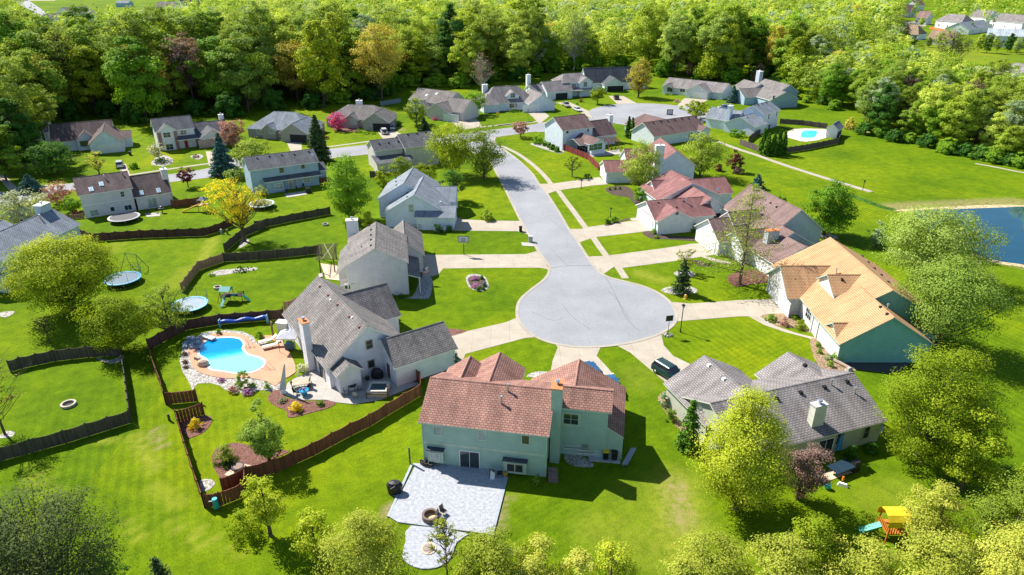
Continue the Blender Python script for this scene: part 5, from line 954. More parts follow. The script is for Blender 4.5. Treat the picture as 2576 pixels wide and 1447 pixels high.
# bottom left pines and bottom right mass
tree('large dark pine filling the bottom left corner',t(41,650,1980),t(41,660,690),1060*k,'pine','round',.1,2.2,.27,asp=.36,ncl=330,lob=.12)
tree('darker pine cut off by the left edge, bottom',t(41,60,1900),t(41,20,740),600*k,'conifer','round',.1,2.2,.27,asp=.36,ncl=240)
tree('small dark pine tip at the left edge above the corner pines',t(41,-60,1100),t(41,20,580),260*k,'pine','oval',.1,1.6,.18,asp=.5)
tree('green low bush right of the large corner pine',t(41,1080,1700),t(41,1080,1220),280*k,'mid','oval',.1,1,.2)
for lb,x,bs,tp,w_,kd in (('lime round tree near the orange play set, foremost at the bottom right',540,1500,840,480,'lime'),('gold-green tree mass left of the bottom right play set',300,1850,1110,760,'gold'),('gold-green low tree right below the play set',1050,1720,1110,620,'gold'),('gold-green tree to the right of the play set swings',1700,1250,640,620,'gold'),('gold-green tree at the right edge below the big lime tree',2350,1350,500,760,'olive'),('gold-green tree in the bottom right corner',2300,1950,1000,800,'gold'),('gold-green tree at the bottom edge, second from the right corner',1650,1950,1130,720,'gold'),('lime tree at the right edge, bottom',2600,1150,330,520,'lime')):
    tree(lb,t(44,x,bs),t(44,x,tp),w_*k,kd,'oval',.08,1.25,.2)
for lb,c4,x,bs,tp,w_,kd in (('yellow-lime shrub in the red mulch by the picket fence',31,1775,1300,1215,110,'yellow'),('round olive bush in the fire-pit bed',41,2060,415,265,200,'olive'),('small green shrub below the round olive bush',41,2055,460,395,110,'dark'),('yellow-gold round shrub in the mulch bed by the patio',32,430,1145,1062,115,'yellow'),('low green shrub right of the yellow-gold shrub',32,645,1095,1048,85,'mid'),('little tree with blue-green leaves on the pool border',31,2210,930,775,140,'pale'),('pointed small green shrub on the pool border',31,2420,945,870,60,'mid'),('green shrub by the pool steps, upper right',31,2350,480,420,80,'mid'),('green fern-like shrub on the upper pool rocks',31,1985,450,405,60,'mid'),('dark round bush at the garage corner of the pool house',32,1870,740,615,100,'dark'),('yellow-leaved bush behind the pool house gable',32,1220,235,90,100,'olive'),('pinkish shrub by the front walk of the pool house',32,1330,345,310,70,'pink'),('green ground shrubs by the pool house front bed',32,1290,320,250,90,'mid'),
  ('yellow round shrub at the back wall of the salmon-roofed house',43,362,620,535,90,'olive'),('grey-green hydrangea at the front corner of the grey-roofed house',33,1500,1100,970,100,'silver'),('shrub row under the side wall of the grey-roofed house',33,1560,1230,1110,110,'pale'),('dark shrub below the bedroom window of the grey-roofed house',44,1180,340,240,120,'dark'),('dark bush at the back wall of the grey-roofed house',44,1000,400,270,130,'dark'),
  ('clipped green ball in the soil bed, upper one by the orange-roofed house',34,708,570,520,55,'mid'),('clipped green ball in the soil bed, lower one by the orange-roofed house',34,720,625,578,55,'mid'),('green bush at the corner of the teal garage wall',34,880,690,600,110,'mid'),('blue-grey lavender clump below the green corner bush',34,800,680,630,70,'silver'),('lime low shrub by the fallen log bed',34,815,745,690,60,'mid'),('green spreading shrub at the left of the entry bed',34,280,330,270,110,'mid'),('reddish shrub in the middle of the entry bed',34,400,370,290,80,'pink'),('lime shrub right of the reddish entry bed shrub',34,540,400,320,110,'lime'),('green shrub at the far corner of the entry bed',34,490,320,285,60,'mid'),
  ('clipped yew at the left of the rose-roofed drive',23,1000,735,672,70,'arb'),('clipped yew at the right of the rose-roofed drive',23,1060,725,668,70,'arb'),('low juniper beside the big chimney house drive',23,815,325,282,100,'dark'),('first boxwood of three in the dark bed',23,1015,435,402,28,'arb'),('middle boxwood of three in the dark bed',23,1062,430,398,28,'arb'),('last boxwood of three in the dark bed',23,1108,427,396,28,'arb'),('shrub at the garage gable of the rose-roofed house',23,1415,830,780,60,'mid'),('low green shrub in the rose-roofed side bed',23,1440,870,840,55,'mid'),('dark cone yew beside the rose-roofed back gable',23,1778,820,730,65,'dark'),('low green plant in the bed below the larch house windows',23,1900,1110,1070,70,'mid'),
  ('small dark cone shrub on the pale blue house side wall',22,1450,790,740,50,'dark'),('dark-leaved shrub in front of the pale blue garage wall',22,1710,820,725,90,'dark'),('dark bush at the corner of the pale blue garage',22,1815,810,750,70,'dark'),('pink flower mound at the top of the oval island bed',22,2045,1245,1208,85,'lilac'),('pink flower mound at the bottom of the oval island bed',22,2055,1320,1275,95,'lilac'),('dark green mound in the oval island bed, lower left',22,2075,1345,1305,55,'dark'),('grey-green mound on the right of the oval island bed',22,2135,1305,1262,60,'spruce'),('green mound at the top of the oval island bed, right',22,2110,1240,1205,50,'dark'),('dark green mound in the oval island bed, lower right',22,2120,1335,1298,45,'dark'),
  ('low evergreen at the front corner of the gable-end house',22,1290,1410,1370,70,'dark'),('second low evergreen at the front of the gable-end house',22,1385,1410,1370,70,'dark'),('pink heather patch on the pool border, left',31,2000,880,848,80,'lilac'),('pink heather patch on the pool border, lower left',31,2110,980,925,100,'pink'),('purple heather patch on the pool border, lower right',31,2250,990,945,120,'lilac'),('low green heather by the pool border, right',31,2290,925,890,60,'mid'),('small dark heather clump at the left of the pool border',31,1670,640,612,50,'purple'),('second dark heather clump at the left of the pool border',31,1675,715,685,55,'purple'),('third dark heather clump at the left of the pool border',31,1680,760,735,55,'purple'),('flowering ground cover mound beside the pool-side patio',32,490,800,720,130,'white'),('lavender shrub mound near the closed patio umbrella',32,300,1070,1035,90,'silver'),
  ('low hedge along the brick house drive, left piece',12,1000,1200,1165,90,'mid'),('low hedge along the brick house drive, right piece',12,1100,1215,1185,120,'mid'),('green bush at the garage corner of the brick house',12,1108,1175,1120,50,'mid'),('dark shrub at the right corner of the brick house',12,1360,1140,1085,60,'dark'),('front garden shrub of the hip-roofed house, dark one',12,230,1250,1210,90,'dark'),('front garden shrub of the hip-roofed house near its drive',12,340,1255,1220,50,'mid'),('dark red shrub at the foot of the dark conifer',12,690,1260,1230,70,'maroon'),('red azalea at the door of the white garage house',12,1680,1090,1060,60,'magenta'),('small reddish tree at the dormer house corner',12,2205,1015,980,30,'maroon'),('yellow shrub under the dormer house window',12,2255,1035,1015,30,'yellow'),('green shrub line before the dormer house porch',12,2400,1015,985,110,'mid'),
  ('low blue juniper cluster in the round bed of the red-door house',21,1470,190,140,130,'dark'),('purple plants in the small bed by the red-door drive',21,1775,140,110,70,'purple'),('green mound beside the stone strip in the play yard',21,1920,1210,1182,60,'mid'),('mossy mound at the right end of the play yard stone strip',21,2200,1165,1130,160,'dark'),('ranch house foundation shrub, left',13,1530,862,842,50,'mid'),('ranch house foundation shrub, right',13,1580,865,848,30,'mid'),('purple flower patch beside the ranch drive',13,1625,925,900,60,'lilac'),('dark round shrub in the far circle lawn by the porch',13,760,925,885,40,'maroon'),('small green ball shrub near the far porch steps',13,720,945,925,35,'mid'),('green foundation shrub by the open dark garage',13,500,945,915,50,'mid'),('shrub at the corner of the shaded blue garage',13,960,850,780,60,'mid')):
    tree(lb,t(c4,x,bs),t(c4,x,tp),w_*k,kd,'dome',.02,1.5,.12,name='shrub',cat='shrub',trunk=False)
# ---------------- woods ----------------
def inpoly(x,y,P_):
    c_=np.zeros(len(x),bool); m=len(P_)
    for i in range(m):
        x0,y0=P_[i][0],P_[i][1]; x1,y1=P_[(i+1)%m][0],P_[(i+1)%m][1]
        k_=((y0>y)!=(y1>y))&(x<(x1-x0)*(y-y0)/((y1-y0) or 1e-9)+x0); c_^=k_
    return c_
wood=PL('11:-500,1260 0,1270 300,1240 500,1110 1000,1050 1330,1130 1400,1040 1980,1040 2250,1050 2572,960 12:400,955 680,970 900,905 1180,890 1360,790 1700,780 2000,790 2150,730 2250,715 2400,720 2500,745 13:340,690 600,640 900,620 1200,630 1500,690 2000,735 2280,760 14:240,720 330,760 480,850')
top=[gp((x,y)) for x,y in ((2010,215),(2120,190),(2230,120),(2260,60),(2150,0),(1700,5),(1200,5),(800,35),(520,80),(400,120),(250,155),(0,160),(-200,160))]
wood2=wood+top
lwood=PL('21:-900,330 -60,330 60,230 130,60 11:160,1440 330,1310 330,1230 0,1255 -500,1250')
rwood=PL('14:480,870 560,900 700,930 850,965 930,1000 1020,1080 1120,1200 1300,1230 1600,1310 1900,1390 2150,1447 24:1900,60 2200,160 2572,235 3000,300 14:3000,700 2600,1020 2450,970 2300,930 2050,860 1850,790 1650,740 1500,650 1380,520 1330,330 1250,180 700,500')
def variants(defs):
    out=[]
    for i,(kd,shp,rx,h,z0,dn,lf,sp) in enumerate(defs):
        n_=int(dn*11500); cc_,p,nr,val=crown_pts(rx,z0,h,shp,n_,lf,sp,100+i,ncl=95,lob=.25,shell=.38,csm=1.15)
        me=quads_mesh('crown',p,nr,lf*(.25+.28*rng.random(len(p))),.8,val,LEAF[kd]); mb=MB(); limbs(mb,cc_[::2],z0*.7,h,.26,h,1 if sp else 0,i,thin=.42)
        mt=bpy.data.meshes.new('trunk'); mt.from_pydata(mb.v,[],mb.f); mt.materials.append(PALEBARK if sp=='pale' else BARK); mt.update(); uvauto(mt); out.append((me,mt,rx,h))
    return out
def kind_mesh(base,kd,nm='crown'):
    me=base.copy(); me.materials.clear(); me.materials.append(LEAF[kd]); return me
LEAF['wgreen']=leafm('woodland_green',(.11,.21,.018,1),(.23,.355,.03,1),(.44,.56,.07,1))
LEAF['wyel']=leafm('woodland_yellow_green',(.20,.29,.02,1),(.38,.49,.05,1),(.64,.70,.14,1))
V=variants([('wgreen','tall',5.6,19,2.5,1.2,.62,False),('wyel','tall',5.2,18,3.5,1.0,.6,False),('olive','vase',6.2,20,5,.8,.52,True),('mid','round',6.2,18.5,2.5,1.25,.64,False),('dark','tall',5.2,18.5,1.5,1.25,.62,False),('silver','oval',5.4,18,4,.7,.5,True),('pale','tall',5.6,19,3.5,.95,.56,False),('orange','round',5.6,18,4,.8,.55,False),('wgreen','oval',5.0,17,1.5,1.2,.6,False),('wyel','round',6.6,19.5,4,1.0,.6,False),('lime','oval',5.2,18,3,1.0,.6,False),('purple','vase',4.6,15,4,.35,.4,True)])
WT=[.19,.17,.12,.07,.035,.06,.12,.03,.06,.08,.09,.006]
DESC=['deep green','yellow-green','thin olive','rounded mid-green','dark green','silvery grey-green','pale green','orange-tinged','dense low-crowned green','broad yellow-green','bright lime','bare purple-brown']
def scatter(poly,sp,seed):
    r_=np.random.default_rng(seed); X_=np.array([p[0] for p in poly]);Y_=np.array([p[1] for p in poly]); gx,gy=np.meshgrid(np.arange(X_.min(),X_.max(),sp),np.arange(Y_.min(),Y_.max(),sp*.9)); gx=gx.copy(); gx[1::2]+=sp/2
    x=gx.ravel()+r_.uniform(-.38,.38,gx.size)*sp; y=gy.ravel()+r_.uniform(-.38,.38,gx.size)*sp; m=inpoly(x,y,poly); return x[m],y[m]
extra=[]
for q_ in ((40,150,640),(200,1,620),(-60,100,600),(330,20,560),(120,300,500)): pass
nouse=[Vector(o_.location) for o_ in S.objects if o_.get('category') in ('house','building')]
def near_house(x,y,d): return any((x-q.x)**2+(y-q.y)**2<d*d for q in nouse)
wx,wy=scatter(wood2,10.6,3); vis=[]
for x,y in zip(wx,wy):
    px=proj((x,y,14)); 
    if -60<px[0]<2640 and px[1]>-60: vis.append((x,y))
vis.sort(key=lambda q:math.hypot(*q))
r=random.Random(11); indiv=vis[:205]; rest=vis[205:]
def where(x,y):
    p=proj((x,y,9)); c_='far left' if p[0]<380 else 'left' if p[0]<830 else 'centre left' if p[0]<1250 else 'centre' if p[0]<1650 else 'right' if p[0]<2050 else 'far right'; return c_
cnt={}
WL=[]
def wtree(x,y,vi,sc_,rz,grp,lab,z=0):
    WL.append((len(WL),lab,proj((x,y,8))[0]))
    _wt(x,y,vi,sc_,rz,grp,lab)
WR=[]
def _wt(x,y,vi,sc_,rz,grp,lab,z=0):
    cm,tm,rx,h=V[vi]; root=thing('woodland_tree',(x,y,0),lab,'tree',grp); WR.append(root); root.scale=(sc_,sc_,sc_*r.uniform(.82,1.22)); root.rotation_euler=(0,0,rz)
    for nm,m in (('crown',cm),('trunk',tm)): o=bpy.data.objects.new(nm,m); C.objects.link(o); o.parent=root
nb_=[(o_,o_.get('label','')) for o_ in S.objects]
def front_of(x,y):
    best=None
    for q,lb in HP:
        d=(q[0]-x)**2+(q[1]-y)**2
        if best is None or d<best[0]: best=(d,lb)
    return best[1]
HP=[((o_.location.x,o_.location.y),n_) for o_ in S.objects for n_ in [o_.get('label','')] if o_.get('category')=='house' and o_.location.y<360]
SHORT={'white and brick':'red-door house','stone-fronted':'blue hip roof','tan brick':'brick hip-roofed house','tan house with':'white double garage','grey hip-roofed':'dormer house','two-storey grey':'twin-gable house','house with dark':'shaded blue house','low grey-roofed':'white-garage ranch','teal-sided':'shade-teal gabled house','pale blue-white':'shaded gable house','house almost':'half-hidden left house','pale blue stepped':'twin-chimney house'}
def short(lb):
    for a,b_ in SHORT.items():
        if lb.startswith(a): return b_
    return 'row of houses'
rowc={}
for x,y in indiv:
    vi=r.choices(range(len(V)),WT)[0]; s_=short(front_of(x,y)); d=math.hypot(x,y); 
    bd=min((Vector((x,y,0))-q).length for q in wood[2:]); lab='%s %s tree behind the %s'%('front-row' if bd<13 else 'second-row' if bd<26 else 'deep-wood',DESC[vi],s_); wtree(x,y,vi,r.uniform(1.1,1.6),r.random()*6.28,'trees of the wood behind the houses',lab)
rx_,ry_=scatter(rwood,7.4,8); rv=[]
for x,y in zip(rx_,ry_):
    p=proj((x,y,8))
    if p[0]<2700: rv.append((x,y))
rv.sort(key=lambda q:math.hypot(*q)); r2=random.Random(4)
for x,y in rv[:85]:
    vi=r2.choices(range(len(V)),[.12,.16,.2,.06,.08,.1,.1,.02,.08,.04,.02,.04])[0]; p=proj((x,y,6)); 
    lab='%s tree in the right-hand thicket, %s'%(DESC[vi],'by the pond lawn' if p[1]>330 else 'near the small pool' if p[0]<2150 else 'below the bare field' if p[1]<240 else 'in its middle'); wtree(x,y,vi,r2.uniform(.6,.86),r2.random()*6.28,'trees of the right-hand thicket',lab)
for i,(tx,ty,vi) in enumerate(((60,1640,0),(190,1520,4),(-60,1500,8),(300,1430,2),(-160,1640,3),(20,1450,1),(130,1390,0),(420,1330,2),(250,1340,8),(-250,1450,1))):
    q_=gp(T(1,1,tx,ty)); wtree(q_.x,q_.y,vi,.9+.05*(i%4),i,'trees of the wood behind the houses','%s tree with visible trunk at the left edge, before the half-hidden house'%DESC[vi])
BW=[]
# understorey bushes along the thicket edge
edge=PL('14:500,900 620,935 760,950 870,1000 1150,1225 1300,1245 1420,1290 1560,1300 1720,1340 1900,1395 2060,1420 2200,1440 24:1950,75 2080,110 2200,165 2330,190 2450,215 2560,235')
bv=variants([('dark','dome',2.6,3.6,.2,.55,.4,False),('mid','dome',2.6,3.6,.2,.55,.4,False)])
for i,p in enumerate(edge):
    cm,tm,rx,h=bv[i%2]; root=thing('bush',(p.x,p.y+1.5,0),('dark' if i%2==0 else 'mid-green')+' bush on the front edge of the right-hand thicket','bush','bushes along the thicket edge'); BW.append((root,root['label'],proj(p)[0])); root.scale=(r.uniform(.7,1.2),)*3; o=bpy.data.objects.new('foliage',cm); C.objects.link(o); o.parent=root
front=smoothp(wood[2:34],False,3)
last=None
for i,p in enumerate(front):
    if last is not None and (p-last).length<11: continue
    last=p; cm,tm,rx,h=bv[i%2]; root=thing('bush',(p.x,p.y-1,0),('dark' if i%2==0 else 'mid-green')+' undergrowth bush under the front trees of the wood','bush','undergrowth bushes along the front of the wood'); BW.append((root,root['label'],proj(p)[0])); root.scale=(r.uniform(1.4,2.2),r.uniform(1.3,1.8),r.uniform(1.3,2.4)); o=bpy.data.objects.new('foliage',cm); C.objects.link(o); o.parent=root
# the rest of the wood, too many to single out: one mesh
def mass(name,pts,label,hmul=1.0,leafs=1250,lf=.64,kinds=('wgreen','wyel','olive','pale','mid','silver','orange'),wts=(.28,.3,.12,.14,.07,.08,.01),seed=1):
    r_=np.random.default_rng(seed); m=len(pts)
    P_=np.array(pts); kd=r_.choice(len(kinds),m,p=np.array(wts)/sum(wts)); vs=[];ns=[];ss=[];va=[];mi=[]
    for i in range(m):
        h=r_.uniform(17,27)*hmul; rx=r_.uniform(5.2,8.8)*hmul; dist=math.hypot(*P_[i]); nl=leafs if dist<480 else int(leafs*.7)
        cc_,p,nr,val=crown_pts(rx,h*.25,h,('tall','round','oval')[i%3],nl,lf,False,seed*1000+i,ncl=40,lob=.22,shell=.34,csm=1.2)
        p[:,0]+=P_[i,0]; p[:,1]+=P_[i,1]; vs.append(p); ns.append(nr); k_=lf*hmul*(.45+.4*r_.random(len(p)))*(1 if dist<480 else 1.25); ss.append(k_); va.append(np.clip(val*.4+.6*r_.random(),0,1)); mi.append(np.full(len(p),kd[i]))
    me=quads_mesh(name,np.concatenate(vs),np.concatenate(ns),np.concatenate(ss),.85,np.concatenate(va),LEAF[kinds[0]])
    for q in kinds[1:]: me.materials.append(LEAF[q])
    me.polygons.foreach_set('material_index',np.concatenate(mi).astype('i')); me.update()
    o=bpy.data.objects.new(name,me); C.objects.link(o); tag(o,label,'woods',None,'stuff'); return o
mass('woodland',rest,'dense spring wood filling the back of the view')
mass('thicket',[q for q in rv[85:]],'mixed spring thicket between the park lawn and the bare field',.66,900,.75,seed=5)
r3=random.Random(9); far_pts=[]
for _ in range(7000):
    x=r3.uniform(-900,900); y=r3.uniform(520,1700); p=proj((x,y,8)); g_p=proj((x,y,0))
    if not(-80<p[0]<2650 and -90<p[1]): continue
    if near_house(x,y,25): continue
    if 60<g_p[0]<420 and g_p[1]<60: continue
    if inpoly(np.array([x]),np.array([y]),wood2)[0]: continue
    q=gp((2330,40))
    # keep the open fields in front of the top right houses clear
    if 2150<g_p[0] and g_p[1]>85: continue
    if g_p[0]>2150 and r3.random()<.55: continue
    if g_p[0]<900 and r3.random()<.3: continue
    far_pts.append((x,y))
mass('distant_woodland',far_pts[:2100],'distant tree cover round the far houses',.7,150,1.5,seed=2)
hp=PL('14:1700,430 1800,440 1950,455 2050,440 2150,475 2230,480 2320,490 2420,470 2500,490 2300,440 2440,440 2560,430 1560,420 1480,400 1400,370 1950,400 1700,200 1900,230 2080,300 1640,240')
for i,p in enumerate(hp):
    vi=(0,2,4,6,1)[i%5]; wtree(p.x,p.y,vi,.5 if i%3 else .36,i,'trees round the far right houses','%s tree in the row before the far right houses'%DESC[vi])
conifs=[('bare forked tree standing tall above the right-hand thicket',t(14,1850,700),t(14,1830,240),420*k)]
tree(conifs[0][0],conifs[0][1],conifs[0][2],conifs[0][3],'olive','vase',.35,.3,.3,sparse='bare')
tree('tall rounded lime tree in front of the woods above the far ranch',t(13,1910,740),t(13,1910,350),300*k,'lime','cone',.1,1.5,.4)
tree('broad golden-topped tree standing out of the wood behind the brick house',t(12,1210,930),t(12,1210,190),440*k,'orange','round',.25,1.6,.4)
tree('golden-green tree in the left wood behind the shaded gable house',t(11,430,1130),t(11,400,470),430*k,'yellow','tall',.3,.9,.4) if 0 else tree('golden-green tree in the left wood behind the shaded gable house',t(11,430,1130),t(11,400,470),430*k,'gold','tall',.3,1.0,.4)
tree('orange-yellow tree in the middle of the left wood',t(11,1400,1050),t(11,1400,370),400*k,'orange','tall',.3,.9,.4)
tree('golden tree at the left edge of the picture, in the wood',t(11,0,1250),t(11,10,520),300*k,'gold','tall',.3,1.0,.4)
tree('tall dark-trunked tree with thin crown in the left wood',t(11,700,1060),t(11,560,150),330*k,'olive','vase',.4,.5,.4,sparse='bare')
tree('grey leafless tree at the wood edge behind the dormer house',t(12,2110,830),t(12,2090,450),230*k,'purple','oval',.2,.35,.3,sparse='bare',bark=PALEBARK)
tree('white-limbed bare-branched tree behind the twin-gable house',t(13,690,640),t(13,720,60),300*k,'pale','tall',.3,.9,.4,sparse='bare',bark=PALEBARK)
tree('reddish-brown budding tree at the wood edge right of the ranch',t(13,1730,700),t(13,1730,530),100*k,'pink','oval',.1,1.0,.3)
tree('reddish-brown budding tree behind the shade-teal gabled house',t(14,160,760),t(14,150,560),130*k,'pink','oval',.1,1.0,.3)

ORD=['leftmost','second','third','fourth','fifth','sixth','seventh','eighth','ninth','tenth','eleventh','twelfth']+['%dth'%i for i in range(13,99)]
grp_={}
for q in [(WR[i],l,x) for i,l,x in WL]+BW: grp_.setdefault(q[1],[]).append(q)
for l,qs in grp_.items():
    if len(qs)>1:
        qs.sort(key=lambda q:q[2])
        for i,q in enumerate(qs): q[0]['label']=l+', '+(ORD[0] if i==0 else 'rightmost' if i==len(qs)-1 else ORD[i]+' from left')
# ---------------- vehicles ----------------
def paint(nm,c): 
    if nm in _M: return _M[nm]
    m=N(nm,.25,.5); m.b.inputs['Base Color'].default_value=c; m.b.inputs['Coat Weight'].default_value=.6; m.b.inputs['Metallic'].default_value=.25; _M[nm]=m.m; return m.m
CG=plain('car_glass',(.02,.025,.03,1),.05,0,.9,.1); LAMP=plain('headlight_glass',(.75,.75,.72,1),.15); TAIL=plain('tail_light_red',(.35,.01,.01,1),.2)
def car(name,label,cat,p0,ang,kind,col,L=None,group=None,spare=False):
    """p0: picture point of the middle of the car on the ground; ang: heading in degrees (0 = +x)"""
    c0=Vector((gp(p0).x,gp(p0).y,0)); a=R(ang); u=Vector((math.cos(a),math.sin(a),0)); n_=Vector((-u.y,u.x,0)); z0=Vector((0,0,.06)); 
    root=thing(name,c0,label,cat,group); w2,L=(.93,L or 4.7) if kind!='sedan' else (.89,L or 4.5)
    def P(x,y,z): return c0+z0+u*x+n_*y+Vector((0,0,z))
    H=L/2
    if kind=='suv': body=[(-H,.45,.62,.9),(-H+.1,.3,.98,1),(-.9,.27,1.0,1),(H-1.15,.27,.99,1),(H-.35,.28,.92,.97),(H,.42,.66,.86)]; cab=[(-H+.12,-H+.45,.98),(H-1.75,H-1.15,.98)]; rz=1.68
    elif kind=='sedan': body=[(-H,.38,.6,.88),(-H+.2,.25,.82,.98),(-1,.22,.86,1),(H-1.2,.22,.84,1),(H-.4,.24,.72,.96),(H,.36,.55,.84)]; cab=[(-H+.75,-H+1.35,.84),(H-2.0,H-1.3,.84)]; rz=1.36
    else: body=[(-H,.5,.85,.95),(-H+.1,.4,1.0,1),(-.2,.38,1.0,1),(H-1.3,.38,1.0,1),(H-.3,.4,.92,.97),(H,.5,.7,.88)]; cab=[(-.75,-.5,1.0),(H-2.2,H-1.55,1.0)]; rz=1.75
    b=MB(); rings=[]
    for x,zb,zt,kw in body:
        w_=w2*kw; rings.append([P(x,-w_*.96,zb),P(x,w_*.96,zb),P(x,w_,zb+.18),P(x,w_,(zb+zt)/2+.1),P(x,w_*.9,zt),P(x,-w_*.9,zt),P(x,-w_,(zb+zt)/2+.1),P(x,-w_,zb+.18)])
    m=8; k0=len(b.v)
    for rg in rings: b.v+=[tuple(p) for p in rg]
    for i in range(len(rings)-1):
        for j in range(m): q=(j+1)%m; b.f.append([k0+i*m+j,k0+(i+1)*m+j,k0+(i+1)*m+q,k0+i*m+q][::-1]); b.mi.append(0)
    b.f.append([k0+j for j in range(m)]); b.mi.append(0); b.f.append([k0+(len(rings)-1)*m+j for j in range(m)][::-1]); b.mi.append(0)
    part('body',b,col,root)
    (xb0,xb1,zc),(xf1,xf0,_)=(cab[0][0],cab[0][1],cab[0][2]),(cab[1][0],cab[1][1],0)
    wb,wt=w2*.88,w2*.70; g=MB(); bot=[P(xb0,-wb,zc-.02),P(xf0,-wb,zc-.02),P(xf0,wb,zc-.02),P(xb0,wb,zc-.02)]; tp=[P(xb1,-wt,rz-.06),P(xf1,-wt,rz-.06),P(xf1,wt,rz-.06),P(xb1,wt,rz-.06)]; g.hexa(bot,tp); part('windows',g,CG,root)
    rf=MB(); rf.hexa([P(xb1-.08,-wt-.04,rz-.07),P(xf1+.05,-wt-.04,rz-.07),P(xf1+.05,wt+.04,rz-.07),P(xb1-.08,wt+.04,rz-.07)],[P(xb1,-wt+.06,rz),P(xf1-.05,-wt+.06,rz),P(xf1-.05,wt-.06,rz),P(xb1,wt-.06,rz)])
    for fx in (0,.36,.7,1):   # pillars
        for sg in (-1,1):
            A=P(xb0+(xf0-xb0)*fx,sg*wb*1.01,zc); B=P(xb1+(xf1-xb1)*fx,sg*wt*1.03,rz-.04); rf.cyl(A,B,.045,.04,4)
    if kind=='suv':
        for q in (-.42,-.22,0,.22,.42): rf.hexa([P(xb1+.15,q*1.2-.03,rz),P(xf1-.35,q*1.2-.03,rz),P(xf1-.35,q*1.2+.03,rz),P(xb1+.15,q*1.2+.03,rz)],[P(xb1+.15,q*1.2-.02,rz+.05),P(xf1-.35,q*1.2-.02,rz+.05),P(xf1-.35,q*1.2+.02,rz+.05),P(xb1+.15,q*1.2+.02,rz+.05)])
    part('roof',rf,col,root)
    for x in (-L*.31,L*.32):
        for sg in (-1,1):
            q=MB(); A=P(x,sg*(w2-.2),.30); B=P(x,sg*(w2+.02),.30); q.cyl(A,B,.34,None,14); wh=part('wheel',q,RUBBER,root); q=MB(); q.cyl(P(x,sg*(w2+.0),.30),P(x,sg*(w2+.04),.30),.2,.17,10); part('rim',q,METAL,wh)
    for sg in (-1,1):
        q=MB(); A=P(H-.1,sg*w2*.62,.66); q.box((A.x,A.y,A.z-.07),(.26,.34,.14),a); part('headlight',q,LAMP,root)
        q=MB(); A=P(-H+.05,sg*w2*.74,.72); q.box((A.x,A.y,A.z-.1),(.14,.2,.26),a); part('tail_light',q,TAIL,root)
        q=MB(); A=P(xf0-.35,sg*(w2+.12),1.0 if kind!='sedan' else .86); q.box(A,(.12,.18,.13),a); part('mirror',q,col,root)
    if kind=='truck':
        q=MB(); A=[P(-H+.15,-w2*.74,.72),P(-.85,-w2*.74,.72),P(-.85,w2*.74,.72),P(-H+.15,w2*.74,.72)]; q.hexa(A,[p+Vector((0,0,.31)) for p in A]); part('cargo_bed',q,plain('bed_liner',(.05,.05,.05,1)),root)
    if spare: q=MB(); q.cyl(P(-H-.02,0,.95),P(-H-.22,0,.95),.36,None,14); part('spare_wheel',q,RUBBER,root)
    return root
DG=paint('dark_green_paint',(.012,.05,.05,1)); NB=paint('blue_paint',(.02,.10,.22,1)); WP=paint('white_paint',(.7,.7,.7,1)); SP=paint('silver_paint',(.42,.45,.48,1)); BP=paint('black_paint',(.015,.016,.02,1)); GP=paint('green_paint',(.03,.13,.09,1)); TP=paint('champagne_paint',(.5,.46,.4,1)); RP=paint('red_paint',(.35,.02,.02,1))
dg=lambda A,B:math.degrees(math.atan2((gp(B)-gp(A)).y,(gp(B)-gp(A)).x))
aH=dg(t(33,1480,800),t(33,1600,900))
car('parked_suv','dark green off-road car with ribbed roof parked on the drive of the grey-roofed house','suv',t(33,1545,835),dg(t(33,1470,830),t(33,1590,905)),'suv',DG,4.6)
car('parked_suv','blue car with spare wheel behind the salmon roof, nearer the turning circle','suv',t(33,838,830),dg(t(33,860,790),t(33,800,720)) ,'suv',NB,4.6,spare=True)
car('parked_car','blue car almost hidden behind the right end of the salmon roof','car',t(33,1035,945),dg(t(33,1040,950),t(33,1000,860)),'sedan',NB)
car('parked_suv','white off-road car with spare wheel cover on the brick house drive','suv',t(12,1225,1208),dg(t(12,1240,1240),t(12,1190,1170)),'suv',WP,4.6,spare=True)
car('parked_car','silver car beside the white off-road car','car',t(12,1290,1170),dg(t(12,1310,1190),t(12,1270,1135)),'suv',SP,4.5)
car('pickup_truck','champagne pickup truck on the drive of the twin-gable house','pickup',t(13,622,965),dg(t(13,580,930),t(13,665,980)),'truck',TP,5.6)
car('parked_car','white saloon car behind the pickup truck','car',t(13,725,1005),dg(t(13,690,990),t(13,760,1020)),'sedan',WP,4.8)
car('parked_suv','dark red-brown off-road car on the drive of the shaded blue house','suv',t(13,1075,898),90,'suv',paint('maroon_paint',(.08,.02,.025,1)),4.4)
car('parked_car','silver-white car on the far drive behind the twin-chimney house','car',t(13,2048,990),dg(t(13,2100,985),t(13,2010,985)),'suv',SP,4.6)
car('parked_car','dark blue car in front of the silver-white far car','car',t(13,2070,1015),dg(t(13,2120,1010),t(13,2040,1015)),'suv',NB,4.5)
car('pickup_truck','green pickup truck at the rim of the far turning circle','pickup',t(13,1970,1093),dg(t(13,2030,1095),t(13,1910,1090)),'truck',GP,5.4)
car('parked_car','white hatchback on the drive of the shaded gable house','car',t(21,1088,225),dg(t(21,1085,250),t(21,1085,180)),'suv',WP,4.3)
car('parked_car','silver car on the far top left street','car',t(11,110,82),dg(t(11,60,80),t(11,150,85)),'suv',SP,6)
car('parked_car','black car nearest the top left corner roof','car',t(11,110,112),dg(t(11,60,112),t(11,150,112)),'suv',BP,6)
car('parked_car','dark car furthest up the top left street','car',t(11,105,35),dg(t(11,60,30),t(11,150,38)),'suv',BP,7)
car('parked_car','small red car on the far top left street','car',t(11,297,113),dg(t(11,270,113),t(11,320,113)),'sedan',RP,6)
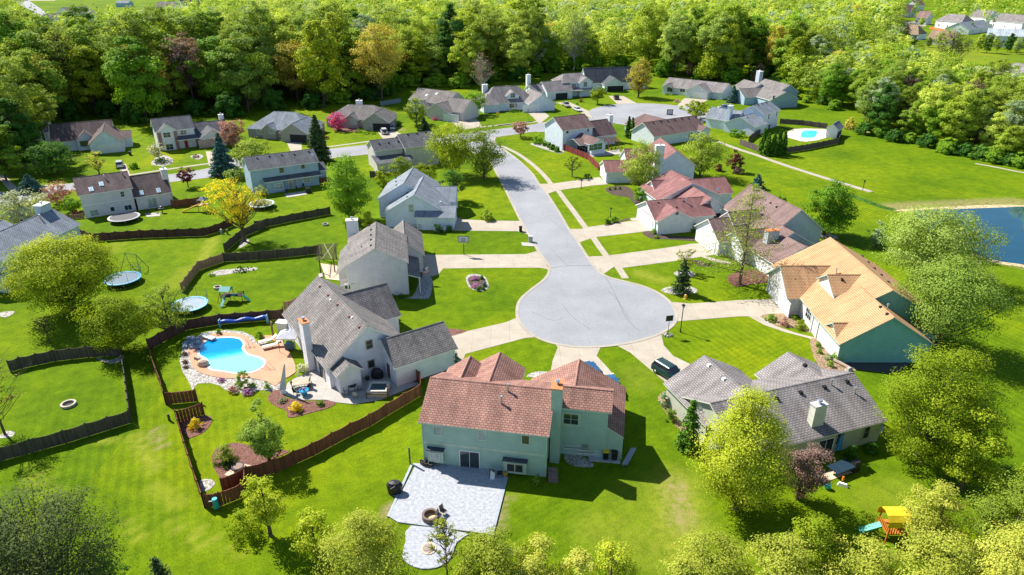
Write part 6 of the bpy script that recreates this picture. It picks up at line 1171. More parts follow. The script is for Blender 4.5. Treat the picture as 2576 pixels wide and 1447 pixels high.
# ---------------- garden things ----------------
V3=lambda p,z=0:Vector((p.x,p.y,z))
def tramp(label,p,wpx,net=True,h=.85,rim=None,bed=None,nh=1.7,netc=None):
    c0=gp(t(*p)); d=(c0-Vector((0,0,CH))).length; r_=wpx*k/2*d/F; root=thing('trampoline',V3(c0),label,'trampoline'); rim=rim or plain('blue_rim_pad',(.06,.28,.42,1),.5)
    b=MB(); b.lathe(V3(c0),[(r_*.98,h-.06),(r_*.98,h+.04),(r_*.84,h+.05),(r_*.84,h-.02)],28); part('rim_pad',b,rim,root); b=MB(); b.v=[(c0.x+math.cos(i*.2244)*r_*.85,c0.y+math.sin(i*.2244)*r_*.85,h) for i in range(28)]; b.f=[list(range(28))]; b.mi=[0]; part('jumping_mat',b,bed or plain('grey_blue_mat',(.10,.15,.20,1),.7),root)
    for i in range(6): a=i*1.047; q=MB(); q.cyl((c0.x+math.cos(a)*r_*.93,c0.y+math.sin(a)*r_*.93,0),(c0.x+math.cos(a)*r_*.93,c0.y+math.sin(a)*r_*.93,h-.05),.03,None,5); part('leg',q,METAL,root)
    if net:
        for i in range(8):
            if netc=='back' and not 0<=(i*.785)<=3.2: continue
            a=i*.785; q=MB(); q.cyl((c0.x+math.cos(a)*r_,c0.y+math.sin(a)*r_,.4),(c0.x+math.cos(a)*r_*1.03,c0.y+math.sin(a)*r_*1.03,h+nh),.028,None,5); part('net_pole',q,plain('pole_green',(.04,.16,.14,1),.6),root)
        q=MB()
        for i in range(48):
            a=i/48*6.283; 
            if netc=='back' and not 0<=a<=3.3: continue
            q.cyl((c0.x+math.cos(a)*r_,c0.y+math.sin(a)*r_,h),(c0.x+math.cos(a)*r_*1.02,c0.y+math.sin(a)*r_*1.02,h+nh*.95),.008,None,3)
        nn=24
        for zz in (.25,.5,.75,.95):
            for i in range(nn if netc!='back' else 13):
                a0,a1=i/nn*6.283,(i+1)/nn*6.283; q.cyl((c0.x+math.cos(a0)*r_,c0.y+math.sin(a0)*r_,h+nh*zz),(c0.x+math.cos(a1)*r_,c0.y+math.sin(a1)*r_,h+nh*zz),.009,None,3)
        part('safety_net',q,plain('net_green',(.03,.10,.09,1),.8),root)
    return root
tramp('blue-rimmed trampoline with a green net standing beside the A-frame swing',(21,1120,1275),275)
tramp('pale blue trampoline with a half net between the olive tree and the wavy fence',(31,1725,225),290,netc='back',bed=plain('pale_mat',(.22,.28,.33,1),.7),rim=plain('light_blue_pad',(.20,.48,.66,1),.5))
tramp('black trampoline without net against the plum-roofed house',(21,1130,712),235,net=False,rim=plain('grey_pad',(.33,.34,.36,1),.5),bed=plain('black_mat',(.03,.03,.04,1)))
tramp('white-ringed trampoline overgrown by yellow twigs near the shade-blue two-storey house',(22,120,590),215,net=False,rim=plain('white_pad',(.55,.62,.62,1),.5),bed=plain('olive_mat',(.14,.14,.04,1)))
tree('yellow-leaved twigs growing up through the white-ringed trampoline',t(22,120,595),t(22,125,400),190*k,'gold','dome',.15,.35,.15,name='shrub',cat='shrub',trunk=False)
def bars(root,name,segs,r_,m,n=6):
    for a,b_ in segs: q=MB(); q.cyl(a,b_,r_,None,n); part(name,q,m,root)
# A-frame swing
c0=V3(g1(21,1215,1160)); root=thing('swing_frame',c0,'dark green A-frame swing stand on the left lawn','swing'); gm=plain('frame_green',(.02,.09,.06,1),.5); Z=Vector((0,0,1))
P1=V3(g1(21,1090,1180)); P2=V3(g1(21,1165,1090)); P3=V3(g1(21,1275,1205)); P4=V3(g1(21,1345,1135)); T1=(P1+P2)/2*.5+(P3+P4)/2*.5
e1=(P1+P2)/2; e2=(P3+P4)/2; t1=V3(e1*.78+e2*.22,2.9); t2=V3(e1*.25+e2*.75,2.9); bars(root,'leg',[(P1,t1),(P2,t1),(P3,t2),(P4,t2)],.045,gm); bars(root,'crossbar',[(t1,t2),((P1+t1)/2,(P2+t1)/2),((P3+t2)/2,(P4+t2)/2)],.045,gm)
for f in (.3,.7): a=t1.lerp(t2,f); bars(root,'chain',[(a,V3(a,.6)),(a+Vector((.35,0,0)),V3(a,.6)+Vector((.35,0,0)))],.012,METAL,4); q=MB(); q.box(V3(a+Vector((.17,0,0)),.55),(.45,.2,.05)); part('seat',q,BLACK,root)
# green-roof play tower
c0=V3(g1(21,2065,1440)); root=thing('play_tower',c0,'wooden play tower with teal canopy, slide and side deck in the middle back yard','play set'); wd=plain('playset_wood',(.07,.05,.04,1),.8); teal=plain('teal_plastic',(.01,.24,.23,1),.4); s=.95
for dx in (-s,s):
    for dy in (-s,s): bars(root,'post',[(c0+Vector((dx,dy,0)),c0+Vector((dx,dy,2.7)))],.06,wd)
q=MB(); q.box(c0+Vector((0,0,1.25)),(2.1,2.1,.1)); part('deck',q,wd,root); q=MB(); q.hexa([c0+Vector((x,y,2.55)) for x,y in ((-1.15,-1.2),(1.15,-1.2),(1.15,1.2),(-1.15,1.2))],[c0+Vector((x,y,3.15)) for x,y in ((-1.1,-.05),(1.1,-.05),(1.1,.05),(-1.1,.05))]); part('canopy',q,teal,root)
q=MB()
for i in range(9): q.box(c0+Vector((-.95+i*.24,-1.0,1.3)),(.09,.05,.65))
part('railing',q,wd,root); q=MB(); q.hexa([c0+Vector((-.4,-1.1,1.2)),c0+Vector((.15,-1.1,1.2)),c0+Vector((.15,-3.2,.15)),c0+Vector((-.4,-3.2,.15))],[c0+Vector((-.4,-1.1,1.42)),c0+Vector((.15,-1.1,1.42)),c0+Vector((.15,-3.2,.32)),c0+Vector((-.4,-3.2,.32))]); part('slide',q,teal,root)
q=MB(); q.box(c0+Vector((2.6,.2,1.2)),(1.5,1.4,.1)); 
for i in range(7): q.box(c0+Vector((1.95+i*.22,-.5,1.3)),(.08,.05,.55)); q.box(c0+Vector((1.95+i*.22,.9,1.3)),(.08,.05,.55))
part('side_deck',q,wd,root); bars(root,'post',[(c0+Vector((3.2,-.4,0)),c0+Vector((3.2,-.4,1.9))),(c0+Vector((3.2,.85,0)),c0+Vector((3.2,.85,1.9))),(c0+Vector((-1.9,-.9,0)),c0+Vector((-1,-.9,2.2)))],.06,wd); q=MB(); q.hexa([c0+Vector((3.3,-.2,1.2)),c0+Vector((3.3,.4,1.2)),c0+Vector((4.7,.1,.1)),c0+Vector((4.7,-.5,.1))][::-1],[c0+Vector((3.3,-.2,1.35)),c0+Vector((3.3,.4,1.35)),c0+Vector((4.7,.1,.25)),c0+Vector((4.7,-.5,.25))][::-1]); part('climbing_ramp',q,teal,root)
q=MB(); q.box(c0+Vector((1.45,.1,1.28)),(.9,1.1,.12)); part('bridge',q,teal,root)
root.scale=(.74,.74,.8)
# orange playset lower right
c0=V3(g1(44,1350,1105)); root=thing('play_set','orange'and c0,'orange wooden play set with yellow rounded canopy, green slide and swing arm, bottom right','play set'); ow=plain('orange_wood',(.50,.17,.02,1),.7); yl=plain('yellow_canvas',(.80,.58,.02,1),.6); grs=plain('green_slide',(.01,.30,.20,1),.4)
for dx in (-.8,.8):
    for dy in (-.8,.8): bars(root,'post',[(c0+Vector((dx*1.15,dy*1.15,0)),c0+Vector((dx,dy,2.3)))],.07,ow)
q=MB(); q.box(c0+Vector((0,0,1.2)),(1.8,1.8,.1)); part('deck',q,ow,root); q=MB()
for i in range(8): q.box(c0+Vector((-.8+i*.23,-.85,1.25)),(.1,.05,.7)); q.box(c0+Vector((-.85,-.8+i*.23,1.25)),(.05,.1,.7))
part('railing',q,ow,root); q=MB(); pr=[(-1.0+ .0,2.1),(-.95,2.7),(-.55,3.15),(0,3.3),(.55,3.15),(.95,2.7),(1.0,2.1)]; k_0=0
for i in range(len(pr)-1):
    (y0,z0_),(y1,z1_)=pr[i],pr[i+1]; q.face([c0+Vector((x,y,z)) for x,y,z in ((-1.1,y0,z0_),(1.1,y0,z0_),(1.1,y1,z1_),(-1.1,y1,z1_))]); q.face([c0+Vector((x,y*.96,z-.04)) for x,y,z in ((-1.1,y0,z0_),(1.1,y0,z0_),(1.1,y1,z1_),(-1.1,y1,z1_))][::-1])
part('canopy',q,yl,root); q=MB(); q.hexa([c0+Vector(p_) for p_ in ((-.9,.0,1.15),(-.9,.6,1.15),(-2.5,.9,.1),(-2.5,.3,.1))][::-1],[c0+Vector(p_) for p_ in ((-.9,.0,1.35),(-.9,.6,1.35),(-2.5,.9,.3),(-2.5,.3,.3))][::-1]); part('slide',q,grs,root)
e=c0+Vector((3.6,1.6,2.4)); bars(root,'swing_beam',[(c0+Vector((.8,.3,2.35)),e)],.08,ow); bars(root,'leg',[(e,V3(e+Vector((.6,-.9,0)))),(e,V3(e+Vector((.6,.9,0))))],.07,ow)
for f in (.45,.75): a=(c0+Vector((.8,.3,2.35))).lerp(e,f); bars(root,'chain',[(a,V3(a,.8))],.02,METAL,4); q=MB(); q.box(V3(a,.5),(.5,.4,.35)); part('seat',q,WHITE,root)
# orange slide set by yellow tree
c0=V3(g1(21,1850,625)); root=thing('play_set',c0,'small wooden play set with a yellow-orange slide under the yellow tree','play set'); wd2=plain('pale_play_wood',(.42,.28,.16,1),.8)
for dx in (-.8,.8):
    for dy in (-.8,.8): bars(root,'post',[(c0+Vector((dx,dy,0)),c0+Vector((dx,dy,2.8)))],.07,wd2)
q=MB(); q.box(c0+Vector((0,0,1.4)),(1.8,1.8,.1)); part('deck',q,wd2,root); q=MB(); q.hexa([c0+Vector(p_) for p_ in ((-.8,-.3,1.4),(-.8,.4,1.4),(-4.3,-.6,.1),(-4.3,-1.3,.1))][::-1],[c0+Vector(p_) for p_ in ((-.8,-.3,1.65),(-.8,.4,1.65),(-4.3,-.6,.3),(-4.3,-1.3,.3))][::-1]); part('slide',q,plain('amber_slide',(.62,.33,.02,1),.4),root); q=MB(); q.box(c0+Vector((0,0,2.6)),(1.9,1.9,.5),0,0,None,.3); part('canopy',q,plain('dark_blue_canvas',(.03,.06,.12,1)),root)
def simple(name,label,cat,items,group=None):
    root=None
    for nm,mb,m in items:
        if root is None:
            v=mb.v; root=thing(name,Vector((sum(p[0] for p in v)/len(v),sum(p[1] for p in v)/len(v),min(p[2] for p in v))),label,cat,group)
        part(nm,mb,m,root)
    return root
def M1(f): b=MB(); f(b); return b
# fire rings
def firering(label,p,r_,h=.3,m=STONE,z=0,fill=None):
    c0=V3(g1(*p),z); simple('fire_ring',label,'fire pit',[('ring',M1(lambda b:b.lathe(c0,[(r_,0),(r_,h),(r_*.72,h),(r_*.72,.03)],16)),m),('ash_bed',M1(lambda b:b.cyl(c0,c0+Vector((0,0,.06)),r_*.73,None,14)),fill or plain('ash',(.06,.055,.05,1),.95))])
STN2=plain('pale_block',(.42,.36,.28,1),.9)
firering('pale stone fire ring on the left back lawn',(31,622,1095),.85,.3,STN2); firering('tan block fire ring beside the play tower',(21,1970,1325),.62,.35,STN2); firering('square-looking stone fire ring on the lawn behind the gable-end house',(22,695,752),.6,.35,STONE)
firering('round brown stone fire pit on the stamped patio beside two chairs',(42,1645,940),.8,.5,plain('brown_block',(.16,.12,.10,1),.9),.14,plain('fire_sand',(.6,.42,.22,1),.95)); firering('stone-rimmed ring set in the round lower patio',(42,1628,1215),.72,.06,plain('tan_rim',(.48,.40,.30,1)),.12,plain('pea_gravel',(.28,.22,.18,1)))
c0=V3(g1(41,2160,490),.07); simple('fire_bowl','dark metal fire bowl on the paved corner by the round olive bush','fire bowl',[('bowl',M1(lambda b:b.lathe(c0,[(.45,0),(.62,.25),(.66,.45),(.55,.45),(.45,.2),(0.01,.15)],14)),BLACK),('grate',M1(lambda b:b.cyl(c0+Vector((0,0,.38)),c0+Vector((0,0,.42)),.5,None,12)),plain('rusty_grate',(.2,.12,.09,1)))])
# basketball hoop
c0=V3(g1(22,1948,1020)); u_=Vector((1,0,0)); simple('basketball_hoop','basketball hoop with clear backboard standing in the lawn edge beside the long drive','basketball hoop',[('pole',M1(lambda b:b.cyl(c0,c0+Vector((0,0,2.9)),.07,.06,8)),BLACK),('backboard',M1(lambda b:b.box(c0+Vector((0,-.2,2.55)),(1.8,.06,1.1))),plain('clear_board',(.55,.62,.62,1),.2)),('board_frame',M1(lambda b:[b.box(c0+Vector((0,-.24,z_)),(1.9,.06,.07)) for z_ in (2.5,3.62)]+[b.box(c0+Vector((x,-.24,2.5)),(.07,.06,1.15)) for x in (-.93,.93)]+[b.box(c0+Vector((x,-.25,2.75)),(.04,.04,.45)) for x in (-.3,.3)]+[b.box(c0+Vector((0,-.25,z_)),(.62,.04,.04)) for z_ in (2.75,3.2)]),BLACK),('rim',M1(lambda b:b.lathe(c0+Vector((0,-.55,2.7)),[(.23,0),(.25,.03),(.23,.05),(.21,.03),(.23,0)],14)),plain('rim_red',(.6,.08,.02,1))),('net',M1(lambda b:[b.cyl(c0+Vector((math.cos(i)*.22,-.55+math.sin(i)*.22,2.7)),c0+Vector((math.cos(i+.3)*.12,-.55+math.sin(i+.3)*.12,2.3)),.012,None,3) for i in (0,.8,1.6,2.4,3.2,4,4.8,5.6)]),WHITE)])
# lamp posts
def lamp(label,p,h):
    c0=V3(g1(*p)); simple('street_lamp' if h>2.6 else 'garden_lamp',label,'lamp',[('pole',M1(lambda b:(b.cyl(c0,c0+Vector((0,0,.35)),.13,.09,8),b.cyl(c0+Vector((0,0,.35)),c0+Vector((0,0,h-.5)),.075,.06,8))),BLACK),('lantern',M1(lambda b:b.box(c0+Vector((0,0,h-.5)),(.22,.22,.38),0,0,None,1.45)),plain('lantern_glass',(.3,.34,.36,1),.15)),('cap',M1(lambda b:b.box(c0+Vector((0,0,h-.12)),(.5,.5,.24),0,0,None,.15)),BLACK)])
lamp('tall black lamp post on the lawn edge of the cul-de-sac',(33,1655,435),4.4); lamp('small black lamp post with pale lantern by the rose-roofed drive',(23,1023,680),2.0); lamp('small black lamp post in the big chimney house drive strip',(23,757,420),2.2); lamp('small black lamp post before the dormer house porch',(13,277,1055),2.4)
c0=V3(g1(33,1540,465)); simple('street_sign','black rectangular sign on a thin post in a ring of stones by the cul-de-sac','sign',[('post',M1(lambda b:b.cyl(c0,c0+Vector((0,0,3.1)),.035,None,6)),BLACK),('panel',M1(lambda b:b.box(c0+Vector((0,-.04,2.35)),(1.05,.05,.85),R(12))),BLACK)])
simple('rock_ring','ring of pale rocks round the foot of the black sign','rocks',[('rocks',M1(lambda b:[b.box(c0+Vector((math.cos(i*.9)*.55,math.sin(i*.9)*.4,0)),(.4,.3,.25),i,0,None,.6) for i in range(7)]),STONE)])
c0=V3(g1(24,1112,438)); simple('park_sign','thin dark sign post at the end of the park path','sign post',[('post',M1(lambda b:b.cyl(c0,c0+Vector((0,0,2.4)),.07,None,6)),BLACK),('plate',M1(lambda b:b.box(c0+Vector((0,-.05,2.0)),(.35,.05,.5))),BLACK)])
c0=V3(g1(33,1700,135)); yh=plain('hydrant_yellow',(.75,.45,.06,1),.5); simple('fire_hydrant','yellow fire hydrant on the lawn below the small dark spruce','fire hydrant',[('barrel',M1(lambda b:b.lathe(c0,[(.24,0),(.24,.08),(.15,.1),(.15,.6),(.2,.62),(.17,.75),(.05,.85)],10)),yh),('outlet',M1(lambda b:b.cyl(c0+Vector((-.28,0,.45)),c0+Vector((.28,0,.45)),.075,None,8)),yh)])
def bin_(label,p,lid,body=BLACK,z=0,rot=0,h=1.05):
    c0=V3(g1(*p),z); simple('wheelie_bin',label,'wheelie bin',[('body',M1(lambda b:b.box(c0+Vector((0,0,.05)),(.5,.58,h-.1),rot,0,None,1.18)),body),('lid',M1(lambda b:b.box(c0+Vector((0,0,h-.05)),(.68,.76,.09),rot,0,None,.9)),lid),('wheel',M1(lambda b:b.cyl(c0+Vector((-.3,.3,.12)),c0+Vector((.3,.3,.12)),.12,None,8)),RUBBER)])
bin_('black wheelie bin with yellow lid at the back wall of the salmon-roofed house',(43,975,395),plain('yellow_lid',(.75,.52,.02,1),.5),z=.08); bin_('all-black wheelie bin right of the yellow-lidded one',(43,1055,400),BLACK,z=.08); bin_('dark bin with its lid open at the end of the pale blue house drive',(22,2460,810),BLACK); bin_('dark bin beside the garage of the shaded gable house',(21,1180,120),BLACK); bin_('dark bin beside the white garage door, behind the round green tree',(12,1965,1045),BLACK)
c0=V3(g1(23,300,905)); simple('utility_box','pale metal utility cabinet on a concrete pad at the kerb','utility cabinet',[('cabinet',M1(lambda b:b.box(c0,(.8,.6,1.25))),plain('cabinet_beige',(.55,.56,.50,1))),('door',M1(lambda b:b.box(c0+Vector((0,-.31,.15)),(.62,.03,.9))),plain('cabinet_grey',(.3,.36,.36,1)))])
# pergolas
def pergola(label,F4,h,m,posts,brace=False,n_=15):
    A,B,Cc,D=[V3(p_,h) for p_ in F4]; root=thing('pergola',V3(A),label,'pergola')
    for i in range(n_): f=i/(n_-1); a=A.lerp(B,f) if 0 else A.lerp(D,f); b_=B.lerp(Cc,f); q=MB(); q.cyl(a,b_,.055,None,4); part('slat',q,m,root)
    for f in (.15,.85): q=MB(); q.cyl(A.lerp(B,f)-Vector((0,0,.12)),D.lerp(Cc,f)-Vector((0,0,.12)),.08,None,4); part('beam',q,m,root)
    if brace: bars(root,'brace',[(A.lerp(B,.3)+Vector((0,0,.08)),D.lerp(Cc,.8)+Vector((0,0,.08))),(A.lerp(B,.8)+Vector((0,0,.08)),D.lerp(Cc,.3)+Vector((0,0,.08)))],.04,TANT,4)
    for fx,fy in posts: p_=A.lerp(B,fx).lerp(D.lerp(Cc,fx),fy); q=MB(); q.box(V3(p_),(.16,.16,h-.1)); part('post',q,m,root)
pg=plain('pergola_brown',(.085,.05,.04,1),.8)
pergola('dark brown pergola behind the gable-end house',[g1(22,x,y,2.7) for x,y in ((605,1065),(790,1060),(810,920),(625,925))],2.7,pg,((.15,.1),(.15,.9),(.85,.1),(.85,.9)),True)
pergola('reddish pergola over the patio next to the glazed sunroom',[g1(13,x,y,2.5) for x,y in ((1000,1292),(1118,1278),(1075,1240),(955,1248))],2.5,plain('pergola_red',(.22,.09,.08,1),.8),((.1,.1),(.1,.9),(.9,.1),(.9,.9)),False,10)
# pool yard things
def chairs(label,p,m,z=0,rot=0,group=None):
    c0=V3(g1(*p),z); q=Vector((math.cos(rot),math.sin(rot),0)); w_=Vector((-q.y,q.x,0)); fr=[]
    root=thing('patio_chair',c0,label,'chair',group); part('seat',M1(lambda b:b.box(c0+Vector((0,0,.38)),(.5,.5,.06),rot)),m,root); part('backrest',M1(lambda b:b.hexa([c0+w_*.22-q*.24+Vector((0,0,.44)),c0+w_*.22+q*.24+Vector((0,0,.44)),c0+w_*.26+q*.24+Vector((0,0,.44)),c0+w_*.26-q*.24+Vector((0,0,.44))],[c0+w_*.32-q*.24+Vector((0,0,.98)),c0+w_*.32+q*.24+Vector((0,0,.98)),c0+w_*.37+q*.24+Vector((0,0,.98)),c0+w_*.37-q*.24+Vector((0,0,.98))])),m,root)
    for a,b_ in ((-1,-1),(1,-1),(1,1),(-1,1)): e=c0+q*a*.22+w_*b_*.22; part('leg',M1(lambda b:b.cyl(e,e+Vector((0,0,.38)),.02,None,4)),BLACK,root)
def tablet(label,p,m,z,size,h=.73,rnd=False,rot=0,lm=BLACK):
    c0=V3(g1(*p),z); root=thing('patio_table',c0,label,'table'); part('table_top',M1(lambda b:(b.cyl(c0+Vector((0,0,h)),c0+Vector((0,0,h+.05)),size[0]/2,None,16) if rnd else b.box(c0+Vector((0,0,h)),(size[0],size[1],.06),rot))),m,root)
    for a,b_ in ((-1,-1),(1,-1),(1,1),(-1,1)): e=c0+Vector((a*size[0]*.33,b_*size[1]*.33,0)); part('leg',M1(lambda b:b.cyl(e,e+Vector((0,0,h)),.03,None,4)),lm,root)
tanf=plain('tan_table',(.42,.33,.24,1),.8); rB=R(15)
tablet('tan-topped rectangular table on the pale pool patio','32' and (32,475,935),tanf,.075,(2.0,1.4),rot=rB)
for i,(x,y,r_) in enumerate(((415,945,1.57),(430,1000,1.57),(540,900,-1.57),(550,950,-1.57))): chairs(['upper left','lower left','upper right','lower right'][i]+' dark chair at the tan-topped patio table',(32,x,y),BLACK,.075,r_,'chairs round the tan-topped table')
c0=V3(g1(32,505,1005),.075); simple('water_fountain','small blue fountain with a red ball below the tan-topped table','fountain',[('basin',M1(lambda b:b.lathe(c0,[(.35,0),(.4,.5),(.6,.62),(.6,.72),(.5,.72),(.4,.6),(.01,.6)],12)),plain('fountain_blue',(.02,.25,.45,1),.3)),('ball',M1(lambda b:b.lathe(c0+Vector((0,0,.65)),[(.01,0),(.12,.05),(.17,.17),(.12,.3),(.01,.34)],8)),plain('ball_red',(.6,.05,.05,1)))])
c0=V3(g1(32,320,985),.075); simple('patio_umbrella','closed pale blue-white parasol leaning beside the pool patio','umbrella',[('canopy',M1(lambda b:b.hexa([c0+Vector(p_) for p_ in ((-.5,-.15,.4),(.3,-.15,.4),(.3,.15,.4),(-.5,.15,.4))],[c0+Vector(p_) for p_ in ((.55,-.05,4.0),(.7,-.05,4.0),(.7,.05,4.0),(.55,.05,4.0))])),plain('parasol_cloth',(.55,.62,.68,1),.7)),('pole',M1(lambda b:b.cyl(c0,c0+Vector((.65,0,4.1)),.04)),METAL),('base',M1(lambda b:b.cyl(c0,c0+Vector((0,0,.25)),.4,.35,12)),WHITE)])
tablet('dark round table at the shaded back corner of the pool house','z' and (32,940,965),BLACK,.075,(1.1,1.1),rnd=True)
for i,(x,y,r_) in enumerate(((920,935,0),(1005,960,-1.2),(885,1005,1.6),(970,1030,3.1))): chairs(['blue-backed chair behind','pale chair right of','pale chair left of','pale chair in front of'][i]+' the dark round table',(32,x,y),plain('chair_blue',(.04,.22,.34,1)) if i==0 else plain('chair_pale',(.42,.40,.38,1)),.075,r_)
c0=V3(g1(32,1180,985),.075); rH=R(20); simple('hot_tub','square hot tub with wooden rail in the shade behind the pool house','hot tub',[('shell',M1(lambda b:[b.box(c0+Vector((x,y,0)),s_,rH*0) for x,y,s_ in ((0,-.95,(2.4,.25,.9)),(0,.95,(2.4,.25,.9)),(-1.08,0,(.25,1.7,.9)),(1.08,0,(.25,1.7,.9)))]),plain('tub_cream',(.5,.47,.42,1))),('water',M1(lambda b:b.box(c0+Vector((0,0,.0)),(1.95,1.7,.7))),plain('tub_water',(.02,.06,.08,1),.05)),('step_rail',M1(lambda b:(b.box(c0+Vector((0,-1.25,.55)),(2.6,.1,.12)),b.box(c0+Vector((-1.3,-1.25,0)),(.12,.12,.75)),b.box(c0+Vector((1.3,-1.25,0)),(.12,.12,1.9)))),plain('rail_wood',(.13,.08,.05,1)))])
c0=V3(g1(32,1165,850),.075); simple('grill','black covered barbecue grill in the corner of the pool house','grill',[('cover',M1(lambda b:b.lathe(c0,[(.75,0),(.8,.5),(.72,1.0),(.45,1.3),(.02,1.4)],10,0,1,.6)),BLACK)])
c0=V3(g1(32,1075,870),.075); simple('potted_plant','spiky potted plant by the back wall of the pool house','potted plant',[('pot',M1(lambda b:b.lathe(c0,[(.2,0),(.3,.4),(.26,.4),(.01,.35)],8)),BLACK),('plant_leaves',M1(lambda b:[b.face([c0+Vector((0,0,.35)),c0+Vector((math.cos(i)*.1,math.sin(i)*.1,.6)),c0+Vector((math.cos(i)*.4,math.sin(i)*.4,1.0)),c0+Vector((math.cos(i+.3)*.1,math.sin(i+.3)*.1,.6))]) for i in range(14)]),plain('agave_green',(.2,.28,.1,1)))])
# gazebo
c0=V3(g1(32,375,590),.085); root=thing('gazebo',c0,'white-canopied grill gazebo standing by the pool house wall','gazebo')
for a,b_ in ((-1,-1),(1,-1),(1,1),(-1,1)): part('post',M1(lambda b:b.cyl(c0+Vector((a*1.1,b_*.9,0)),c0+Vector((a*1.1,b_*.9,2.1)),.035,None,5)),BLACK,root)
part('canopy',M1(lambda b:(b.hexa([c0+Vector((x*1.3,y*1.1,2.0)) for x,y in ((-1,-1),(1,-1),(1,1),(-1,1))],[c0+Vector((x*1.3,y*1.1,2.2)) for x,y in ((-1,-1),(1,-1),(1,1),(-1,1))]),b.hexa([c0+Vector((x*1.25,y*1.05,2.21)) for x,y in ((-1,-1),(1,-1),(1,1),(-1,1))],[c0+Vector((x*.35,y*.3,2.9)) for x,y in ((-1,-1),(1,-1),(1,1),(-1,1))]))),plain('canvas_white',(.72,.70,.72,1)),root); part('vent_cap',M1(lambda b:b.box(c0+Vector((0,0,2.92)),(.5,.4,.12),0,0,None,.4)),plain('canvas_blue',(.2,.25,.35,1)),root)
simple('grill','blue-grey grill under the white-canopied gazebo','grill',[('body',M1(lambda b:b.box(c0+Vector((0,0,0)),(1.2,.55,.9))),plain('grill_blue',(.04,.10,.14,1))),('hood',M1(lambda b:b.box(c0+Vector((0,0,.9)),(.9,.5,.3),0,0,None,.7)),plain('grill_hood',(.05,.15,.2,1)))])
c0=V3(g1(32,320,430),.05); simple('storage_cabinet','white slatted storage cabinet at the rear corner of the pool house','cabinet',[('body',M1(lambda b:b.box(c0,(1.5,1.0,1.5),R(-10))),WHITE),('lid',M1(lambda b:b.box(c0+Vector((0,0,1.5)),(1.7,1.2,.12),R(-10))),WHITE)])
c0=V3(g1(32,222,468),.05); simple('wooden_post','brown wooden post at the far end of the pool deck','post',[('shaft',M1(lambda b:b.box(c0,(.22,.22,2.2))),plain('post_wood',(.25,.14,.08,1)))])
for i,(x,y) in enumerate(((180,530),(215,575))):
    c0=V3(g1(32,x,y),.085); u_=Vector((math.cos(R(28)),math.sin(R(28)),0)); v_=Vector((-u_.y,u_.x,0)); lb=['upper','lower'][i]+' one of the two pale sun loungers on the salmon pool deck'; root=thing('sun_lounger',c0,lb,'sun lounger','loungers on the pool deck'); cl=plain('lounger_cloth',(.58,.50,.42,1),.8)
    def LB(b,x0,z0_,x1,z1_): b.hexa([c0+u_*x0-v_*.35+Vector((0,0,z0_)),c0+u_*x1-v_*.35+Vector((0,0,z1_)),c0+u_*x1+v_*.35+Vector((0,0,z1_)),c0+u_*x0+v_*.35+Vector((0,0,z0_))],[c0+u_*x0-v_*.35+Vector((0,0,z0_+.09)),c0+u_*x1-v_*.35+Vector((0,0,z1_+.09)),c0+u_*x1+v_*.35+Vector((0,0,z1_+.09)),c0+u_*x0+v_*.35+Vector((0,0,z0_+.09))])
    part('seat',M1(lambda b:LB(b,-1.3,.32,.4,.34)),cl,root); part('backrest',M1(lambda b:LB(b,.42,.35,1.2,.85)),cl,root)
    for a in (-1.2,-.0,.9):
        for b_ in (-.32,.32): e=c0+u_*a+v_*b_; part('leg',M1(lambda b:b.cyl(e,e+Vector((0,0,.34)),.025,None,4)),BLACK,root)
# rocks, handrails, slab at the pool
c0=V3(g1(31,1840,735),.09); simple('pool_rock','sandy boulder at the pool rim','boulder',[('stone',M1(lambda b:b.lathe(c0,[(.75,0),(.8,.3),(.6,.6),(.25,.78),(.01,.8)],9,0,1,.75)),plain('sand_rock',(.5,.38,.28,1),.9))]); c1_=V3(g1(31,1790,690),.09); simple('pool_rock','thin slab stone leaning beside the sandy boulder','boulder',[('stone',M1(lambda b:b.box(c1_,(1.1,.35,.4),R(-30),0,None,.8)),plain('grey_rock',(.32,.29,.26,1),.9))])
c0=V3(g1(31,1890,500),.1); simple('diving_slab','pale spout slab over the upper end of the pool','slab',[('slab',M1(lambda b:b.box(c0+Vector((0,0,.2)),(2.2,.8,.18),R(-28))),plain('slab_pale',(.55,.55,.52,1))),('support',M1(lambda b:b.box(c0+Vector((-.5,.3,0)),(.7,.6,.2),R(-28))),STONE)])
rr_=random.Random(3)
for i,(x,y) in enumerate(((1700,540),(1740,560),(1770,520),(1680,570),(1800,540),(1730,510),(1760,580),(1850,480))):
    c0=V3(g1(31,x,y),.06); o=simple('garden_rock','flat blue-grey rock heaped at the upper left end of the kidney pool','rock',[('stone',M1(lambda b:b.box(c0,(1.3,.8,.3+.1*(i%3)),rr_.uniform(0,3),0,None,.75)),plain('blue_rock',(.22,.25,.30,1),.9))],'rock heap at the upper pool end')
def rail(label,pts,z):
    P_=[V3(g1(*p_),zz) for p_,zz in zip(pts,z)]; root=thing('pool_handrail',V3(P_[0]),label,'handrail')
    for off in (Vector((0,0,0)),Vector((.55,.15,0))): bars(root,'rail',[(P_[i]+off,P_[i+1]+off) for i in range(len(P_)-1)],.03,METAL,5)
rail('curved white handrail at the lower right of the pool',[(31,2350,755),(31,2350,755),(31,2400,765),(31,2455,790)],(.1,.8,.85,.1)); rail('curved white handrail at the upper right of the pool',[(31,2215,570),(31,2215,570),(31,2245,560),(31,2262,590)],(.1,.8,.85,.1))
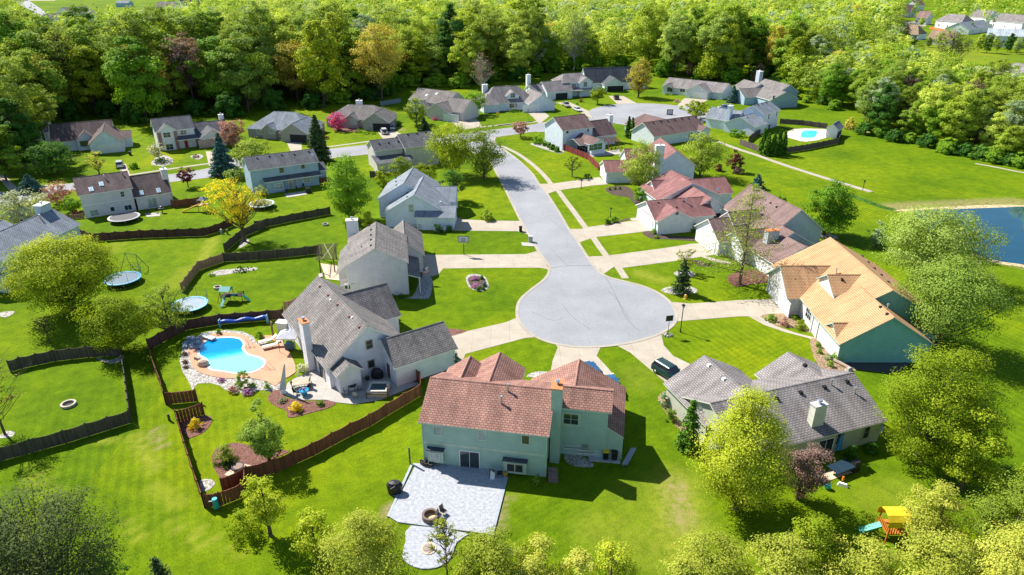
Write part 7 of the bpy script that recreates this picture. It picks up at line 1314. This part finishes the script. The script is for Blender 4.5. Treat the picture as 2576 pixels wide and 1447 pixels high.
# blue pool cover on the fence
A=V3(g1(31,2005,375),.0); B=V3(g1(31,2430,335),.0); root=thing('pool_cover','x' and A+Vector((0,-.5,0)),'long rolled blue pool cover hung along the dark wavy fence','pool cover'); b=MB(); L_=[A.lerp(B,i/16)+Vector((0,-.45,.78+.1*math.sin(i*.9)+.01*i)) for i in range(17)]
for i in range(16): b.cyl(L_[i],L_[i+1],.20+.11*abs(math.sin(i*.55)),.20+.11*abs(math.sin((i+1)*.55)),8)
part('roll',b,plain('cover_blue',(.012,.07,.42,1),.45),root); part('bracket',M1(lambda b:b.box(A+Vector((0,-.4,0)),(.12,.6,1.2))),plain('bracket_blue',(.2,.45,.6,1)),root); part('bracket',M1(lambda b:b.box(B+Vector((0,-.4,0)),(.12,.6,1.25))),plain('bracket_blue',(.2,.45,.6,1)),root)
# bird feeder, birdhouse posts
c0=V3(g1(41,1965,860)); simple('bird_feeder','teal oblong feeder on a post at the red-brown fence corner','feeder',[('feeder',M1(lambda b:b.cyl(c0+Vector((0,0,.35)),c0+Vector((0,0,1.45)),.27,.25,10)),plain('teal_feeder',(.01,.30,.32,1),.5)),('post',M1(lambda b:b.cyl(c0,c0+Vector((0,0,.4)),.05)),BLACK),('arm',M1(lambda b:b.cyl(c0+Vector((-.6,0,1.1)),c0+Vector((0,0,1.15)),.04)),WHITE)])
c0=V3(g1(42,1462,445)); simple('wooden_post','tall green-brown post at the top left corner of the stamped patio','post',[('shaft',M1(lambda b:b.box(c0,(.16,.16,2.2))),plain('mossy_wood',(.12,.13,.06,1)))])
c0=V3(g1(31,1535,1235)); simple('wooden_post','short dark post outside the picket fence','post',[('shaft',M1(lambda b:b.box(c0,(.2,.2,.9))),plain('dark_post',(.04,.05,.03,1)))])
for i,(x,y) in enumerate(((2005,830),(2060,835))): c0=V3(g1(21,x,y)); simple('utility_pedestal',['pale','dark'][i]+' cable pedestal on the lawn below the yellow tree','pedestal',[('box',M1(lambda b:b.box(c0,(.3,.3,.95))),plain('pedestal_grey',(.4,.42,.4,1)) if i==0 else plain('pedestal_dark',(.12,.14,.1,1)))])
# patio of the salmon house
c0=V3(g1(42,1325,700),.05); simple('grill','barbecue grill under a black cover at the left rim of the stamped patio','grill',[('cover',M1(lambda b:b.lathe(c0,[(.62,0),(.66,.5),(.72,.95),(.5,1.3),(.02,1.38)],10,0,1.15,.75)),BLACK),('strap',M1(lambda b:b.cyl(c0+Vector((-.3,-.55,.9)),c0+Vector((.15,-.55,1.25)),.02,None,4)),METAL)]); sheet('grill_pad','42:1272,690 1320,680 1420,740 1380,765 1290,725',.05,PATIO)
for i,(x,y,s_) in enumerate(((1565,450,.2),(1582,458,.22),(1612,460,.32),(1650,468,.34))): c0=V3(g1(42,x,y),.14); simple('plant_pot',['first','second','third','last and largest'][i]+' dark pot of the row at the left end of the back wall','plant pot',[('pot',M1(lambda b:b.lathe(c0,[(s_*.7,0),(s_,.45),(s_*.82,.45),(s_*.6,.1)],12)),plain('pot_dark',(.06,.05,.05,1)))],'pots at the back wall')
chairs('black folding chair on the stamped patio next to the cloth-draped one',(42,2270,560),BLACK,.14,3.3); chairs('folding chair draped with a white cloth on the stamped patio',(42,2205,545),plain('dark_chair',(.1,.1,.11,1)),.14,2.9)
c0=V3(g1(42,2215,570),.14); simple('towel','crumpled white cloth hanging over the patio chair','cloth',[('cloth',M1(lambda b:b.hexa([c0+Vector(p_) for p_ in ((-.35,-.3,.0),(.1,-.35,.0),(.15,.1,.35),(-.25,.1,.4))],[c0+Vector(p_) for p_ in ((-.35,-.25,.06),(.1,-.3,.06),(.15,.15,.5),(-.25,.15,.9))])),WHITE)])
c0=V3(g1(42,2325,550),.14); simple('bucket','yellow bucket beside the black folding chair','bucket',[('pail',M1(lambda b:b.lathe(c0,[(.2,0),(.27,.5),(.24,.5),(.18,.05)],10)),plain('bucket_yellow',(.65,.36,.02,1)))])
chairs('low pale chair closest to the brown patio fire pit',(42,1735,940),plain('chair_stone',(.40,.34,.28,1)),.14,1.2); chairs('low dark chair behind the pale one at the brown fire pit',(42,1765,905),plain('chair_brown',(.14,.10,.08,1)),.14,.9)
# ladders, pole bundle
for i,(a,b_,z_) in enumerate((((600,320),(900,350),.9),((720,345),(930,365),.6))):
    A=V3(g1(43,a[0],a[1]+40),z_); B=V3(g1(43,b_[0],b_[1]+15),z_-.2); root=thing('ladder',V3(A),['longer','shorter'][i]+' aluminium ladder lying along the back wall beside the bins','ladder'); d=(B-A).normalized(); 
    for zz in (0,.38): bars(root,'rail',[(A+Vector((0,0,zz)),B+Vector((0,0,zz)))],.035,METAL,5)
    n_=12; q=MB()
    for j in range(n_): p_=A.lerp(B,(j+.5)/n_); q.cyl(p_,p_+Vector((0,0,.38)),.02,None,4)
    part('rungs',q,METAL,root)
A=V3(g1(43,1145,470),.2); B=V3(g1(43,1215,345),.5); root=thing('pole_bundle',V3(A),'bundle of silver poles leaning at the back corner of the salmon-roofed house','poles')
for i in range(8): o_=Vector(((i%4)*.16-.2,0,(i//4)*.14)); bars(root,'pole',[(A+o_,B+o_+Vector((.1,0,.1)))],.045,METAL,5)
# stoop + firewood by chimney
c0=V3(g1(43,505,600)); simple('wooden_steps','small wooden steps with boxes at the foot of the teal chimney','steps',[('stairs',M1(lambda b:[b.box(c0+Vector((0,.35*i,0)),(1.0,.34,.2+.2*i),R(-10)) for i in range(4)]),plain('step_wood',(.22,.17,.14,1))),('handrail',M1(lambda b:(b.cyl(c0+Vector((-.6,0,0)),c0+Vector((-.6,0,1.0)),.05),b.cyl(c0+Vector((-.6,0,1.0)),c0+Vector((-.55,1.5,1.7)),.05))),BLACK)])
c0=V3(g1(44,1000,690),.0); simple('toy','small orange and white ride-on toy on the lawn','toy',[('body',M1(lambda b:b.box(V3(g1(44,930,640)),(1.0,.35,.35),R(-30),0,None,.7)),WHITE),('handle',M1(lambda b:b.box(V3(g1(44,925,612),.3),(.15,.15,.5))),plain('toy_orange',(.7,.2,.02,1)))])
c0=V3(g1(44,790,665)); simple('ball','turquoise ball on the lawn below the crab apple','ball',[('ball',M1(lambda b:b.lathe(c0,[(.01,0),(.25,.1),(.33,.33),(.25,.56),(.01,.66)],12)),plain('ball_turquoise',(.0,.40,.42,1),.4))])
tablet('glass-topped square table in the shade of the back patio','g' and (44,905,520),plain('table_glass_blue',(.015,.035,.055,1),.85,0,.1),.06,(2.6,1.4),rot=R(25))
c0=V3(g1(44,1035,500),.06); simple('grill','dark covered grill at the edge of the shaded back patio','grill',[('cover',M1(lambda b:b.box(c0,(.9,.6,1.15),R(20),0,None,.8)),BLACK)])
c0=V3(g1(44,885,330),0); simple('patio_umbrella','closed blue parasol against the back wall of the grey-roofed house','umbrella',[('canopy',M1(lambda b:b.lathe(c0,[(.34,.4),(.3,.7),(.22,1.6),(.05,2.5)],8)),plain('parasol_blue',(.05,.30,.55,1),.6)),('pole',M1(lambda b:b.cyl(c0,c0+Vector((0,0,2.6)),.03)),METAL)])
c0=V3(g1(34,930,745),0); simple('log','fallen pale log with rocks at the end of the soil bed','log',[('log',M1(lambda b:(b.cyl(V3(g1(34,850,700),.25),V3(g1(34,1000,775),.2),.28,.2,8))),plain('log_wood',(.35,.27,.2,1),.9)),('rock',M1(lambda b:b.box(V3(g1(34,985,780)),(.9,.6,.45),.4,0,None,.6)),STONE)])
c0=V3(g1(24,2465,350+750)); simple('pond_rock','white object on the pond bank','rock',[('stone',M1(lambda b:b.box(V3(g1(24,2165,1100)),(.7,.5,.55),.4,0,None,.6)),WHITE)])
# patio seating at other houses
for i,(kk,x,y,r_,lb) in enumerate(((22,345,470,0,'dark chair at the left of the shade-blue house patio'),(22,440,445,.5,'dark chair in the middle of the shade-blue house patio'),(22,490,415,-.5,'dark chair near the patio door of the shade-blue house'),(21,1345,655,0,'dark chair on the plum-roofed house patio, left'),(21,1420,645,.6,'dark chair on the plum-roofed house patio, right'),(13,1030,1375,0,'red-cushioned chair under the reddish pergola'),(13,1075,1365,.8,'dark chair under the reddish pergola'))): chairs(lb,(kk,x,y),BLACK if i!=5 else plain('cushion_red',(.3,.05,.05,1)),.06,r_)
c0=V3(g1(22,540,460),.0); simple('grill','dark covered grill at the right of the shade-blue house patio','grill',[('cover',M1(lambda b:b.box(c0,(1.3,.8,1.2),R(25),0,None,.75)),BLACK)])
c0=V3(g1(21,1470,640),0); simple('grill','rounded dark grill with pale rim by the plum-roofed house patio','grill',[('bowl',M1(lambda b:b.lathe(c0,[(.1,0),(.12,.7),(.5,.85),(.52,1.1),(.3,1.4),(.02,1.5)],10)),BLACK),('rim',M1(lambda b:b.lathe(c0,[(.53,1.05),(.56,1.1),(.53,1.15)],10)),WHITE)])
for i,(x,y) in enumerate(((1700,815),(1775,810))): c0=V3(g1(22,x,y)); simple('garden_bench' if i==0 else 'garden_chair',('small white garden bench','white garden chair')[i]+' under the dark shrub of the pale blue garage wall','garden seat',[('seat',M1(lambda b:b.box(c0+Vector((0,0,.4)),(1.1 if i==0 else .5,.45,.08),R(-12))),WHITE),('backrest',M1(lambda b:b.box(c0+Vector((0,.22,.45)),(1.1 if i==0 else .5,.06,.5),R(-12))),WHITE),('legs',M1(lambda b:b.box(c0,(.9 if i==0 else .4,.3,.4),R(-12))),METAL)])
for i,(x,y) in enumerate(((1510,815),(1550,815))): c0=V3(g1(22,x,y)); simple('trellis',('left','right')[i]+' metal trellis against the pale blue garage wall','trellis',[('frame',M1(lambda b:[b.cyl(c0+Vector((dx,0,0)),c0+Vector((dx,0,1.6)),.03,None,4) for dx in (-.3,0,.3)]+[b.cyl(c0+Vector((-.3,0,z_)),c0+Vector((.3,0,z_)),.03,None,4) for z_ in (.5,1.0,1.6)]),BLACK)])
c0=V3(g1(14,430,1190)); root=thing('pool_railing',c0,'dark metal railing between the twin-chimney house and the small pool','railing'); 
A=V3(g1(14,360,1150)); B=V3(g1(14,490,1190)); bars(root,'rail',[(V3(A,1.0),V3(B,1.0)),(V3(A,.2),V3(B,.2))],.04,BLACK,4); q=MB()
for i in range(24): p_=A.lerp(B,i/23); q.cyl(V3(p_,0),V3(p_,1.0),.025,None,4)
part('bars',q,BLACK,root)
c0=V3(g1(13,1558,1040)); simple('wall_sign','small black framed board standing by the far turning circle','sign',[('frame',M1(lambda b:b.box(c0,(2.2,.1,1.9))),BLACK),('board',M1(lambda b:b.box(c0+Vector((0,-.06,.25)),(1.7,.06,1.4))),plain('board_grey',(.5,.5,.5,1)))])
